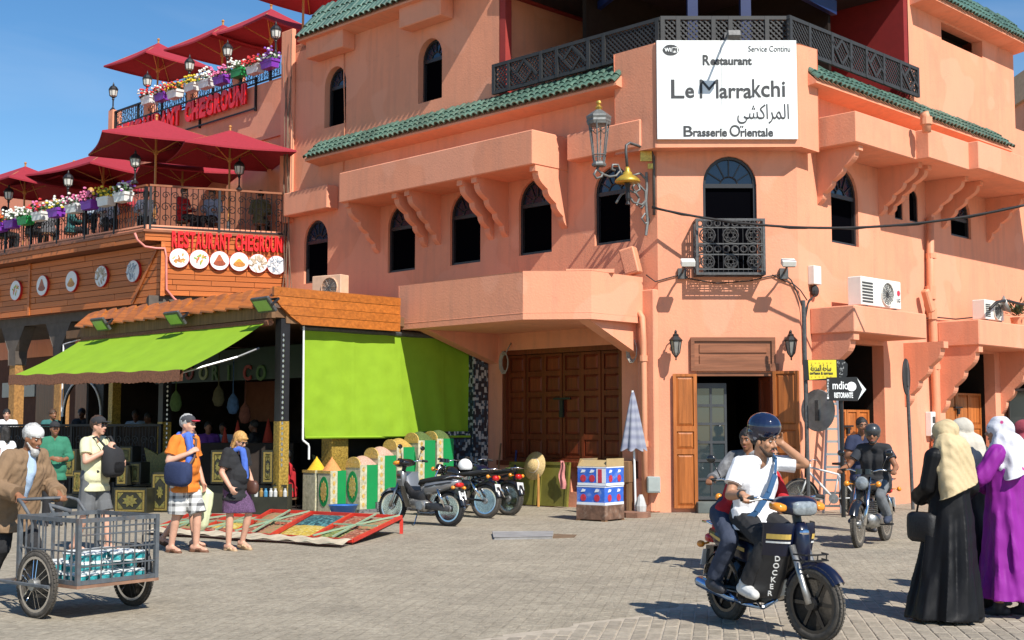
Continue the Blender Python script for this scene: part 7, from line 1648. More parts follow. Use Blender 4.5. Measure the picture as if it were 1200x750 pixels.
 for yy in (-.04, .04):b.tube([(-.58, yy, .845), (-.82, yy, .86)], .008, 4)
 b.build('rear_rack', CHROME, t, smooth=True)
 loft([(-.74, 0, .70, .06, .045), (-.80, 0, .70, .065, .05), (-.83, 0, .70, .045, .035)]).build('tail_light', RED_LENS, t, smooth=True)
 for s in (-1, 1):b=MB(); b.tube([(-.72, s*.06, .72), (-.72, s*.15, .72)], .008, 5); b.ell((-.73, s*.175, .72), (.035, .035, .035), 8, 6); b.build('rear_indicator', AMBER, t, smooth=True)
 Tp=Matrix.Translation((-.84, 0, .53))@Matrix.Rotation(math.radians(15), 4, 'Y'); b=MB(Tp); b.box(-.004, .004, -.085, .085, -.07, .07); b.build('number_plate', PLATE_W, t)
 if plate:put_text(text_mesh(plate, .05, .001, width=.13), 'lettering', INK, t, TM[t.name]@Tp@Matrix.Translation((-.006, 0, .0))@Matrix.Rotation(-math.pi/2, 4, 'Z'))
 if stand:b=MB(); b.tube([(-.02, .1, .24), (-.06, .25, .0)], .012, 5); b.build('side_stand', CHROME, t)
 return t
HF=(2.262, 9.72); hfw=Vector((.40, -.917)).normalized(); HANG=math.atan2(hfw.y, hfw.x)
hero_o=Vector((HF[0]-hfw.x*.60, HF[1]-hfw.y*.60, 0))
hero=moped(hero_o, HANG, 'navy blue moped with DOCKER lettering ridden by the man in white', NAVY, GOLD_STRIPE, CHARCOAL, 'DOCKER', steer=math.radians(10), tyre=DUSTY)
FARM=Vector((4.95, 17.75, 0)); FARA=math.radians(-122)
moto_far=motorcycle(FARM, FARA, 'black motorcycle with round headlight ridden by the helmeted man in dark vest', BLACK_PAINT, steer=.05)
BOYM=Vector((2.63, 14.5, 0)); BOYA=math.radians(-112)
moto_boy=motorcycle(BOYM, BOYA, 'motorcycle with a yellowish headlight ridden behind the navy moped', RED_PAINT, mirrors=True)
GPK='mopeds parked by the spice shop'
moped((-1.50, 21.15, 0), math.radians(146), 'silver and black moped on its side stand, nearest of the parked row', SILVER, CHARCOAL, BLACK_PAINT, lean=math.radians(4), kind='wire', group=GPK, plate='30 47', mirrors=True, stand=True, rack=False)
mp2=motorcycle((-.98, 22.95, 0), math.radians(148), 'black parked motorbike carrying a white helmet, middle of the row', BLACK_PAINT, lean=math.radians(5), group=GPK, stand=True, plate='58 21', mirrors=False)
mp3=motorcycle((-.52, 23.75, 0), math.radians(140), 'black parked motorbike farthest along the row, beside the olive boards', NAVY, lean=math.radians(5), group=GPK, stand=True, plate='12 70', mirrors=False)
# helmets
def helmet_mesh(open_face=True):
 b=MB(); n, m=20, 12
 def fn(u, v):
  a=2*math.pi*u; el=math.radians(90-v*118); r=1.0
  x, y, z=math.cos(a)*math.cos(el), math.sin(a)*math.cos(el), math.sin(el)
  cut=-.10+.06*x if x>.2 else -.42
  return (.142*x, .125*y, .135*max(z, cut))
 b.grid(fn, n, m); return b
HEL_BLUE=mat('dark blue helmet', (.010, .016, .045), rough=.12, coat=.8, var=.05)
p=mp2.matrix_basis@Vector((-.12, .0, .90)); t=thing('helmet', 'white helmet resting on the middle parked motorbike', 'helmet', M=Matrix.Translation(p)@Matrix.Rotation(2.2, 4, 'Z'))
helmet_mesh().build('shell', WHITE, t, smooth=True); b=MB(); b.ell((.01, 0, -.03), (.105, .10, .09), 12, 8); b.build('lining', PLASTIC_BLACK, t, smooth=True)
# ================================================================== hand cart with tubs
GREYC=mat('grey blue painted steel', (.085, .094, .103), rough=.6, var=.3, scale=12, dirt=(.16, .09, .05, .6), dscale=7); RUSTY=mat('rusty tray', (.24, .13, .08), rough=.9, var=.4)
ca_=math.radians(-38); cart=thing('hand_cart', 'grey steel cage hand cart on two bicycle wheels carrying tubs', 'hand cart', (-3.70, 11.28, 0), ca_)
X0, X1, Y0_, Y1, Z0, Z1=-.43, .45, -.385, .385, .31, .82
def cbar(a, c, r=.011, name='bar', m=GREYC, n=5):b=MB(); b.tube([a, c], r, n); return b.build(name, m, cart)
for z in (Z0, Z1):
 for a, c in (((X0, Y0_, z), (X1, Y0_, z)), ((X1, Y0_, z), (X1, Y1, z)), ((X1, Y1, z), (X0, Y1, z)), ((X0, Y1, z), (X0, Y0_, z))):b=MB(); b.beam(a, c, .028, .035); b.build('rail', GREYC, cart)
for a, c in (((X0, Y0_, .56), (X1, Y0_, .56)), ((X0, Y1, .56), (X1, Y1, .56)), ((X1, Y0_, .58), (X1, Y1, .58)), ((X1, Y0_, .70), (X1, Y1, .70)), ((X1, Y0_, .44), (X1, Y1, .44)), ((X1, Y0_, .76), (X1, Y1, .76))):cbar(a, c, .008)
for k in range(10):
 x=X0+(X1-X0)*k/9
 for y in (Y0_, Y1):cbar((x, y, Z0), (x, y, Z1), .014 if k in (0, 9) else .009)
for k in range(1, 7):y=Y0_+(Y1-Y0_)*k/7; cbar((X1, y, Z0), (X1, y, Z1), .006); cbar((X0, y, Z0), (X0, y, Z1), .009)
for x in (X0, X1):
 for y in (Y0_, Y1):b=MB(); b.box(x-.018, x+.018, y-.018, y+.018, Z0-.03, Z1+.02); b.build('post', GREYC, cart)
b=MB(); b.box(X0-.02, X1+.02, Y0_-.02, Y1+.02, Z0-.045, Z0-.02); b.build('tray', RUSTY, cart)
for y in (Y0_-.09, Y1+.09):
 wheel(cart, (0, y, .28), .28, .06, 'wire', 0, 'wheel', DUSTY, CHROME)
 cbar((0, y-.05*(1 if y>0 else -1), .28), (0, y+.06*(1 if y>0 else -1), .28), .014, 'axle', IRON)
for y in (Y0_-.15, Y1+.15):cbar((X0-.06, y, Z0-.03), (X1*.6, y, Z0-.03), .016, 'side_bar'); cbar((X0-.06, y, Z0-.03), (X0-.06, 0, Z0-.03), .014, 'side_bar')
b=MB(); b.tube([(X0, -.28, .80), (X0-.16, -.28, .93), (X0-.26, -.26, .95), (X0-.27, .26, .95), (X0-.16, .28, .93), (X0, .28, .80)], .016, 7); b.build('handle', GREYC, cart, smooth=True)
b=MB(); b.tube([(X0-.02, -.05, .82), (X0-.1, -.05, .90), (X0+.02, .1, .84)], .022, 6); b.build('handle_grip', GREYC, cart, smooth=True)
TUBW=mat('white tub plastic', (.70, .72, .70), rough=.4); TUBL=mat('teal tub label', (.03, .30, .32), rough=.4, var=.5, scale=40, dirt=(.6, .65, .6, .6), dscale=25)
tb=MB(); tb.lathe([(.0, 0), (.044, 0), (.046, .012)], 12); n0=len(tb.f); tb.cur=1; tb.lathe([(.0465, .012), (.0505, .062)], 12); tb.cur=0; tb.lathe([(.050, .062), (.056, .064), (.056, .074), (.05, .078), (.0, .078)], 12)
tub_me=tb.mesh('tub', [TUBW, TUBL], smooth=False); r=random.Random(9); Mc=TM[cart.name]
for i in range(7):
 for j in range(6):
  for k in range(3):
   if k==2 and (i<2 or j<1 or r.random()<.35):continue
   if k==1 and (i==6 or r.random()<.12):continue
   o=bpy.data.objects.new('tub', tub_me); COL.objects.link(o); o.matrix_basis=Mc@TR((X0+.09+i*.113+r.uniform(-.004, .004), Y0_+.09+j*.118, Z0-.018+k*.0785), r.uniform(0, 6))
   tag(o, 'white lidded tub with a teal label, %s layer in the hand cart'%['bottom', 'middle', 'top'][k], 'tub', 'tubs stacked in the hand cart')
   # ================================================================== white bicycle behind the pole
WB=mat('white bicycle paint', (.62, .63, .62), rough=.35)
p=gnd(966, 603); t=thing('bicycle', 'white framed bicycle parked behind the sign poles', 'bicycle', (p.x+.05, p.y-.2, 0), math.radians(158))
wheel(t, (.52, 0, .33), .33, .04, 'wire', .25, 'front_wheel', RUBBER, CHROME); wheel(t, (-.5, 0, .33), .33, .04, 'wire', 0, 'rear_wheel', RUBBER, CHROME)
for a, c, r_, nm in [((.36, 0, .78), (-.08, 0, .30), .022, 'down_tube'), ((.33, 0, .86), (-.16, 0, .74), .019, 'top_tube'), ((-.08, 0, .30), (-.2, 0, .90), .017, 'seat_tube'), ((-.08, .03, .30), (-.5, .05, .33), .012, 'chain_stay'), ((-.16, .03, .74), (-.5, .05, .33), .011, 'seat_stay'), ((.34, 0, .92), (.37, 0, .70), .022, 'head_tube'), ((.37, .05, .70), (.52, .05, .33), .014, 'fork'), ((.37, -.05, .70), (.52, -.05, .33), .014, 'fork')]:
 b=MB(); b.tube([a, c], r_, 7); b.build(nm, WB, t, smooth=True)
b=MB(); b.tube([(.26, -.30, .98), (.34, -.2, 1.0), (.34, 0, .95), (.34, .2, 1.0), (.26, .30, .98)], .011, 6); b.build('handlebar', CHROME, t, smooth=True)
loft([(-.34, 0, .93, .075, .03), (-.22, 0, .93, .06, .03), (-.06, 0, .93, .02, .02)]).build('saddle', SEAT, t, smooth=True)
b=MB(); b.lathe([(.09, -.004), (.09, .004)], 14, (-.08, .04, .30), RX(math.pi/2)); b.tube([(-.08, .06, .30), (.02, .07, .16)], .009, 5); b.build('crank', ALLOY, t)
# ================================================================== people (figure frame: x forward, y to the figure's left, z up)
def V(*a):return Vector(a)
def cap(b, a, c, ra, rb=None, n=10):
 a=Vector(a); c=Vector(c); rb=ra if rb is None else rb; d=c-a; L=max(d.length, 1e-5)
 R=d.to_track_quat('Z', 'X').to_matrix() if d.length>1e-5 else Matrix.Identity(3)
 prof=[(ra*math.sin(t), -ra*math.cos(t)) for t in (0, .55, 1.1)]+[(ra, 0), (rb, L)]+[(rb*math.cos(t), L+rb*math.sin(t)) for t in (.45, 1.0, math.pi/2)]
 b.lathe(prof, n, a, R)
def blob(b, vox, smooth=2, fold=0.0, fk=(9, 3, 5), seed=0, zfade=None):
 me=bpy.data.meshes.new('tmp'); me.from_pydata(b.v, [], b.f); ob=bpy.data.objects.new('tmp', me)
 m=ob.modifiers.new('r', 'REMESH'); m.mode='VOXEL'; m.voxel_size=vox
 if smooth:s=ob.modifiers.new('s', 'SMOOTH'); s.iterations=smooth; s.factor=.5
 out=evaluated_mesh(ob); bpy.data.objects.remove(ob); bpy.data.meshes.remove(me)
 cuts=getattr(b, 'cuts', [])
 if fold or cuts:
  n=len(out.vertices); co=np.empty(n*3, dtype=np.float32); no=np.empty(n*3, dtype=np.float32)
  out.vertices.foreach_get('co', co); out.vertices.foreach_get('normal', no); co=co.reshape(-1, 3); no=no.reshape(-1, 3); r=np.random.default_rng(seed)
  f=np.zeros(n)
  for i in range(5):
   k=r.normal(size=3)*np.array(fk)*(1+.5*i); q=co@(r.normal(size=3)*4)
   f+=np.sin(co@k*2.2+1.4*np.sin(q)+r.uniform(0, 6))/(1+.5*i)
  co+=no*(f*fold*1.35/2.2)[:, None]
  for pt, nn, rad in cuts:
   w=co-np.array(pt, dtype=np.float32); nn=np.array(Vector(nn).normalized()); dd=w@nn; k=(dd>0)&((w*w).sum(1)<rad*rad)
   co[k]-=(dd[k, None]*.93*nn).astype(np.float32)
  out.vertices.foreach_set('co', co.ravel().astype(np.float32)); out.update()
 return out
def place(me, name, m, parent):
 me.materials.clear(); me.materials.append(m); me.name=name
 me.polygons.foreach_set('use_smooth', np.ones(len(me.polygons), dtype=bool)); return link(bpy.data.objects.new(name, me), parent)
STAND=dict(pel=V(0, 0, .95), chest=V(.0, 0, 1.27), neck=V(0, 0, 1.46), head=V(.03, 0, 1.61), shL=V(0, .175, 1.41), shR=V(0, -.175, 1.41), elL=V(-.03, .23, 1.13), elR=V(-.03, -.23, 1.13), haL=V(.07, .23, .89), haR=V(.07, -.23, .89), hipL=V(0, .09, .92), hipR=V(0, -.09, .92), knL=V(.03, .10, .50), knR=V(.03, -.10, .50), anL=V(0, .10, .085), anR=V(0, -.10, .085))
def pose(**k):P=dict(STAND); P.update({a:Vector(v) for a, v in k.items()}); return P
def lat(P):return (P['shL']-P['shR']).normalized()
def torso(b, P, d, low=0.0, belly=0.0, w=1.0):
 l=lat(P); fw=l.cross(V(0, 0, 1)).normalized()
 hl=(P['hipL']-P['hipR']).normalized()
 cap(b, P['pel']-hl*.07*w, P['pel']+hl*.07*w, .105+d)
 for s in (-1, 1):
  cap(b, P['pel']+hl*s*.05*w, P['chest']+l*s*.075*w, .105+d, .115+d)
  cap(b, P['chest']+l*s*.075*w, P['chest'].lerp(P['neck'], .55)+l*s*.09*w, .112+d, .075+d)
  cap(b, P['neck']-V(0, 0, .02), P['shL' if s>0 else 'shR'], .045+d*.7, .052+d*.8)
 if belly:b.ell(P['pel'].lerp(P['chest'], .45)+fw*.05, (.12+belly, .15+d, .17+d), 12, 8)
 if low:cap(b, P['pel']-hl*.06*w-V(0, 0, low), P['pel']+hl*.06*w-V(0, 0, low), .125+d); cap(b, P['pel']-hl*.075*w+fw*.025, P['pel']+hl*.075*w+fw*.025, .118+d); cap(b, P['pel']-hl*.075*w-V(0, 0, low)+fw*.04, P['pel']+hl*.075*w-V(0, 0, low)+fw*.04, .115+d)
 if low:cap(b, P['pel']-V(0, 0, low), P['pel'], .135+d)
def arm(b, P, s, d, frac=2.0, flare=0.0):
 sh, el, ha=P['sh'+s], P['el'+s], P['ha'+s]
 if frac<=1:cap(b, sh, sh.lerp(el, frac), .054+d, .048+d+flare)
 else:
  cap(b, sh, el, .052+d, .041+d); f=frac-1
  cap(b, el, el.lerp(ha, min(1, f)*.35 if f>.35 else f), .041+d, .042+d)
  if f>.35:cap(b, el.lerp(ha, .3), el.lerp(ha, f), .042+d, .031+d+flare)
def leg(b, P, s, d, frac=2.0, flare=0.0):
 hp, kn, an=P['hip'+s], P['kn'+s], P['an'+s]
 if frac<=1:cap(b, hp, hp.lerp(kn, frac), .088+d, .066+d+flare)
 else:
  cap(b, hp, kn, .086+d, .056+d); f=frac-1
  back=(an-kn).cross(V(0, 1, 0)).normalized()*.0
  cap(b, kn, kn.lerp(an, min(f, .34)), .054+d, .057+d+(flare if f<=.34 else 0))
  if f>.34:cap(b, kn.lerp(an, .3), kn.lerp(an, f), .057+d, .038+d+flare)
def foot_dir(P, s):
 k=P.get('toe'+s)
 if k is not None:return Vector(k).normalized()
 return V(1, .12 if s=='L' else -.12, -.05).normalized()
def foot(b, P, s, d):
 an=P['an'+s]; f=foot_dir(P, s)
 cap(b, an-V(0, 0, .03)-f*.045, an+f*.06-V(0, 0, .035), .042+d, .040+d); cap(b, an+f*.06-V(0, 0, .04), an+f*.15-V(0, 0, .048), .038+d, .028+d)
def hand(b, P, s, curl=.5, nrm=None, open_=False):
 el, ha=P['el'+s], P['ha'+s]; d=P.get('hd'+s); d=Vector(d).normalized() if d is not None else (ha-el).normalized()
 n=Vector(nrm) if nrm is not None else (lat(P)*(-1 if s=='L' else 1)); n=(n-d*n.dot(d)).normalized(); w=d.cross(n)
 side=1 if w.x>0 or w.z>.5 else -1
 p1=ha+d*.085
 for o in (-.022, 0, .022):cap(b, ha+d*.01+w*o*.7, p1+w*o, .018, .015, 7)
 for i, (o, L) in enumerate(((-.033, .062), (-.011, .072), (.011, .075), (.033, .066))):
  q=p1+w*o*1.05; d1=(d*math.cos(curl*.7)+n*math.sin(curl*.7)).normalized(); m1=q+d1*L*.5; d2=(d*math.cos(curl*1.9)+n*math.sin(curl*1.9)).normalized()
  cap(b, q-d*.01, m1, .0105, .0095, 6); cap(b, m1, m1+d2*L*.5, .0095, .008, 6)
 q=ha+d*.025-w*side*-.028; tdir=(d*.7+w*side*.6+n*.45).normalized(); cap(b, q, q+tdir*.045, .014, .011, 6); cap(b, q+tdir*.045, q+tdir*.045+(tdir+n*.5*curl).normalized()*.03, .011, .009, 6)
def head_mat(P, yaw=0, pitch=0, roll=0):
 return Matrix.Translation(P['head'])@Matrix.Rotation(yaw, 4, 'Z')@Matrix.Rotation(pitch, 4, 'Y')@Matrix.Rotation(roll, 4, 'X')
def head_caps(b, HM, sc=1.0):
 def T(*p):return HM@(Vector(p)*sc)
 R3=HM.to_3x3()
 b.ell(T(-.008, 0, .025), tuple(x*sc for x in (.098, .076, .092)), 16, 11, R3); b.ell(T(.018, 0, -.035), tuple(x*sc for x in (.074, .062, .078)), 14, 9, R3)
 b.ell(T(.062, 0, -.098), tuple(x*sc for x in (.026, .030, .022)), 10, 7, R3)
 cap(b, T(.088, 0, .012), T(.110, 0, -.026), .009*sc, .015*sc, 7); cap(b, T(.094, -.014, -.034), T(.094, .014, -.034), .010*sc, .010*sc, 6)
 cap(b, T(.080, -.038, .034), T(.086, -.006, .030), .010*sc, .010*sc, 6); cap(b, T(.080, .038, .034), T(.086, .006, .030), .010*sc, .010*sc, 6)
 for s in (-1, 1):
  b.ell(T(-.004, s*.077, -.008), tuple(x*sc for x in (.020, .012, .033)), 8, 6, R3); b.ell(T(.058, s*.042, -.022), tuple(x*sc for x in (.026, .022, .024)), 8, 6, R3)
 cap(b, T(.083, -.018, -.068), T(.083, .018, -.068), .009*sc, .009*sc, 6)
EYE_W=mat('eye white', (.40, .36, .32), rough=.3); EYE_D=mat('dark iris', (.02, .012, .008), rough=.2); LIP=mat('lips', (.33, .11, .09), rough=.6)
SUNGL=mat('sunglass lens', (.008, .008, .009), rough=.08, coat=.5)
def face_parts(t, HM, hairm, sc=1.0, glasses=False, brows=True):
 def T(*p):return HM@(Vector(p)*sc)
 R3=HM.to_3x3()
 if glasses:
  for s in (-1, 1):b=MB(); b.ell(T(.094, s*.033, .008), tuple(x*sc for x in (.008, .028, .022)), 10, 6, R3); b.tube([T(.088, s*.058, .014), T(.0, s*.08, .012)], .004, 4); b.build('sunglasses', SUNGL, t, smooth=True)
  b=MB(); b.tube([T(.098, -.01, .014), T(.098, .01, .014)], .004, 4); b.build('bridge', SUNGL, t)
 else:
  for s in (-1, 1):
   b=MB(); b.ell(T(.0795, s*.031, .008), tuple(x*sc for x in (.012, .0135, .0065)), 10, 7, R3); b.build('eye', EYE_W, t, smooth=True); b=MB(); b.ell(T(.0885, s*.030, .008), tuple(x*sc for x in (.0045, .0065, .0068)), 8, 6, R3); b.build('iris', EYE_D, t, smooth=True)
 if brows:
  for s in (-1, 1):b=MB(); cap(b, T(.093, s*.014, .031), T(.084, s*.046, .034), .0055*sc, .0045*sc, 6); b.build('eyebrow', hairm, t, smooth=True)
 b=MB(); b.ell(T(.0915, 0, -.068), tuple(x*sc for x in (.005, .024, .008)), 10, 6, R3); b.build('mouth', LIP, t, smooth=True)
def hair_short(t, HM, m, vox, sc=1.0, length=0.0, fringe=.0, thick=.012):
 def T(*p):return HM@(Vector(p)*sc)
 b=MB(); R3=HM.to_3x3(); r=random.Random(5)
 b.ell(T(-.022, 0, .042), tuple(x*sc for x in (.096+thick, .080+thick*.6, .086+thick)), 16, 10, R3)
 for s in (-1, 1):cap(b, T(.02, s*.068, .045), T(-.02, s*.074, .0), .022*sc, .016*sc, 7)
 cap(b, T(-.07, -.03, .0), T(-.07, .03, .0), .035*sc, .035*sc, 7)
 for k in range(22):a=r.uniform(-2.2, 2.2); e=r.uniform(.2, 1.4); b.ell(T(-.022+.10*math.cos(a)*math.cos(e), .082*math.sin(a)*math.cos(e), .042+.094*math.sin(e)), .014*sc, 6, 4)
 if length:
  for s in (-1, 1):cap(b, T(-.02, s*.07, .02), T(-.035, s*.075, -length), .03*sc, .024*sc, 8)
  cap(b, T(-.07, 0, .02), T(-.075, 0, -length), .065*sc, .055*sc, 10)
 if fringe:cap(b, T(.075, -.035, .075), T(.08, .04, .07), .022*sc, .02*sc, 8)
 place(blob(b, max(.007, vox*.8), 2, fold=.004, fk=(30, 30, 8)), 'hair', m, t)
SKINS={k:mat('skin '+k, v, rough=.5, var=.08, scale=12, spec=.35) for k, v in {'tan':(.42, .215, .125), 'brown':(.26, .115, .060), 'fair':(.58, .32, .22), 'dark':(.16, .07, .04)}.items()}
HAIRS={k:mat('hair '+k, v, rough=.6, var=.3, scale=40, bump=.4, bscale=90) for k, v in {'black':(.012, .010, .009), 'grey':(.42, .41, .39), 'blond':(.50, .27, .08), 'brown':(.06, .03, .015)}.items()}
def cloth(name, col, **k):k.setdefault('rough', .9); k.setdefault('bump', .15); k.setdefault('bscale', 45); k.setdefault('var', .08); return mat(name, col, **k)
def person(label, M, P, skin, clothes, vox=.014, yaw=0, pitch=0, roll=0, hair='black', hsc=1.0, glasses=False, hairk=None, face=True, curlL=.6, curlR=.6, nL=None, nR=None, belly=0, group=None, hands=True, hidehair=False):
 t=thing('person', label, 'person', M=M, group=group); sk=SKINS[skin]; HM=head_mat(P, yaw, pitch, roll)
 b=MB(); head_caps(b, HM, hsc); cap(b, HM@V(-.02, 0, -.05), P['neck']-V(0, 0, .03), .052, .058)
 torso(b, P, 0, belly=0)
 for s in 'LR':
  arm(b, P, s, 0); leg(b, P, s, 0); foot(b, P, s, 0)
  if hands:hand(b, P, s, curlL if s=='L' else curlR, nL if s=='L' else nR)
  else:b.ell(P['ha'+s]+(P['ha'+s]-P['el'+s]).normalized()*.06, .045, 8, 6)
 place(blob(b, vox, 2), 'body', sk, t)
 if face:face_parts(t, HM, HAIRS[hair], hsc, glasses)
 if not hidehair:hair_short(t, HM, HAIRS[hair], vox, hsc, **(hairk or {}))
 for (nm, m, fn, fold) in clothes:
  b=MB(); fn(b, P, HM); place(blob(b, vox*.9, 2, fold=fold, seed=len(nm)+int(abs(M[0][3])*10)), nm, m, t)
 return t, HM
 # garment shapes
def g_tee(frac=.62, low=.10, d=.016, flare=.008, w=1.0, belly=0):
 def f(b, P, HM):
  torso(b, P, d, low+.05, belly, w); b.cuts=[(P['pel']-V(0, 0, low+.07), V(0, 0, -1), .34)]
  for s in 'LR':
   arm(b, P, s, d, frac+(.12 if frac<1 else .05), flare); sh, el, ha=P['sh'+s], P['el'+s], P['ha'+s]
   b.cuts.append((sh.lerp(el, frac), el-sh, .13) if frac<=1 else (el.lerp(ha, frac-1), ha-el, .10))
 return f
def g_long(frac=1.92, low=.12, d=.022, flare=.008, w=1.0, belly=0):return g_tee(frac, low, d, flare, w, belly)
def g_trousers(frac=1.94, d=.016, flare=.012):
 def f(b, P, HM):
  hl=(P['hipL']-P['hipR']).normalized(); cap(b, P['pel']-hl*.075, P['pel']+hl*.075, .108+d); cap(b, P['pel']+V(0, 0, .05)-hl*.06, P['pel']+V(0, 0, .05)+hl*.06, .105+d)
  b.cuts=[]
  for s in 'LR':
   hp, kn, an=P['hip'+s], P['kn'+s], P['an'+s]
   if frac<=1.2:leg(b, P, s, d, min(1, frac+.0), flare); q=hp.lerp(kn, min(frac, 1)); cap(b, hp.lerp(kn, .7), q+(kn-hp)*.12, .07+d+flare, .068+d+flare); b.cuts.append((q+(kn-hp)*.02, kn-hp, .17))
   else:leg(b, P, s, d, frac+.06, flare); b.cuts.append((kn.lerp(an, frac-1), an-kn, .11))
 return f
def g_shoes(d=.012, sole=True):
 def f(b, P, HM):
  for s in 'LR':foot(b, P, s, d); cap(b, P['an'+s]-V(0, 0, .02), P['an'+s]+V(0, 0, .02), .048+d*.5)
 return f
def g_sandals():
 def f(b, P, HM):
  for s in 'LR':
   an=P['an'+s]; fd=foot_dir(P, s); cap(b, an-fd*.06-V(0, 0, .075), an+fd*.16-V(0, 0, .075), .036, .036); cap(b, an+fd*.05-V(0, .045, .045), an+fd*.05+V(0, .045, -.045), .02, .02); cap(b, an+fd*.09-V(0, .04, .045), an+fd*.09+V(0, .04, -.045), .02, .02)
 return f
def g_cap(brim=True):
 def f(b, P, HM):
  R3=HM.to_3x3(); b.ell(HM@V(-.008, 0, .062), (.108, .088, .070), 16, 10, R3); b.ell(HM@V(-.008, 0, .045), (.109, .089, .045), 16, 8, R3)
 return f
def g_brim(m=None):
 def f(b, P, HM):
  R3=HM.to_3x3(); b.ell(HM@V(.125, 0, .050), (.065, .068, .011), 14, 6, R3)
 return f
def g_scarf(dl=.35, side=.05):
 def f(b, P, HM):
  n=P['neck']+V(.0, 0, .01)
  for k in range(10):a, c=2*math.pi*k/10, 2*math.pi*(k+1)/10; cap(b, n+V(.085*math.cos(a), .085*math.sin(a), .025*math.cos(a*2)), n+V(.085*math.cos(c), .085*math.sin(c), .025*math.cos(c*2)), .034)
  cap(b, n+V(.10, side, -.02), n+V(.15, side*1.2, -.16), .04, .038); cap(b, n+V(.15, side*1.2, -.16), n+V(.155, side*1.4, -dl), .036, .045); cap(b, n+V(.15, side*.4, -.14), n+V(.15, side*.3, -dl), .03, .04); b.cuts=[(n+V(.15, 0, -dl), V(0, 0, -1), .2)]
  cap(b, n+V(.10, -.01, -.02), n+V(.15, side*.5, -dl*.7), .032, .036)
 return f
def g_helmet(d=0.0, up=0.0):
 def f(b, P, HM):
  R3=HM.to_3x3(); b.ell(HM@V(-.012, 0, .052+up), (.136+d, .118+d, .108+d), 18, 12, R3); b.ell(HM@V(-.045, 0, .0+up), (.098+d, .108+d, .088+d), 16, 10, R3)
 return f
def g_skirt(z1, r0=.15, r1=.22):
 def f(b, P, HM):
  p=P['pel']; cap(b, p-V(0, .05, 0), p+V(0, .05, 0), .125)
  kn=(P['knL']+P['knR'])/2
  for s in 'LR':cap(b, P['hip'+s], P['hip'+s].lerp(P['kn'+s], z1), .11, .115)
  cap(b, p, p.lerp(kn, z1*.95), .13, .14); b.cuts=[(V(0, 0, p.z+(kn.z-p.z)*z1), V(0, 0, -1), .45)]
 return f
def strap(t, pts, m, w_=.03, name='strap'):
 b=MB(); b.tube(pts, w_, 6); b.build(name, m, t, smooth=True)
def at_fig(px, Y, h, sc=1.0, dz=0.0):
 """standing place: photograph column px at depth Y, heading h in degrees (0 = to the right, -90 = towards the camera)"""
 p=atY(px, 500, Y); return TR((p.x, Y, dz), math.radians(h), sc)
WHITE_TEE=cloth('white t-shirt', (.78, .78, .80)); BLACK_CL=cloth('black cloth', (.018, .018, .020)); DENIM=cloth('dark denim', (.035, .045, .075), var=.2); GREY_JEAN=cloth('grey jeans', (.13, .14, .15), var=.3, scale=8)
SHOE_W=mat('white trainers', (.62, .62, .60), rough=.6, var=.2, scale=20); SHOE_D=mat('dark shoes', (.03, .03, .035), rough=.6, var=.4, scale=20); BLUE_STRAP=mat('blue strap', (.03, .10, .22), rough=.8)
# ---- rider of the navy moped
HM_=TM[hero.name]
P=pose(pel=(-.20, 0, .88), chest=(-.15, 0, 1.17), neck=(-.09, .01, 1.35), head=(-.045, .02, 1.485), shL=(-.12, .185, 1.305), shR=(-.10, -.185, 1.295), elL=(-.03, .40, 1.30), haL=(-.02, .175, 1.46), elR=(-.06, -.30, 1.06), haR=(.155, -.325, 1.075), hipL=(-.16, .10, .86), hipR=(-.16, -.10, .86), knL=(.22, .16, .70), knR=(.22, -.16, .70), anL=(.02, .21, .36), anR=(.02, -.22, .36), hdL=(-.1, -.75, .55), hdR=(.75, -.1, -.12))
rider, rHM=person('man in a white t-shirt riding the navy moped, hand raised to his helmet', HM_, P, 'tan', [('shirt', WHITE_TEE, g_tee(.62, .03, .015, .012), .007), ('trousers', BLACK_CL, g_trousers(1.9), .004), ('shoes', SHOE_W, g_shoes(.013), .002), ('helmet', HEL_BLUE, g_helmet(.006, .065), 0)], vox=.0075, yaw=.42, pitch=.14, hair='black', curlR=1.3, curlL=.5, nL=(1, -.2, -.3), nR=(0, 0, -1))
b=MB();
def beard(t, HM, m, vox, full=False):
 b=MB(); R3=HM.to_3x3(); b.ell(HM@V(.060, 0, -.100), (.032, .036, .028), 10, 7, R3)
 for s in (-1, 1):cap(b, HM@V(.058, s*.030, -.098), HM@V(.012, s*.066, -.045), .016, .012, 7); cap(b, HM@V(.094, s*.006, -.050), HM@V(.082, s*.032, -.066), .007, .006, 6)
 if full:b.ell(HM@V(.070, 0, -.125), (.040, .048, .045), 10, 7, R3)
 place(blob(b, vox, 1, fold=.003, fk=(40, 40, 40)), 'beard', m, t)
beard(rider, rHM, mat('black stubble', (.045, .028, .02), rough=.9), .007)
b=MB(); l=[V(-.10, .12, 1.375), V(-.02, .11, 1.33), V(.035, .06, 1.22), V(.045, -.01, 1.08), V(.01, -.10, .93), V(-.06, -.16, .86)]
for i in range(len(l)-1):b.beam(l[i]+V(.008, 0, 0), l[i+1]+V(.008, 0, 0), .014, .045)
b.build('bag_strap', BLUE_STRAP, rider)
b=MB(); b.lathe([(.036, -.014), (.036, .014)], 12, P['elR'].lerp(P['haR'], .93), (P['haR']-P['elR']).to_track_quat('Z', 'X').to_matrix()); b.build('watch', BLACK_EN, rider)
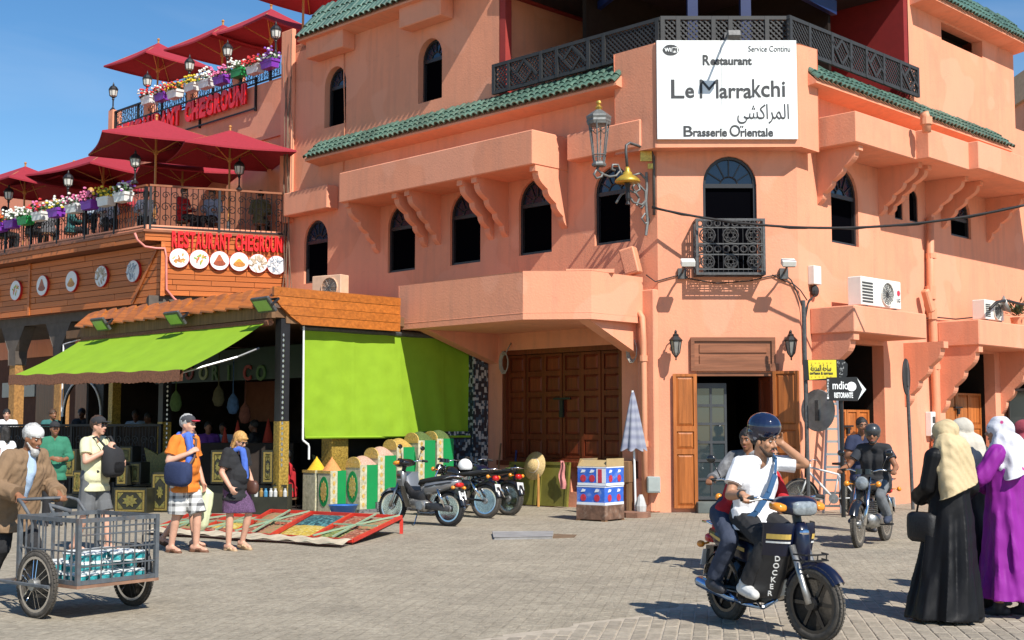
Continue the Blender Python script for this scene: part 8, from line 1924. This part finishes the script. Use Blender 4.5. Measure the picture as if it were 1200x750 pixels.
# ---- passenger behind him
P2=pose(pel=(-.47, .02, .88), chest=(-.40, .13, 1.10), neck=(-.34, .18, 1.24), head=(-.28, .23, 1.355), shL=(-.34, .30, 1.19), shR=(-.39, .05, 1.19), elL=(-.28, .36, 1.0), haL=(-.10, .24, .96), elR=(-.36, -.06, 1.02), haR=(-.25, -.05, .99), hipL=(-.50, .10, .88), hipR=(-.50, -.10, .88), knL=(-.18, .24, .68), knR=(-.16, -.24, .70), anL=(-.35, .25, .34), anR=(-.36, -.27, .36))
RED_TOP=cloth('red top', (.42, .012, .018)); person('child passenger in a red top half hidden behind the rider in white', HM_, P2, 'tan', [('shirt', RED_TOP, g_long(low=.05), .004), ('trousers', DENIM, g_trousers(1.9), .004), ('shoes', SHOE_D, g_shoes(.012), .002)], vox=.012, yaw=.1, hsc=.88)
# ---- youth on the motorcycle behind
def ride_pose(lean=.0, bar=(.18, .36, 1.0), seat=.86, h=0.0):
 return pose(pel=(-.24, 0, seat), chest=(-.20+lean*.5, 0, seat+.31), neck=(-.15+lean, 0, seat+.49+h), head=(-.11+lean, 0, seat+.63+h), shL=(-.16+lean*.9, .18, seat+.44+h), shR=(-.16+lean*.9, -.18, seat+.44+h), elL=(-.04, .33, seat+.20), elR=(-.04, -.33, seat+.20), haL=(bar[0]-.06, bar[1], bar[2]+.02), haR=(bar[0]-.06, -bar[1], bar[2]+.02), hipL=(-.20, .10, seat-.02), hipR=(-.20, -.10, seat-.02), knL=(.20, .17, .66), knR=(.20, -.17, .66), anL=(.02, .22, .38), anR=(.02, -.22, .38), hdL=(1, .1, -.25), hdR=(1, -.1, -.25))
GREY_JACKET=cloth('grey mottled jacket', (.15, .15, .155), var=.5, scale=9, dirt=(.35, .35, .35, .8), dscale=7)
P3=ride_pose(0, (.20, .36, 1.0), .84, -.02)
person('youth in a grey patterned jacket riding behind the man in white', TM[moto_boy.name], P3, 'brown', [('jacket', GREY_JACKET, g_long(low=.05), .006), ('trousers', DENIM, g_trousers(1.9), .004), ('shoes', SHOE_D, g_shoes(), .002)], vox=.013, yaw=-.2, pitch=.1, curlL=1.2, curlR=1.2, nL=(0, 0, -1), nR=(0, 0, -1))
# ---- helmeted rider farther back
VEST=cloth('black waistcoat', (.022, .022, .024), var=.3); DARK_TEE=cloth('dark grey t-shirt', (.03, .035, .045)); HEL_GREY=mat('grey helmet', (.035, .037, .04), rough=.35, coat=.3)
P4=ride_pose(.02, (.20, .36, 1.0), .85, .0); P4['anR']=V(.0, -.24, .36)
t4, h4=person('man with a grey helmet and black waistcoat riding the motorcycle', TM[moto_far.name], P4, 'brown', [('shirt', DARK_TEE, g_tee(.55, .04), .004), ('waistcoat', VEST, lambda b, P, HM:torso(b, P, .032, .04), .006), ('trousers', GREY_JEAN, g_trousers(1.9), .005), ('shoes', DENIM, g_shoes(), .002), ('helmet', HEL_GREY, g_helmet(0, .012), 0)], vox=.014, curlL=1.3, curlR=1.3, nL=(0, 0, -1), nR=(0, 0, -1), yaw=.25, glasses=True)
beard(t4, h4, HAIRS['black'], .010)
# ---- man standing behind that rider
P5=pose(elR=(.02, -.25, 1.14), haR=(.20, -.12, 1.20), elL=(-.04, .23, 1.13), haL=(.03, .2, .9))
person('slim man in a navy t-shirt standing by the ladder looking at his phone', at_fig(1009, 19.8, -80, 1.0), P5, 'brown', [('shirt', cloth('navy t-shirt', (.018, .025, .06)), g_tee(), .004), ('trousers', cloth('brown trousers', (.08, .05, .035)), g_trousers(), .004), ('shoes', SHOE_D, g_shoes(), 0)], vox=.016, yaw=-.1, pitch=.08)
b=MB(); q=at_fig(1009, 19.8, -80)@(P5['haR']+V(.08, .02, .04)); b.cbox(q, (.02, .07, .13)); tag(b.build('phone', BLACK_EN), 'dark phone held by the slim man in navy', 'phone')
# ---- women in long robes
def ring_robe(b, rings, n=40, folds=9, amp=.02, seed=0):
 """closed lofted robe: rings of (centre, rx, ry, fold weight)"""
 r=random.Random(seed); ph=[r.uniform(0, 6.28) for _ in range(4)]; vs=[]
 for i, (c, rx, ry, fw) in enumerate(rings):
  for k in range(n):
   a=2*math.pi*k/n; f=1+fw*(amp/max(rx, .05))*(math.sin(a*folds+ph[0]+i*.25)+.6*math.sin(a*(folds+4)+ph[1]-i*.3)+.5*math.sin(a*3+ph[2]))
   vs.append((c[0]+rx*f*math.cos(a), c[1]+ry*f*math.sin(a), c[2]))
 m=len(rings); fs=[(i*n+k, i*n+(k+1)%n, (i+1)*n+(k+1)%n, (i+1)*n+k) for i in range(m-1) for k in range(n)]+[tuple(reversed(range(n))), tuple((m-1)*n+k for k in range(n))]
 b.add(vs, fs)
def smooth_rings(keys, n=22):
 out=[]
 for i in range(n+1):
  t=i/n*(len(keys)-1); k=min(int(t), len(keys)-2); f=t-k; f=f*f*(3-2*f); a, c=keys[k], keys[k+1]
  out.append((tuple(a[0][j]*(1-f)+c[0][j]*f for j in range(3)),)+tuple(a[j]*(1-f)+c[j]*f for j in (1, 2, 3)))
 return out
def g_robe(hem, sweep=(0, 0), d=.02, bust=0, seed=0, hemr=(.33, .36), hips=(.175, .215), amp=.022, slf=1.95):
 def f(b, P, HM):
  keys=[((sweep[0], sweep[1], hem), hemr[0], hemr[1], 1.0), ((sweep[0]*.6, sweep[1]*.6, .42), hemr[0]*.82, hemr[1]*.80, .9), ((0, 0, .90), hips[0], hips[1], .4), ((.0, 0, 1.08), .155, .19, .2), ((P['chest'].x, P['chest'].y, 1.28), .16, .205, .1), ((P['neck'].x, P['neck'].y, 1.42), .10, .15, 0), ((P['neck'].x, P['neck'].y, 1.46), .05, .06, 0)]
  ring_robe(b, smooth_rings(keys), amp=amp, seed=seed, folds=8)
  for s in 'LR':arm(b, P, s, d+.012, slf, .02); cap(b, P['neck']-V(0, 0, .05), P['sh'+s], .06, .075)
 return f
def g_hijab(back=.30, front=.12, w=.125):
 def f(b, P, HM):
  R3=HM.to_3x3(); b.ell(HM@V(-.018, 0, .030), (.118, .098, .108), 18, 12, R3); b.ell(HM@V(-.02, 0, -.06), (.100, .095, .095), 14, 9, R3)
  n=P['neck']; cap(b, n+V(0, 0, .06), n-V(0, 0, .0), .10, .125)
  for s_ in (-2, -1, 0, 1, 2):cap(b, n+V(-.03, s_*.03, .02), n+V(-.135, s_*.06, -back-.08), .12, .095)
  b.cuts=[(n+V(-.1, 0, -back), V(-.25, -.35, -1), .42)]
  cap(b, n+V(-.01, .0, .0), n+V(-.03, .15, -.16), .10, .06); cap(b, n+V(-.01, .0, .0), n+V(-.03, -.15, -.12), .10, .06)
  for s in 'LR':cap(b, n, P['sh'+s]*.75+n*.25-V(0, 0, .01), .09, .07)
  cap(b, n+V(.05, 0, 0), n+V(.12, 0, -front), .09, .06)
  # the opening for the face
 return f
def woman(label, M, robe, scarf, P, skin='tan', vox=.012, hem=.04, sweep=(0, 0), yaw=0, pitch=0, seed=0, bag=None, hemr=(.33, .36), shoes=None, amp=.022, back=.30):
 t=thing('person', label, 'person', M=M, group='women in long robes at the right'); HM=head_mat(P, yaw, pitch)
 b=MB(); head_caps(b, HM); cap(b, HM@V(-.02, 0, -.05), P['neck'], .05, .055); torso(b, P, -.01)
 for s in 'LR':arm(b, P, s, 0); hand(b, P, s, .8); leg(b, P, s, 0); foot(b, P, s, 0)
 place(blob(b, vox, 2), 'body', SKINS[skin], t); face_parts(t, HM, HAIRS['black'])
 b=MB(); g_robe(hem, sweep, seed=seed, hemr=hemr, amp=amp)(b, P, HM); place(blob(b, vox, 1, fold=.007, fk=(10, 10, 2.5), seed=seed), 'robe', robe, t)
 b=MB(); g_hijab(back)(b, P, HM); me=blob(b, vox*.85, 3, fold=.009, fk=(9, 9, 5), seed=seed+3)
 place(me, 'headscarf', scarf, t)
 b=MB(); g_shoes(.008)(b, P, HM); place(blob(b, vox, 2), 'shoes', shoes or SHOE_D, t)
 return t
def satin(name, col, rough=.55):return mat(name, col, rough=rough, var=.1, scale=4, bump=.12, bscale=16, stretch=(1, 1, .25), spec=.18)
ABAYA=satin('black abaya', (.006, .006, .007), .5); PURPLE=satin('purple djellaba', (.23, .019, .25), .6); GREYAB=satin('charcoal robe', (.03, .032, .034), .7); PINKR=satin('dusty pink robe', (.45, .12, .13), .8)
BEIGE=cloth('beige headscarf', (.50, .39, .22), rough=.7, scale=4); PALE=cloth('pale grey headscarf', (.52, .48, .40)); CRIMS=cloth('crimson headscarf', (.32, .05, .07))
FLORAL=cloth('white floral headscarf', (.60, .60, .65))
def floral(m):
 nt, N, L, bs=tree_of(m); src=bs.inputs['Base Color'].links[0].from_socket; tc=N.new('ShaderNodeTexCoord'); vo=N.new('ShaderNodeTexVoronoi'); vo.inputs['Scale'].default_value=11; L.new(tc.outputs['Object'], vo.inputs[0])
 r=N.new('ShaderNodeMapRange'); r.inputs[1].default_value=.24; r.inputs[2].default_value=.18; L.new(vo.outputs['Distance'], r.inputs[0]); sp=N.new('ShaderNodeSeparateColor'); L.new(vo.outputs['Color'], sp.inputs[0])
 g=N.new('ShaderNodeMath'); g.operation='GREATER_THAN'; g.inputs[1].default_value=.70; L.new(sp.outputs[0], g.inputs[0]); mu=N.new('ShaderNodeMath'); mu.operation='MULTIPLY'; L.new(r.outputs[0], mu.inputs[0]); L.new(g.outputs[0], mu.inputs[1])
 mx=N.new('ShaderNodeMixRGB'); mx.inputs[2].default_value=(.55, .05, .22, 1); L.new(mu.outputs[0], mx.inputs[0]); L.new(src, mx.inputs[1]); L.new(mx.outputs[0], bs.inputs['Base Color'])
floral(FLORAL)
PW_=pose(elL=(.04, .22, 1.14), haL=(.22, .12, 1.05), elR=(-.02, -.24, 1.13), haR=(.14, -.20, .98), anL=(.05, .08, .07), anR=(-.16, -.09, .07), knR=(-.02, -.1, .48), head=(.05, 0, 1.60))
woman('woman in a black abaya and beige headscarf seen from behind', at_fig(1111, 10.75, 118, .96), ABAYA, BEIGE, PW_, sweep=(-.03, .12), hemr=(.29, .31), yaw=.35, seed=1, vox=.010, back=.34)
woman('woman in a pale grey headscarf half hidden between the black and purple robes', at_fig(1129, 11.5, 100, .97), GREYAB, PALE, PW_, seed=2, yaw=.2)
PV=pose(elL=(.10, .30, 1.20), haL=(.30, .22, 1.13), elR=(.06, -.22, 1.15), haR=(.22, -.10, 1.12), anL=(.06, .08, .07), anR=(-.1, -.09, .07), head=(.04, 0, 1.60))
woman('woman in a purple djellaba and white flowered headscarf', at_fig(1176, 11.05, 140, .975), PURPLE, FLORAL, PV, seed=3, hem=.16, hemr=(.30, .34), sweep=(-.05, 0), yaw=.35, vox=.010, amp=.026, back=.20)
woman('woman in pink with a crimson headscarf at the right edge', at_fig(1203, 12.2, 120, .96), PINKR, CRIMS, PV, seed=4)
LEATHER=mat('black leather', (.007, .007, .008), rough=.6, bump=.2)
p=at_fig(1111, 10.75, 118, .96)@V(.12, .20, .80); t=thing('handbag', 'black handbag hanging at the side of the woman in black', 'bag', M=Matrix.Translation(p)@Matrix.Rotation(math.radians(118), 4, 'Z'))
b=MB(); loft([(-.14, 0, 0, .045, .10), (-.1, 0, .0, .065, .125), (.1, 0, 0, .065, .125), (.14, 0, 0, .05, .11)], p=4).build('body', LEATHER, t, smooth=True)
b=MB(); b.tube([(-.08, 0, .09), (-.05, -.06, .40), (.0, -.12, .52), (.05, -.06, .40), (.08, 0, .09)], .009, 5); b.build('strap', LEATHER, t, smooth=True)
# ---- man pushing the cart
TANJ=cloth('tan jacket', (.215, .135, .075), var=.1, scale=4); BLUE_SH=cloth('pale blue shirt', (.40, .52, .68)); KUFI=cloth('white knitted cap', (.60, .60, .58), stretch=(1, 1, 12), var=.2, scale=10)
CH=math.radians(-30)
cw=Vector((-4.60, 11.96, 0)); Mcm=TR(cw, CH, .965)
def to_fig(Mx, w_):return Mx.inverted()@Vector(w_)
hdl=TM[cart.name]@V(X0-.27, -.20, .955); hdr=TM[cart.name]@V(X0-.27, .20, .955)
hR_, hL_=to_fig(Mcm, hdl), to_fig(Mcm, hdr)
P6=pose(pel=(-.05, 0, .93), chest=(.07, 0, 1.24), neck=(.14, 0, 1.41), head=(.22, 0, 1.55), shL=(.11, .18, 1.36), shR=(.11, -.18, 1.36), elL=(.12, .29, 1.10), elR=(.10, -.29, 1.10), haL=hL_-V(.07, 0, -.03), haR=hR_-V(.07, 0, -.03), hdL=(.9, 0, -.35), hdR=(.9, 0, -.35), knL=(.16, .10, .50), anL=(.14, .11, .085), knR=(-.05, -.10, .50), anR=(-.36, -.10, .13), hipL=(-.05, .09, .90), hipR=(-.05, -.09, .90), toeR=(1, -.1, -.35))
cm, ch=person('old man in a tan jacket and white cap pushing the cage cart', Mcm, P6, 'brown', [('shirt', BLUE_SH, g_tee(.4, .05, .010), .003)]+[('trousers', BLACK_CL, g_trousers(1.96, .028, .02), .006), ('shoes', SHOE_D, g_shoes(), 0), ('cap', KUFI, g_cap(), 0)], vox=.011, yaw=.05, pitch=.30, hair='grey', curlL=1.4, curlR=1.4, nL=(0, 0, -1), nR=(0, 0, -1))
beard(cm, ch, HAIRS['grey'], .009, True)
# open jacket with the shirt showing down the middle
def g_jacket(b, P, HM):
 g_tee(1.92, .20, .040, .014)(b, P, HM); n=P['neck']
 for s in (-1, 1):cap(b, n+V(.0, s*.075, .0), P['chest']+V(.13, s*.085, .02), .035, .03); cap(b, P['pel']+V(.02, s*.10, -.22), P['chest']+V(.04, s*.11, 0), .13, .12)
b=MB(); g_jacket(b, P6, None); place(blob(b, .010, 2, fold=.009, fk=(9, 9, 6), seed=4), 'jacket', TANJ, cm)
b=MB(); cap(b, P6['neck']+V(.05, 0, -.01), P6['chest']+V(.125, 0, -.02), .055, .055); cap(b, P6['chest']+V(.125, 0, -.02), P6['pel']+V(.135, 0, .04), .055, .045); place(blob(b, .010, 2, fold=.006, fk=(12, 12, 6)), 'shirt_front', BLUE_SH, cm)
# ---- tourists
YEL=cloth('pale yellow t-shirt', (.62, .60, .38)); GREY_SH=cloth('grey shorts', (.12, .125, .13), var=.15); CAPB=cloth('black cap', (.022, .022, .024)); SAND_B=mat('brown sandals', (.14, .06, .03), rough=.7)
P7=pose(elR=(.08, -.27, 1.16), haR=(.24, -.06, 1.30), elL=(.04, .27, 1.16), haL=(.26, .20, 1.14), knL=(.10, .10, .50), anL=(.18, .10, .085), knR=(-.04, -.10, .50), anR=(-.20, -.10, .10), head=(.05, 0, 1.61), hdR=(.3, .4, .8))
person('man in a pale yellow t-shirt and grey shorts carrying a backpack in front', at_fig(112, 16.6, -22, 1.0), P7, 'fair', [('shirt', YEL, g_tee(.62, .10, .018, .010, belly=.03), .006), ('shorts', GREY_SH, g_trousers(.92, .024, .02), .005), ('sandals', SAND_B, g_sandals(), 0), ('cap', CAPB, g_cap(), 0), ('cap_brim', CAPB, g_brim(), 0)], vox=.013, hair='brown', glasses=True)
Mb=at_fig(112, 16.6, -22); p=Mb@V(.27, .03, 1.17); t=thing('backpack', 'black backpack held against the chest of the man in yellow', 'backpack', M=Matrix.Translation(p)@Matrix.Rotation(math.radians(-22), 4, 'Z'))
loft([(-.09, 0, 0, .12, .19), (-.04, 0, -.01, .155, .21), (.05, 0, -.03, .15, .18), (.10, 0, -.05, .11, .12)], p=4.5).build('body', BLACK_CL, t, smooth=True); b=MB(); loft([(.06, 0, -.09, .12, .09), (.10, 0, -.09, .10, .07)], p=5).build('pocket', BLACK_CL, t, smooth=True)
b=MB(); b.tube([(-.05, -.10, .18), (-.16, -.13, .30), (-.30, -.13, .27), (-.34, -.13, .05), (-.12, -.13, -.15)], .016, 5); b.tube([(-.05, .10, .18), (-.16, .13, .30), (-.30, .13, .27)], .016, 5); b.build('strap', CAPB, t, smooth=True)
ORANGE=cloth('orange t-shirt', (.68, .19, .02)); BLUE_SC=cloth('blue scarf', (.06, .13, .48), var=.2); CAPG=cloth('charcoal cap', (.045, .045, .05)); CAPR=cloth('red cap brim', (.50, .03, .06))
PLAID=cloth('black and white checked shorts', (.55, .55, .54))
def plaid(m, sc=26):
 nt, N, L, bs=tree_of(m); tc=N.new('ShaderNodeTexCoord'); sp=N.new('ShaderNodeSeparateXYZ'); L.new(tc.outputs['Object'], sp.inputs[0]); outs=[]
 for ax, k in ((0, 13.0), (2, 13.0), (1, 13.0)):
  mu=N.new('ShaderNodeMath'); mu.operation='MULTIPLY'; mu.inputs[1].default_value=k*5; L.new(sp.outputs[ax], mu.inputs[0]); sn=N.new('ShaderNodeMath'); sn.operation='SINE'; L.new(mu.outputs[0], sn.inputs[0]); gt=N.new('ShaderNodeMath'); gt.operation='GREATER_THAN'; gt.inputs[1].default_value=.35; L.new(sn.outputs[0], gt.inputs[0]); outs.append(gt.outputs[0])
 a=N.new('ShaderNodeMath'); a.operation='ADD'; L.new(outs[0], a.inputs[0]); L.new(outs[1], a.inputs[1]); a2=N.new('ShaderNodeMath'); a2.operation='MULTIPLY'; a2.inputs[1].default_value=.46; L.new(a.outputs[0], a2.inputs[0])
 mx=N.new('ShaderNodeMixRGB'); mx.inputs[1].default_value=(.60, .60, .58, 1); mx.inputs[2].default_value=(.035, .035, .04, 1); L.new(a2.outputs[0], mx.inputs[0]); L.new(mx.outputs[0], bs.inputs['Base Color'])
plaid(PLAID)
P8=pose(elR=(-.02, -.27, 1.15), haR=(.18, -.12, 1.25), elL=(-.02, .25, 1.12), haL=(.09, .25, .87), knL=(.14, .10, .50), anL=(.12, .11, .085), knR=(-.02, -.10, .50), anR=(-.10, -.10, .085), head=(.05, 0, 1.61), hdR=(.5, .6, .5))
M8=at_fig(217, 16.55, -28, 1.01); person('man in an orange t-shirt, red brimmed cap and checked shorts', M8, P8, 'fair', [('shirt', ORANGE, g_tee(.66, .12, .020, .012, belly=.04), .006), ('shorts', PLAID, g_trousers(1.0, .028, .02), .006), ('sandals', SAND_B, g_sandals(), 0), ('cap', CAPG, g_cap(), 0), ('cap_brim', CAPR, g_brim(), 0), ('scarf', BLUE_SC, g_scarf(.38, -.07), .006)], vox=.013, hair='grey', pitch=.02)
t=thing('shoulder_bag', 'navy shoulder bag of the man in orange', 'bag', M=M8@Matrix.Translation(V(.12, -.24, 1.00))); NAVYB=cloth('navy canvas', (.018, .03, .085), bump=.3)
loft([(-.19, 0, 0, .05, .10), (-.13, 0, 0, .09, .15), (.10, 0, -.01, .09, .155), (.18, 0, 0, .06, .12)], p=4).build('body', NAVYB, t, smooth=True); b=MB(); b.tube([(-.16, 0, .10), (-.15, .08, .36), (-.06, .20, .50), (.05, .26, .42), (.10, .18, .2), (.14, .02, .08)], .018, 6); b.build('strap', mat('brown leather strap', (.10, .045, .025), rough=.6), t, smooth=True)
P9=pose(knL=(.03, .09, .50), anL=(.08, .09, .085), knR=(-.06, -.10, .50), anR=(-.34, -.10, .14), toeR=(1, 0, -.4))
CREAM=cloth('cream skirt', (.55, .50, .40)); DKPINK=cloth('brick red blouse', (.30, .06, .05))
person('woman in a brick red top almost hidden behind the man in orange', at_fig(222, 17.25, -10, .90), P9, 'fair', [('blouse', DKPINK, g_tee(), .004), ('shorts', BLACK_CL, g_skirt(.9), .004), ('sandals', SAND_B, g_sandals(), 0)], vox=.015, hair='brown')
p=at_fig(237, 16.75, 0)@V(0, 0, .62); t=thing('carrier_bag', 'pale green plastic carrier bag swinging by the man in orange', 'bag', M=Matrix.Translation(p))
b=MB(); ring_robe(b, smooth_rings([((.0, 0, -.36), .05, .04, .6), ((0, 0, -.30), .10, .07, .8), ((.02, 0, -.05), .12, .07, 1), ((.05, 0, .12), .10, .045, 1), ((.02, 0, .22), .03, .02, 0)], 14), n=26, amp=.010, folds=5); b.build('body', cloth('pale green plastic', (.60, .64, .40), rough=.35), t, smooth=True); b=MB(); b.tube([(.0, .0, .2), (-.03, 0, .30), (-.05, 0, .34)], .012, 5); b.build('handle', cloth('pale green plastic', (.60, .64, .40)), t)
BLK_TEE=cloth('black blouse', (.016, .016, .018)); PURP_SK=cloth('purple dotted skirt', (.10, .05, .11), var=.6, scale=60)
P10=pose(pel=(0, 0, .93), head=(.08, 0, 1.57), neck=(.02, 0, 1.44), elR=(-.02, -.26, 1.12), haR=(.13, -.24, .92), elL=(.0, .25, 1.13), haL=(.15, .2, .95), knL=(.18, .10, .52), anL=(.06, .10, .12), knR=(-.0, -.10, .50), anR=(-.02, -.10, .085), toeL=(1, 0, -.2))
M10=at_fig(277, 16.85, -32, .90); person('blonde woman in a black blouse, dotted purple skirt and blue scarf', M10, P10, 'fair', [('blouse', BLK_TEE, g_tee(.72, .14, .024, .01, 1.12, .05), .006), ('skirt', PURP_SK, g_skirt(.92), .006), ('sandals', mat('tan sandals', (.45, .30, .17), rough=.6), g_sandals(), 0), ('scarf', BLUE_SC, g_scarf(.42, .02), .006)], vox=.013, yaw=.05, pitch=.42, hair='blond', hairk=dict(length=.12, fringe=1, thick=.02), glasses=True)
t=thing('handbag', 'brown leather handbag of the blonde woman', 'bag', M=M10@Matrix.Translation(V(.22, .12, .90))); loft([(-.1, 0, 0, .03, .06), (-.06, 0, 0, .05, .10), (.06, 0, 0, .05, .10), (.1, 0, 0, .03, .06)]).build('body', mat('brown leather', (.10, .04, .025), rough=.5), t, smooth=True); b=MB(); b.tube([(-.06, 0, .09), (-.14, -.1, .40), (-.18, -.2, .52)], .01, 5); b.build('strap', mat('brown leather', (.1, .04, .025)), t)
# ---- people at the left edge and in the cafe, shop and terraces
WTOP=cloth('white blouse', (.70, .70, .70)); GREENS=cloth('green shirt', (.03, .17, .10)); PATT=cloth('blue patterned blouse', (.35, .42, .50), var=.9, scale=22)
person('dark haired woman in a white top walking at the left edge', at_fig(6, 20.5, 160, .93), pose(), 'tan', [('top', WTOP, g_tee(.2, .1), .004), ('trousers', BLACK_CL, g_trousers(), .004), ('shoes', SHOE_D, g_shoes(), 0)], vox=.018, hairk=dict(length=.12))
person('man in a green shirt and black cap standing behind the cart pusher', at_fig(64, 21.0, -60, .97), pose(elL=(.02, .27, 1.13), haL=(.2, .12, 1.1), elR=(.02, -.27, 1.13), haR=(.2, -.1, 1.12)), 'brown', [('shirt', GREENS, g_long(1.5), .005), ('trousers', BLACK_CL, g_trousers(), .004), ('shoes', SHOE_D, g_shoes(), 0), ('cap', CAPB, g_cap(), 0), ('cap_brim', CAPB, g_brim(), 0)], vox=.018)
SIT=pose(pel=(0, 0, .52), chest=(.02, 0, .86), neck=(.03, 0, 1.04), head=(.07, 0, 1.18), shL=(.02, .18, .99), shR=(.02, -.18, .99), elL=(.06, .26, .74), elR=(.06, -.26, .74), haL=(.28, .16, .72), haR=(.28, -.16, .72), hipL=(.02, .09, .50), hipR=(.02, -.09, .50), knL=(.42, .12, .50), knR=(.42, -.12, .50), anL=(.40, .12, .09), anR=(.40, -.12, .09))
def sitter(label, px, py_head, Y, h, top, skin='brown', hair='black', group=None, z=None, **k):
 """seated person whose head shows at (px, py_head)"""
 q=atY(px, py_head, Y); zb=q.z-1.18 if z is None else z; M=TR((q.x, Y, zb), math.radians(h))
 t, _=person(label, M, SIT, skin, [('top', top, g_long(low=.04), .004), ('trousers', k.get('legs', BLACK_CL), g_trousers(), .003), ('shoes', SHOE_D, g_shoes(), 0)], vox=.021, hair=hair, group=group, hands=False, face=k.get('face', False), yaw=k.get('yaw', 0), hairk=k.get('hairk'))
 s=thing('stool', 'seat under the '+label, 'stool', (q.x, Y, zb)); b=MB(); b.lathe([(.17, .36), (.18, .40), (.0, .40)], 10); b.build('seat', WOOD_OLD, s)
 for i in range(3):a=i*2.1; b=MB(); b.tube([(.11*math.cos(a), .11*math.sin(a), .37), (.16*math.cos(a), .16*math.sin(a), 0)], .015, 5); b.build('leg', WOOD_OLD, s)
 return t
GC='people seated in the cafe behind the black fence'
TEAL=cloth('teal top', (.03, .13, .13)); GREYT=cloth('grey top', (.12, .12, .13)); LBLUE=cloth('light blue shirt', (.30, .38, .52)); OLV=cloth('olive top', (.10, .11, .05))
for a in [('pale faced cafe guest at the far left under the awning', 8, 486, 30.5, -70, WTOP, 'fair', 'black'), ('cafe guest in teal beside the ochre column', 60, 486, 30.2, -40, TEAL, 'brown', 'brown'), ('cafe guest in dark clothes inside the white arch', 97, 485, 30.8, -95, BLACK_CL, 'dark', 'black'), ('cafe guest in grey at the right foot of the white arch', 114, 485, 30.5, -100, GREYT, 'dark', 'black'), ('cafe guest in light blue beneath the middle of the awning', 160, 487, 29.5, -90, LBLUE, 'dark', 'black'), ('cafe guest in olive beside the dark shop column', 176, 490, 29.2, -120, OLV, 'dark', 'black')]:sitter(*a, group=GC, z=.0 if False else None, face=True)
sitter('seller in a red pullover crouching beside the brass column', 340, 535, 24.9, -170, RED_TOP, 'dark', 'black', legs=cloth('green trousers', (.02, .10, .05)))
PUR=cloth('violet top', (.12, .03, .22))
person('shop customer in a violet top deep in the dark spice shop', at_fig(244, 26.9, -70, .98), pose(), 'brown', [('top', PUR, g_long(), .004), ('trousers', BLACK_CL, g_trousers(), .004)], vox=.021, hands=False, face=False)
person('shop customer in silhouette by the terracotta wall', at_fig(299, 26.6, 170, 1.0), pose(elL=(.05, .25, 1.14), haL=(.24, .14, 1.15)), 'dark', [('top', BLACK_CL, g_long(), .004), ('trousers', BLACK_CL, g_trousers(), .004)], vox=.021, hands=False, face=False)
person('shop customer in light blue at the back of the shop', at_fig(262, 27.4, -100, .97), pose(), 'brown', [('top', LBLUE, g_long(), .004), ('trousers', DENIM, g_trousers(), .004)], vox=.021, hands=False, face=False)
GT='guests seated on the lower terrace'
sitter('woman in a blue patterned blouse seated at the terrace railing', 107, 211, 34.6, -75, PATT, 'fair', 'blond', GT, zF-.02+.18, face=True)
for a in [('dark haired terrace guest at the far left', 4, 236, 36.4, 60, BLACK_CL, 'brown', 'black'), ('terrace guest behind the white flower box', 38, 238, 36.0, -20, BLACK_CL, 'brown', 'black'), ('terrace guest behind the red flowers', 57, 237, 35.6, 100, GREYT, 'brown', 'black'), ('terrace guest behind the right railing in green', 305, 230, 33.9, 90, OLV, 'brown', 'black'), ('terrace guest in white between the purple and yellow flower boxes', 127, 219, 34.2, -60, WTOP, 'fair', 'grey'), ('terrace guest in teal behind the pink flowers', 84, 226, 35.6, 20, TEAL, 'brown', 'black'), ('terrace guest in light blue behind the middle of the right railing', 250, 229, 33.9, -100, LBLUE, 'tan', 'black'), ('terrace guest in a red top behind the first dish sign', 214, 224, 33.6, -20, RED_TOP, 'fair', 'brown'), ('terrace guest with a bare head at the corner parasol', 172, 213, 34.0, -80, WTOP, 'brown', 'brown')]:sitter(*a, group=GT, z=zF-.02)
bpy.data.scenes.remove(TMP)
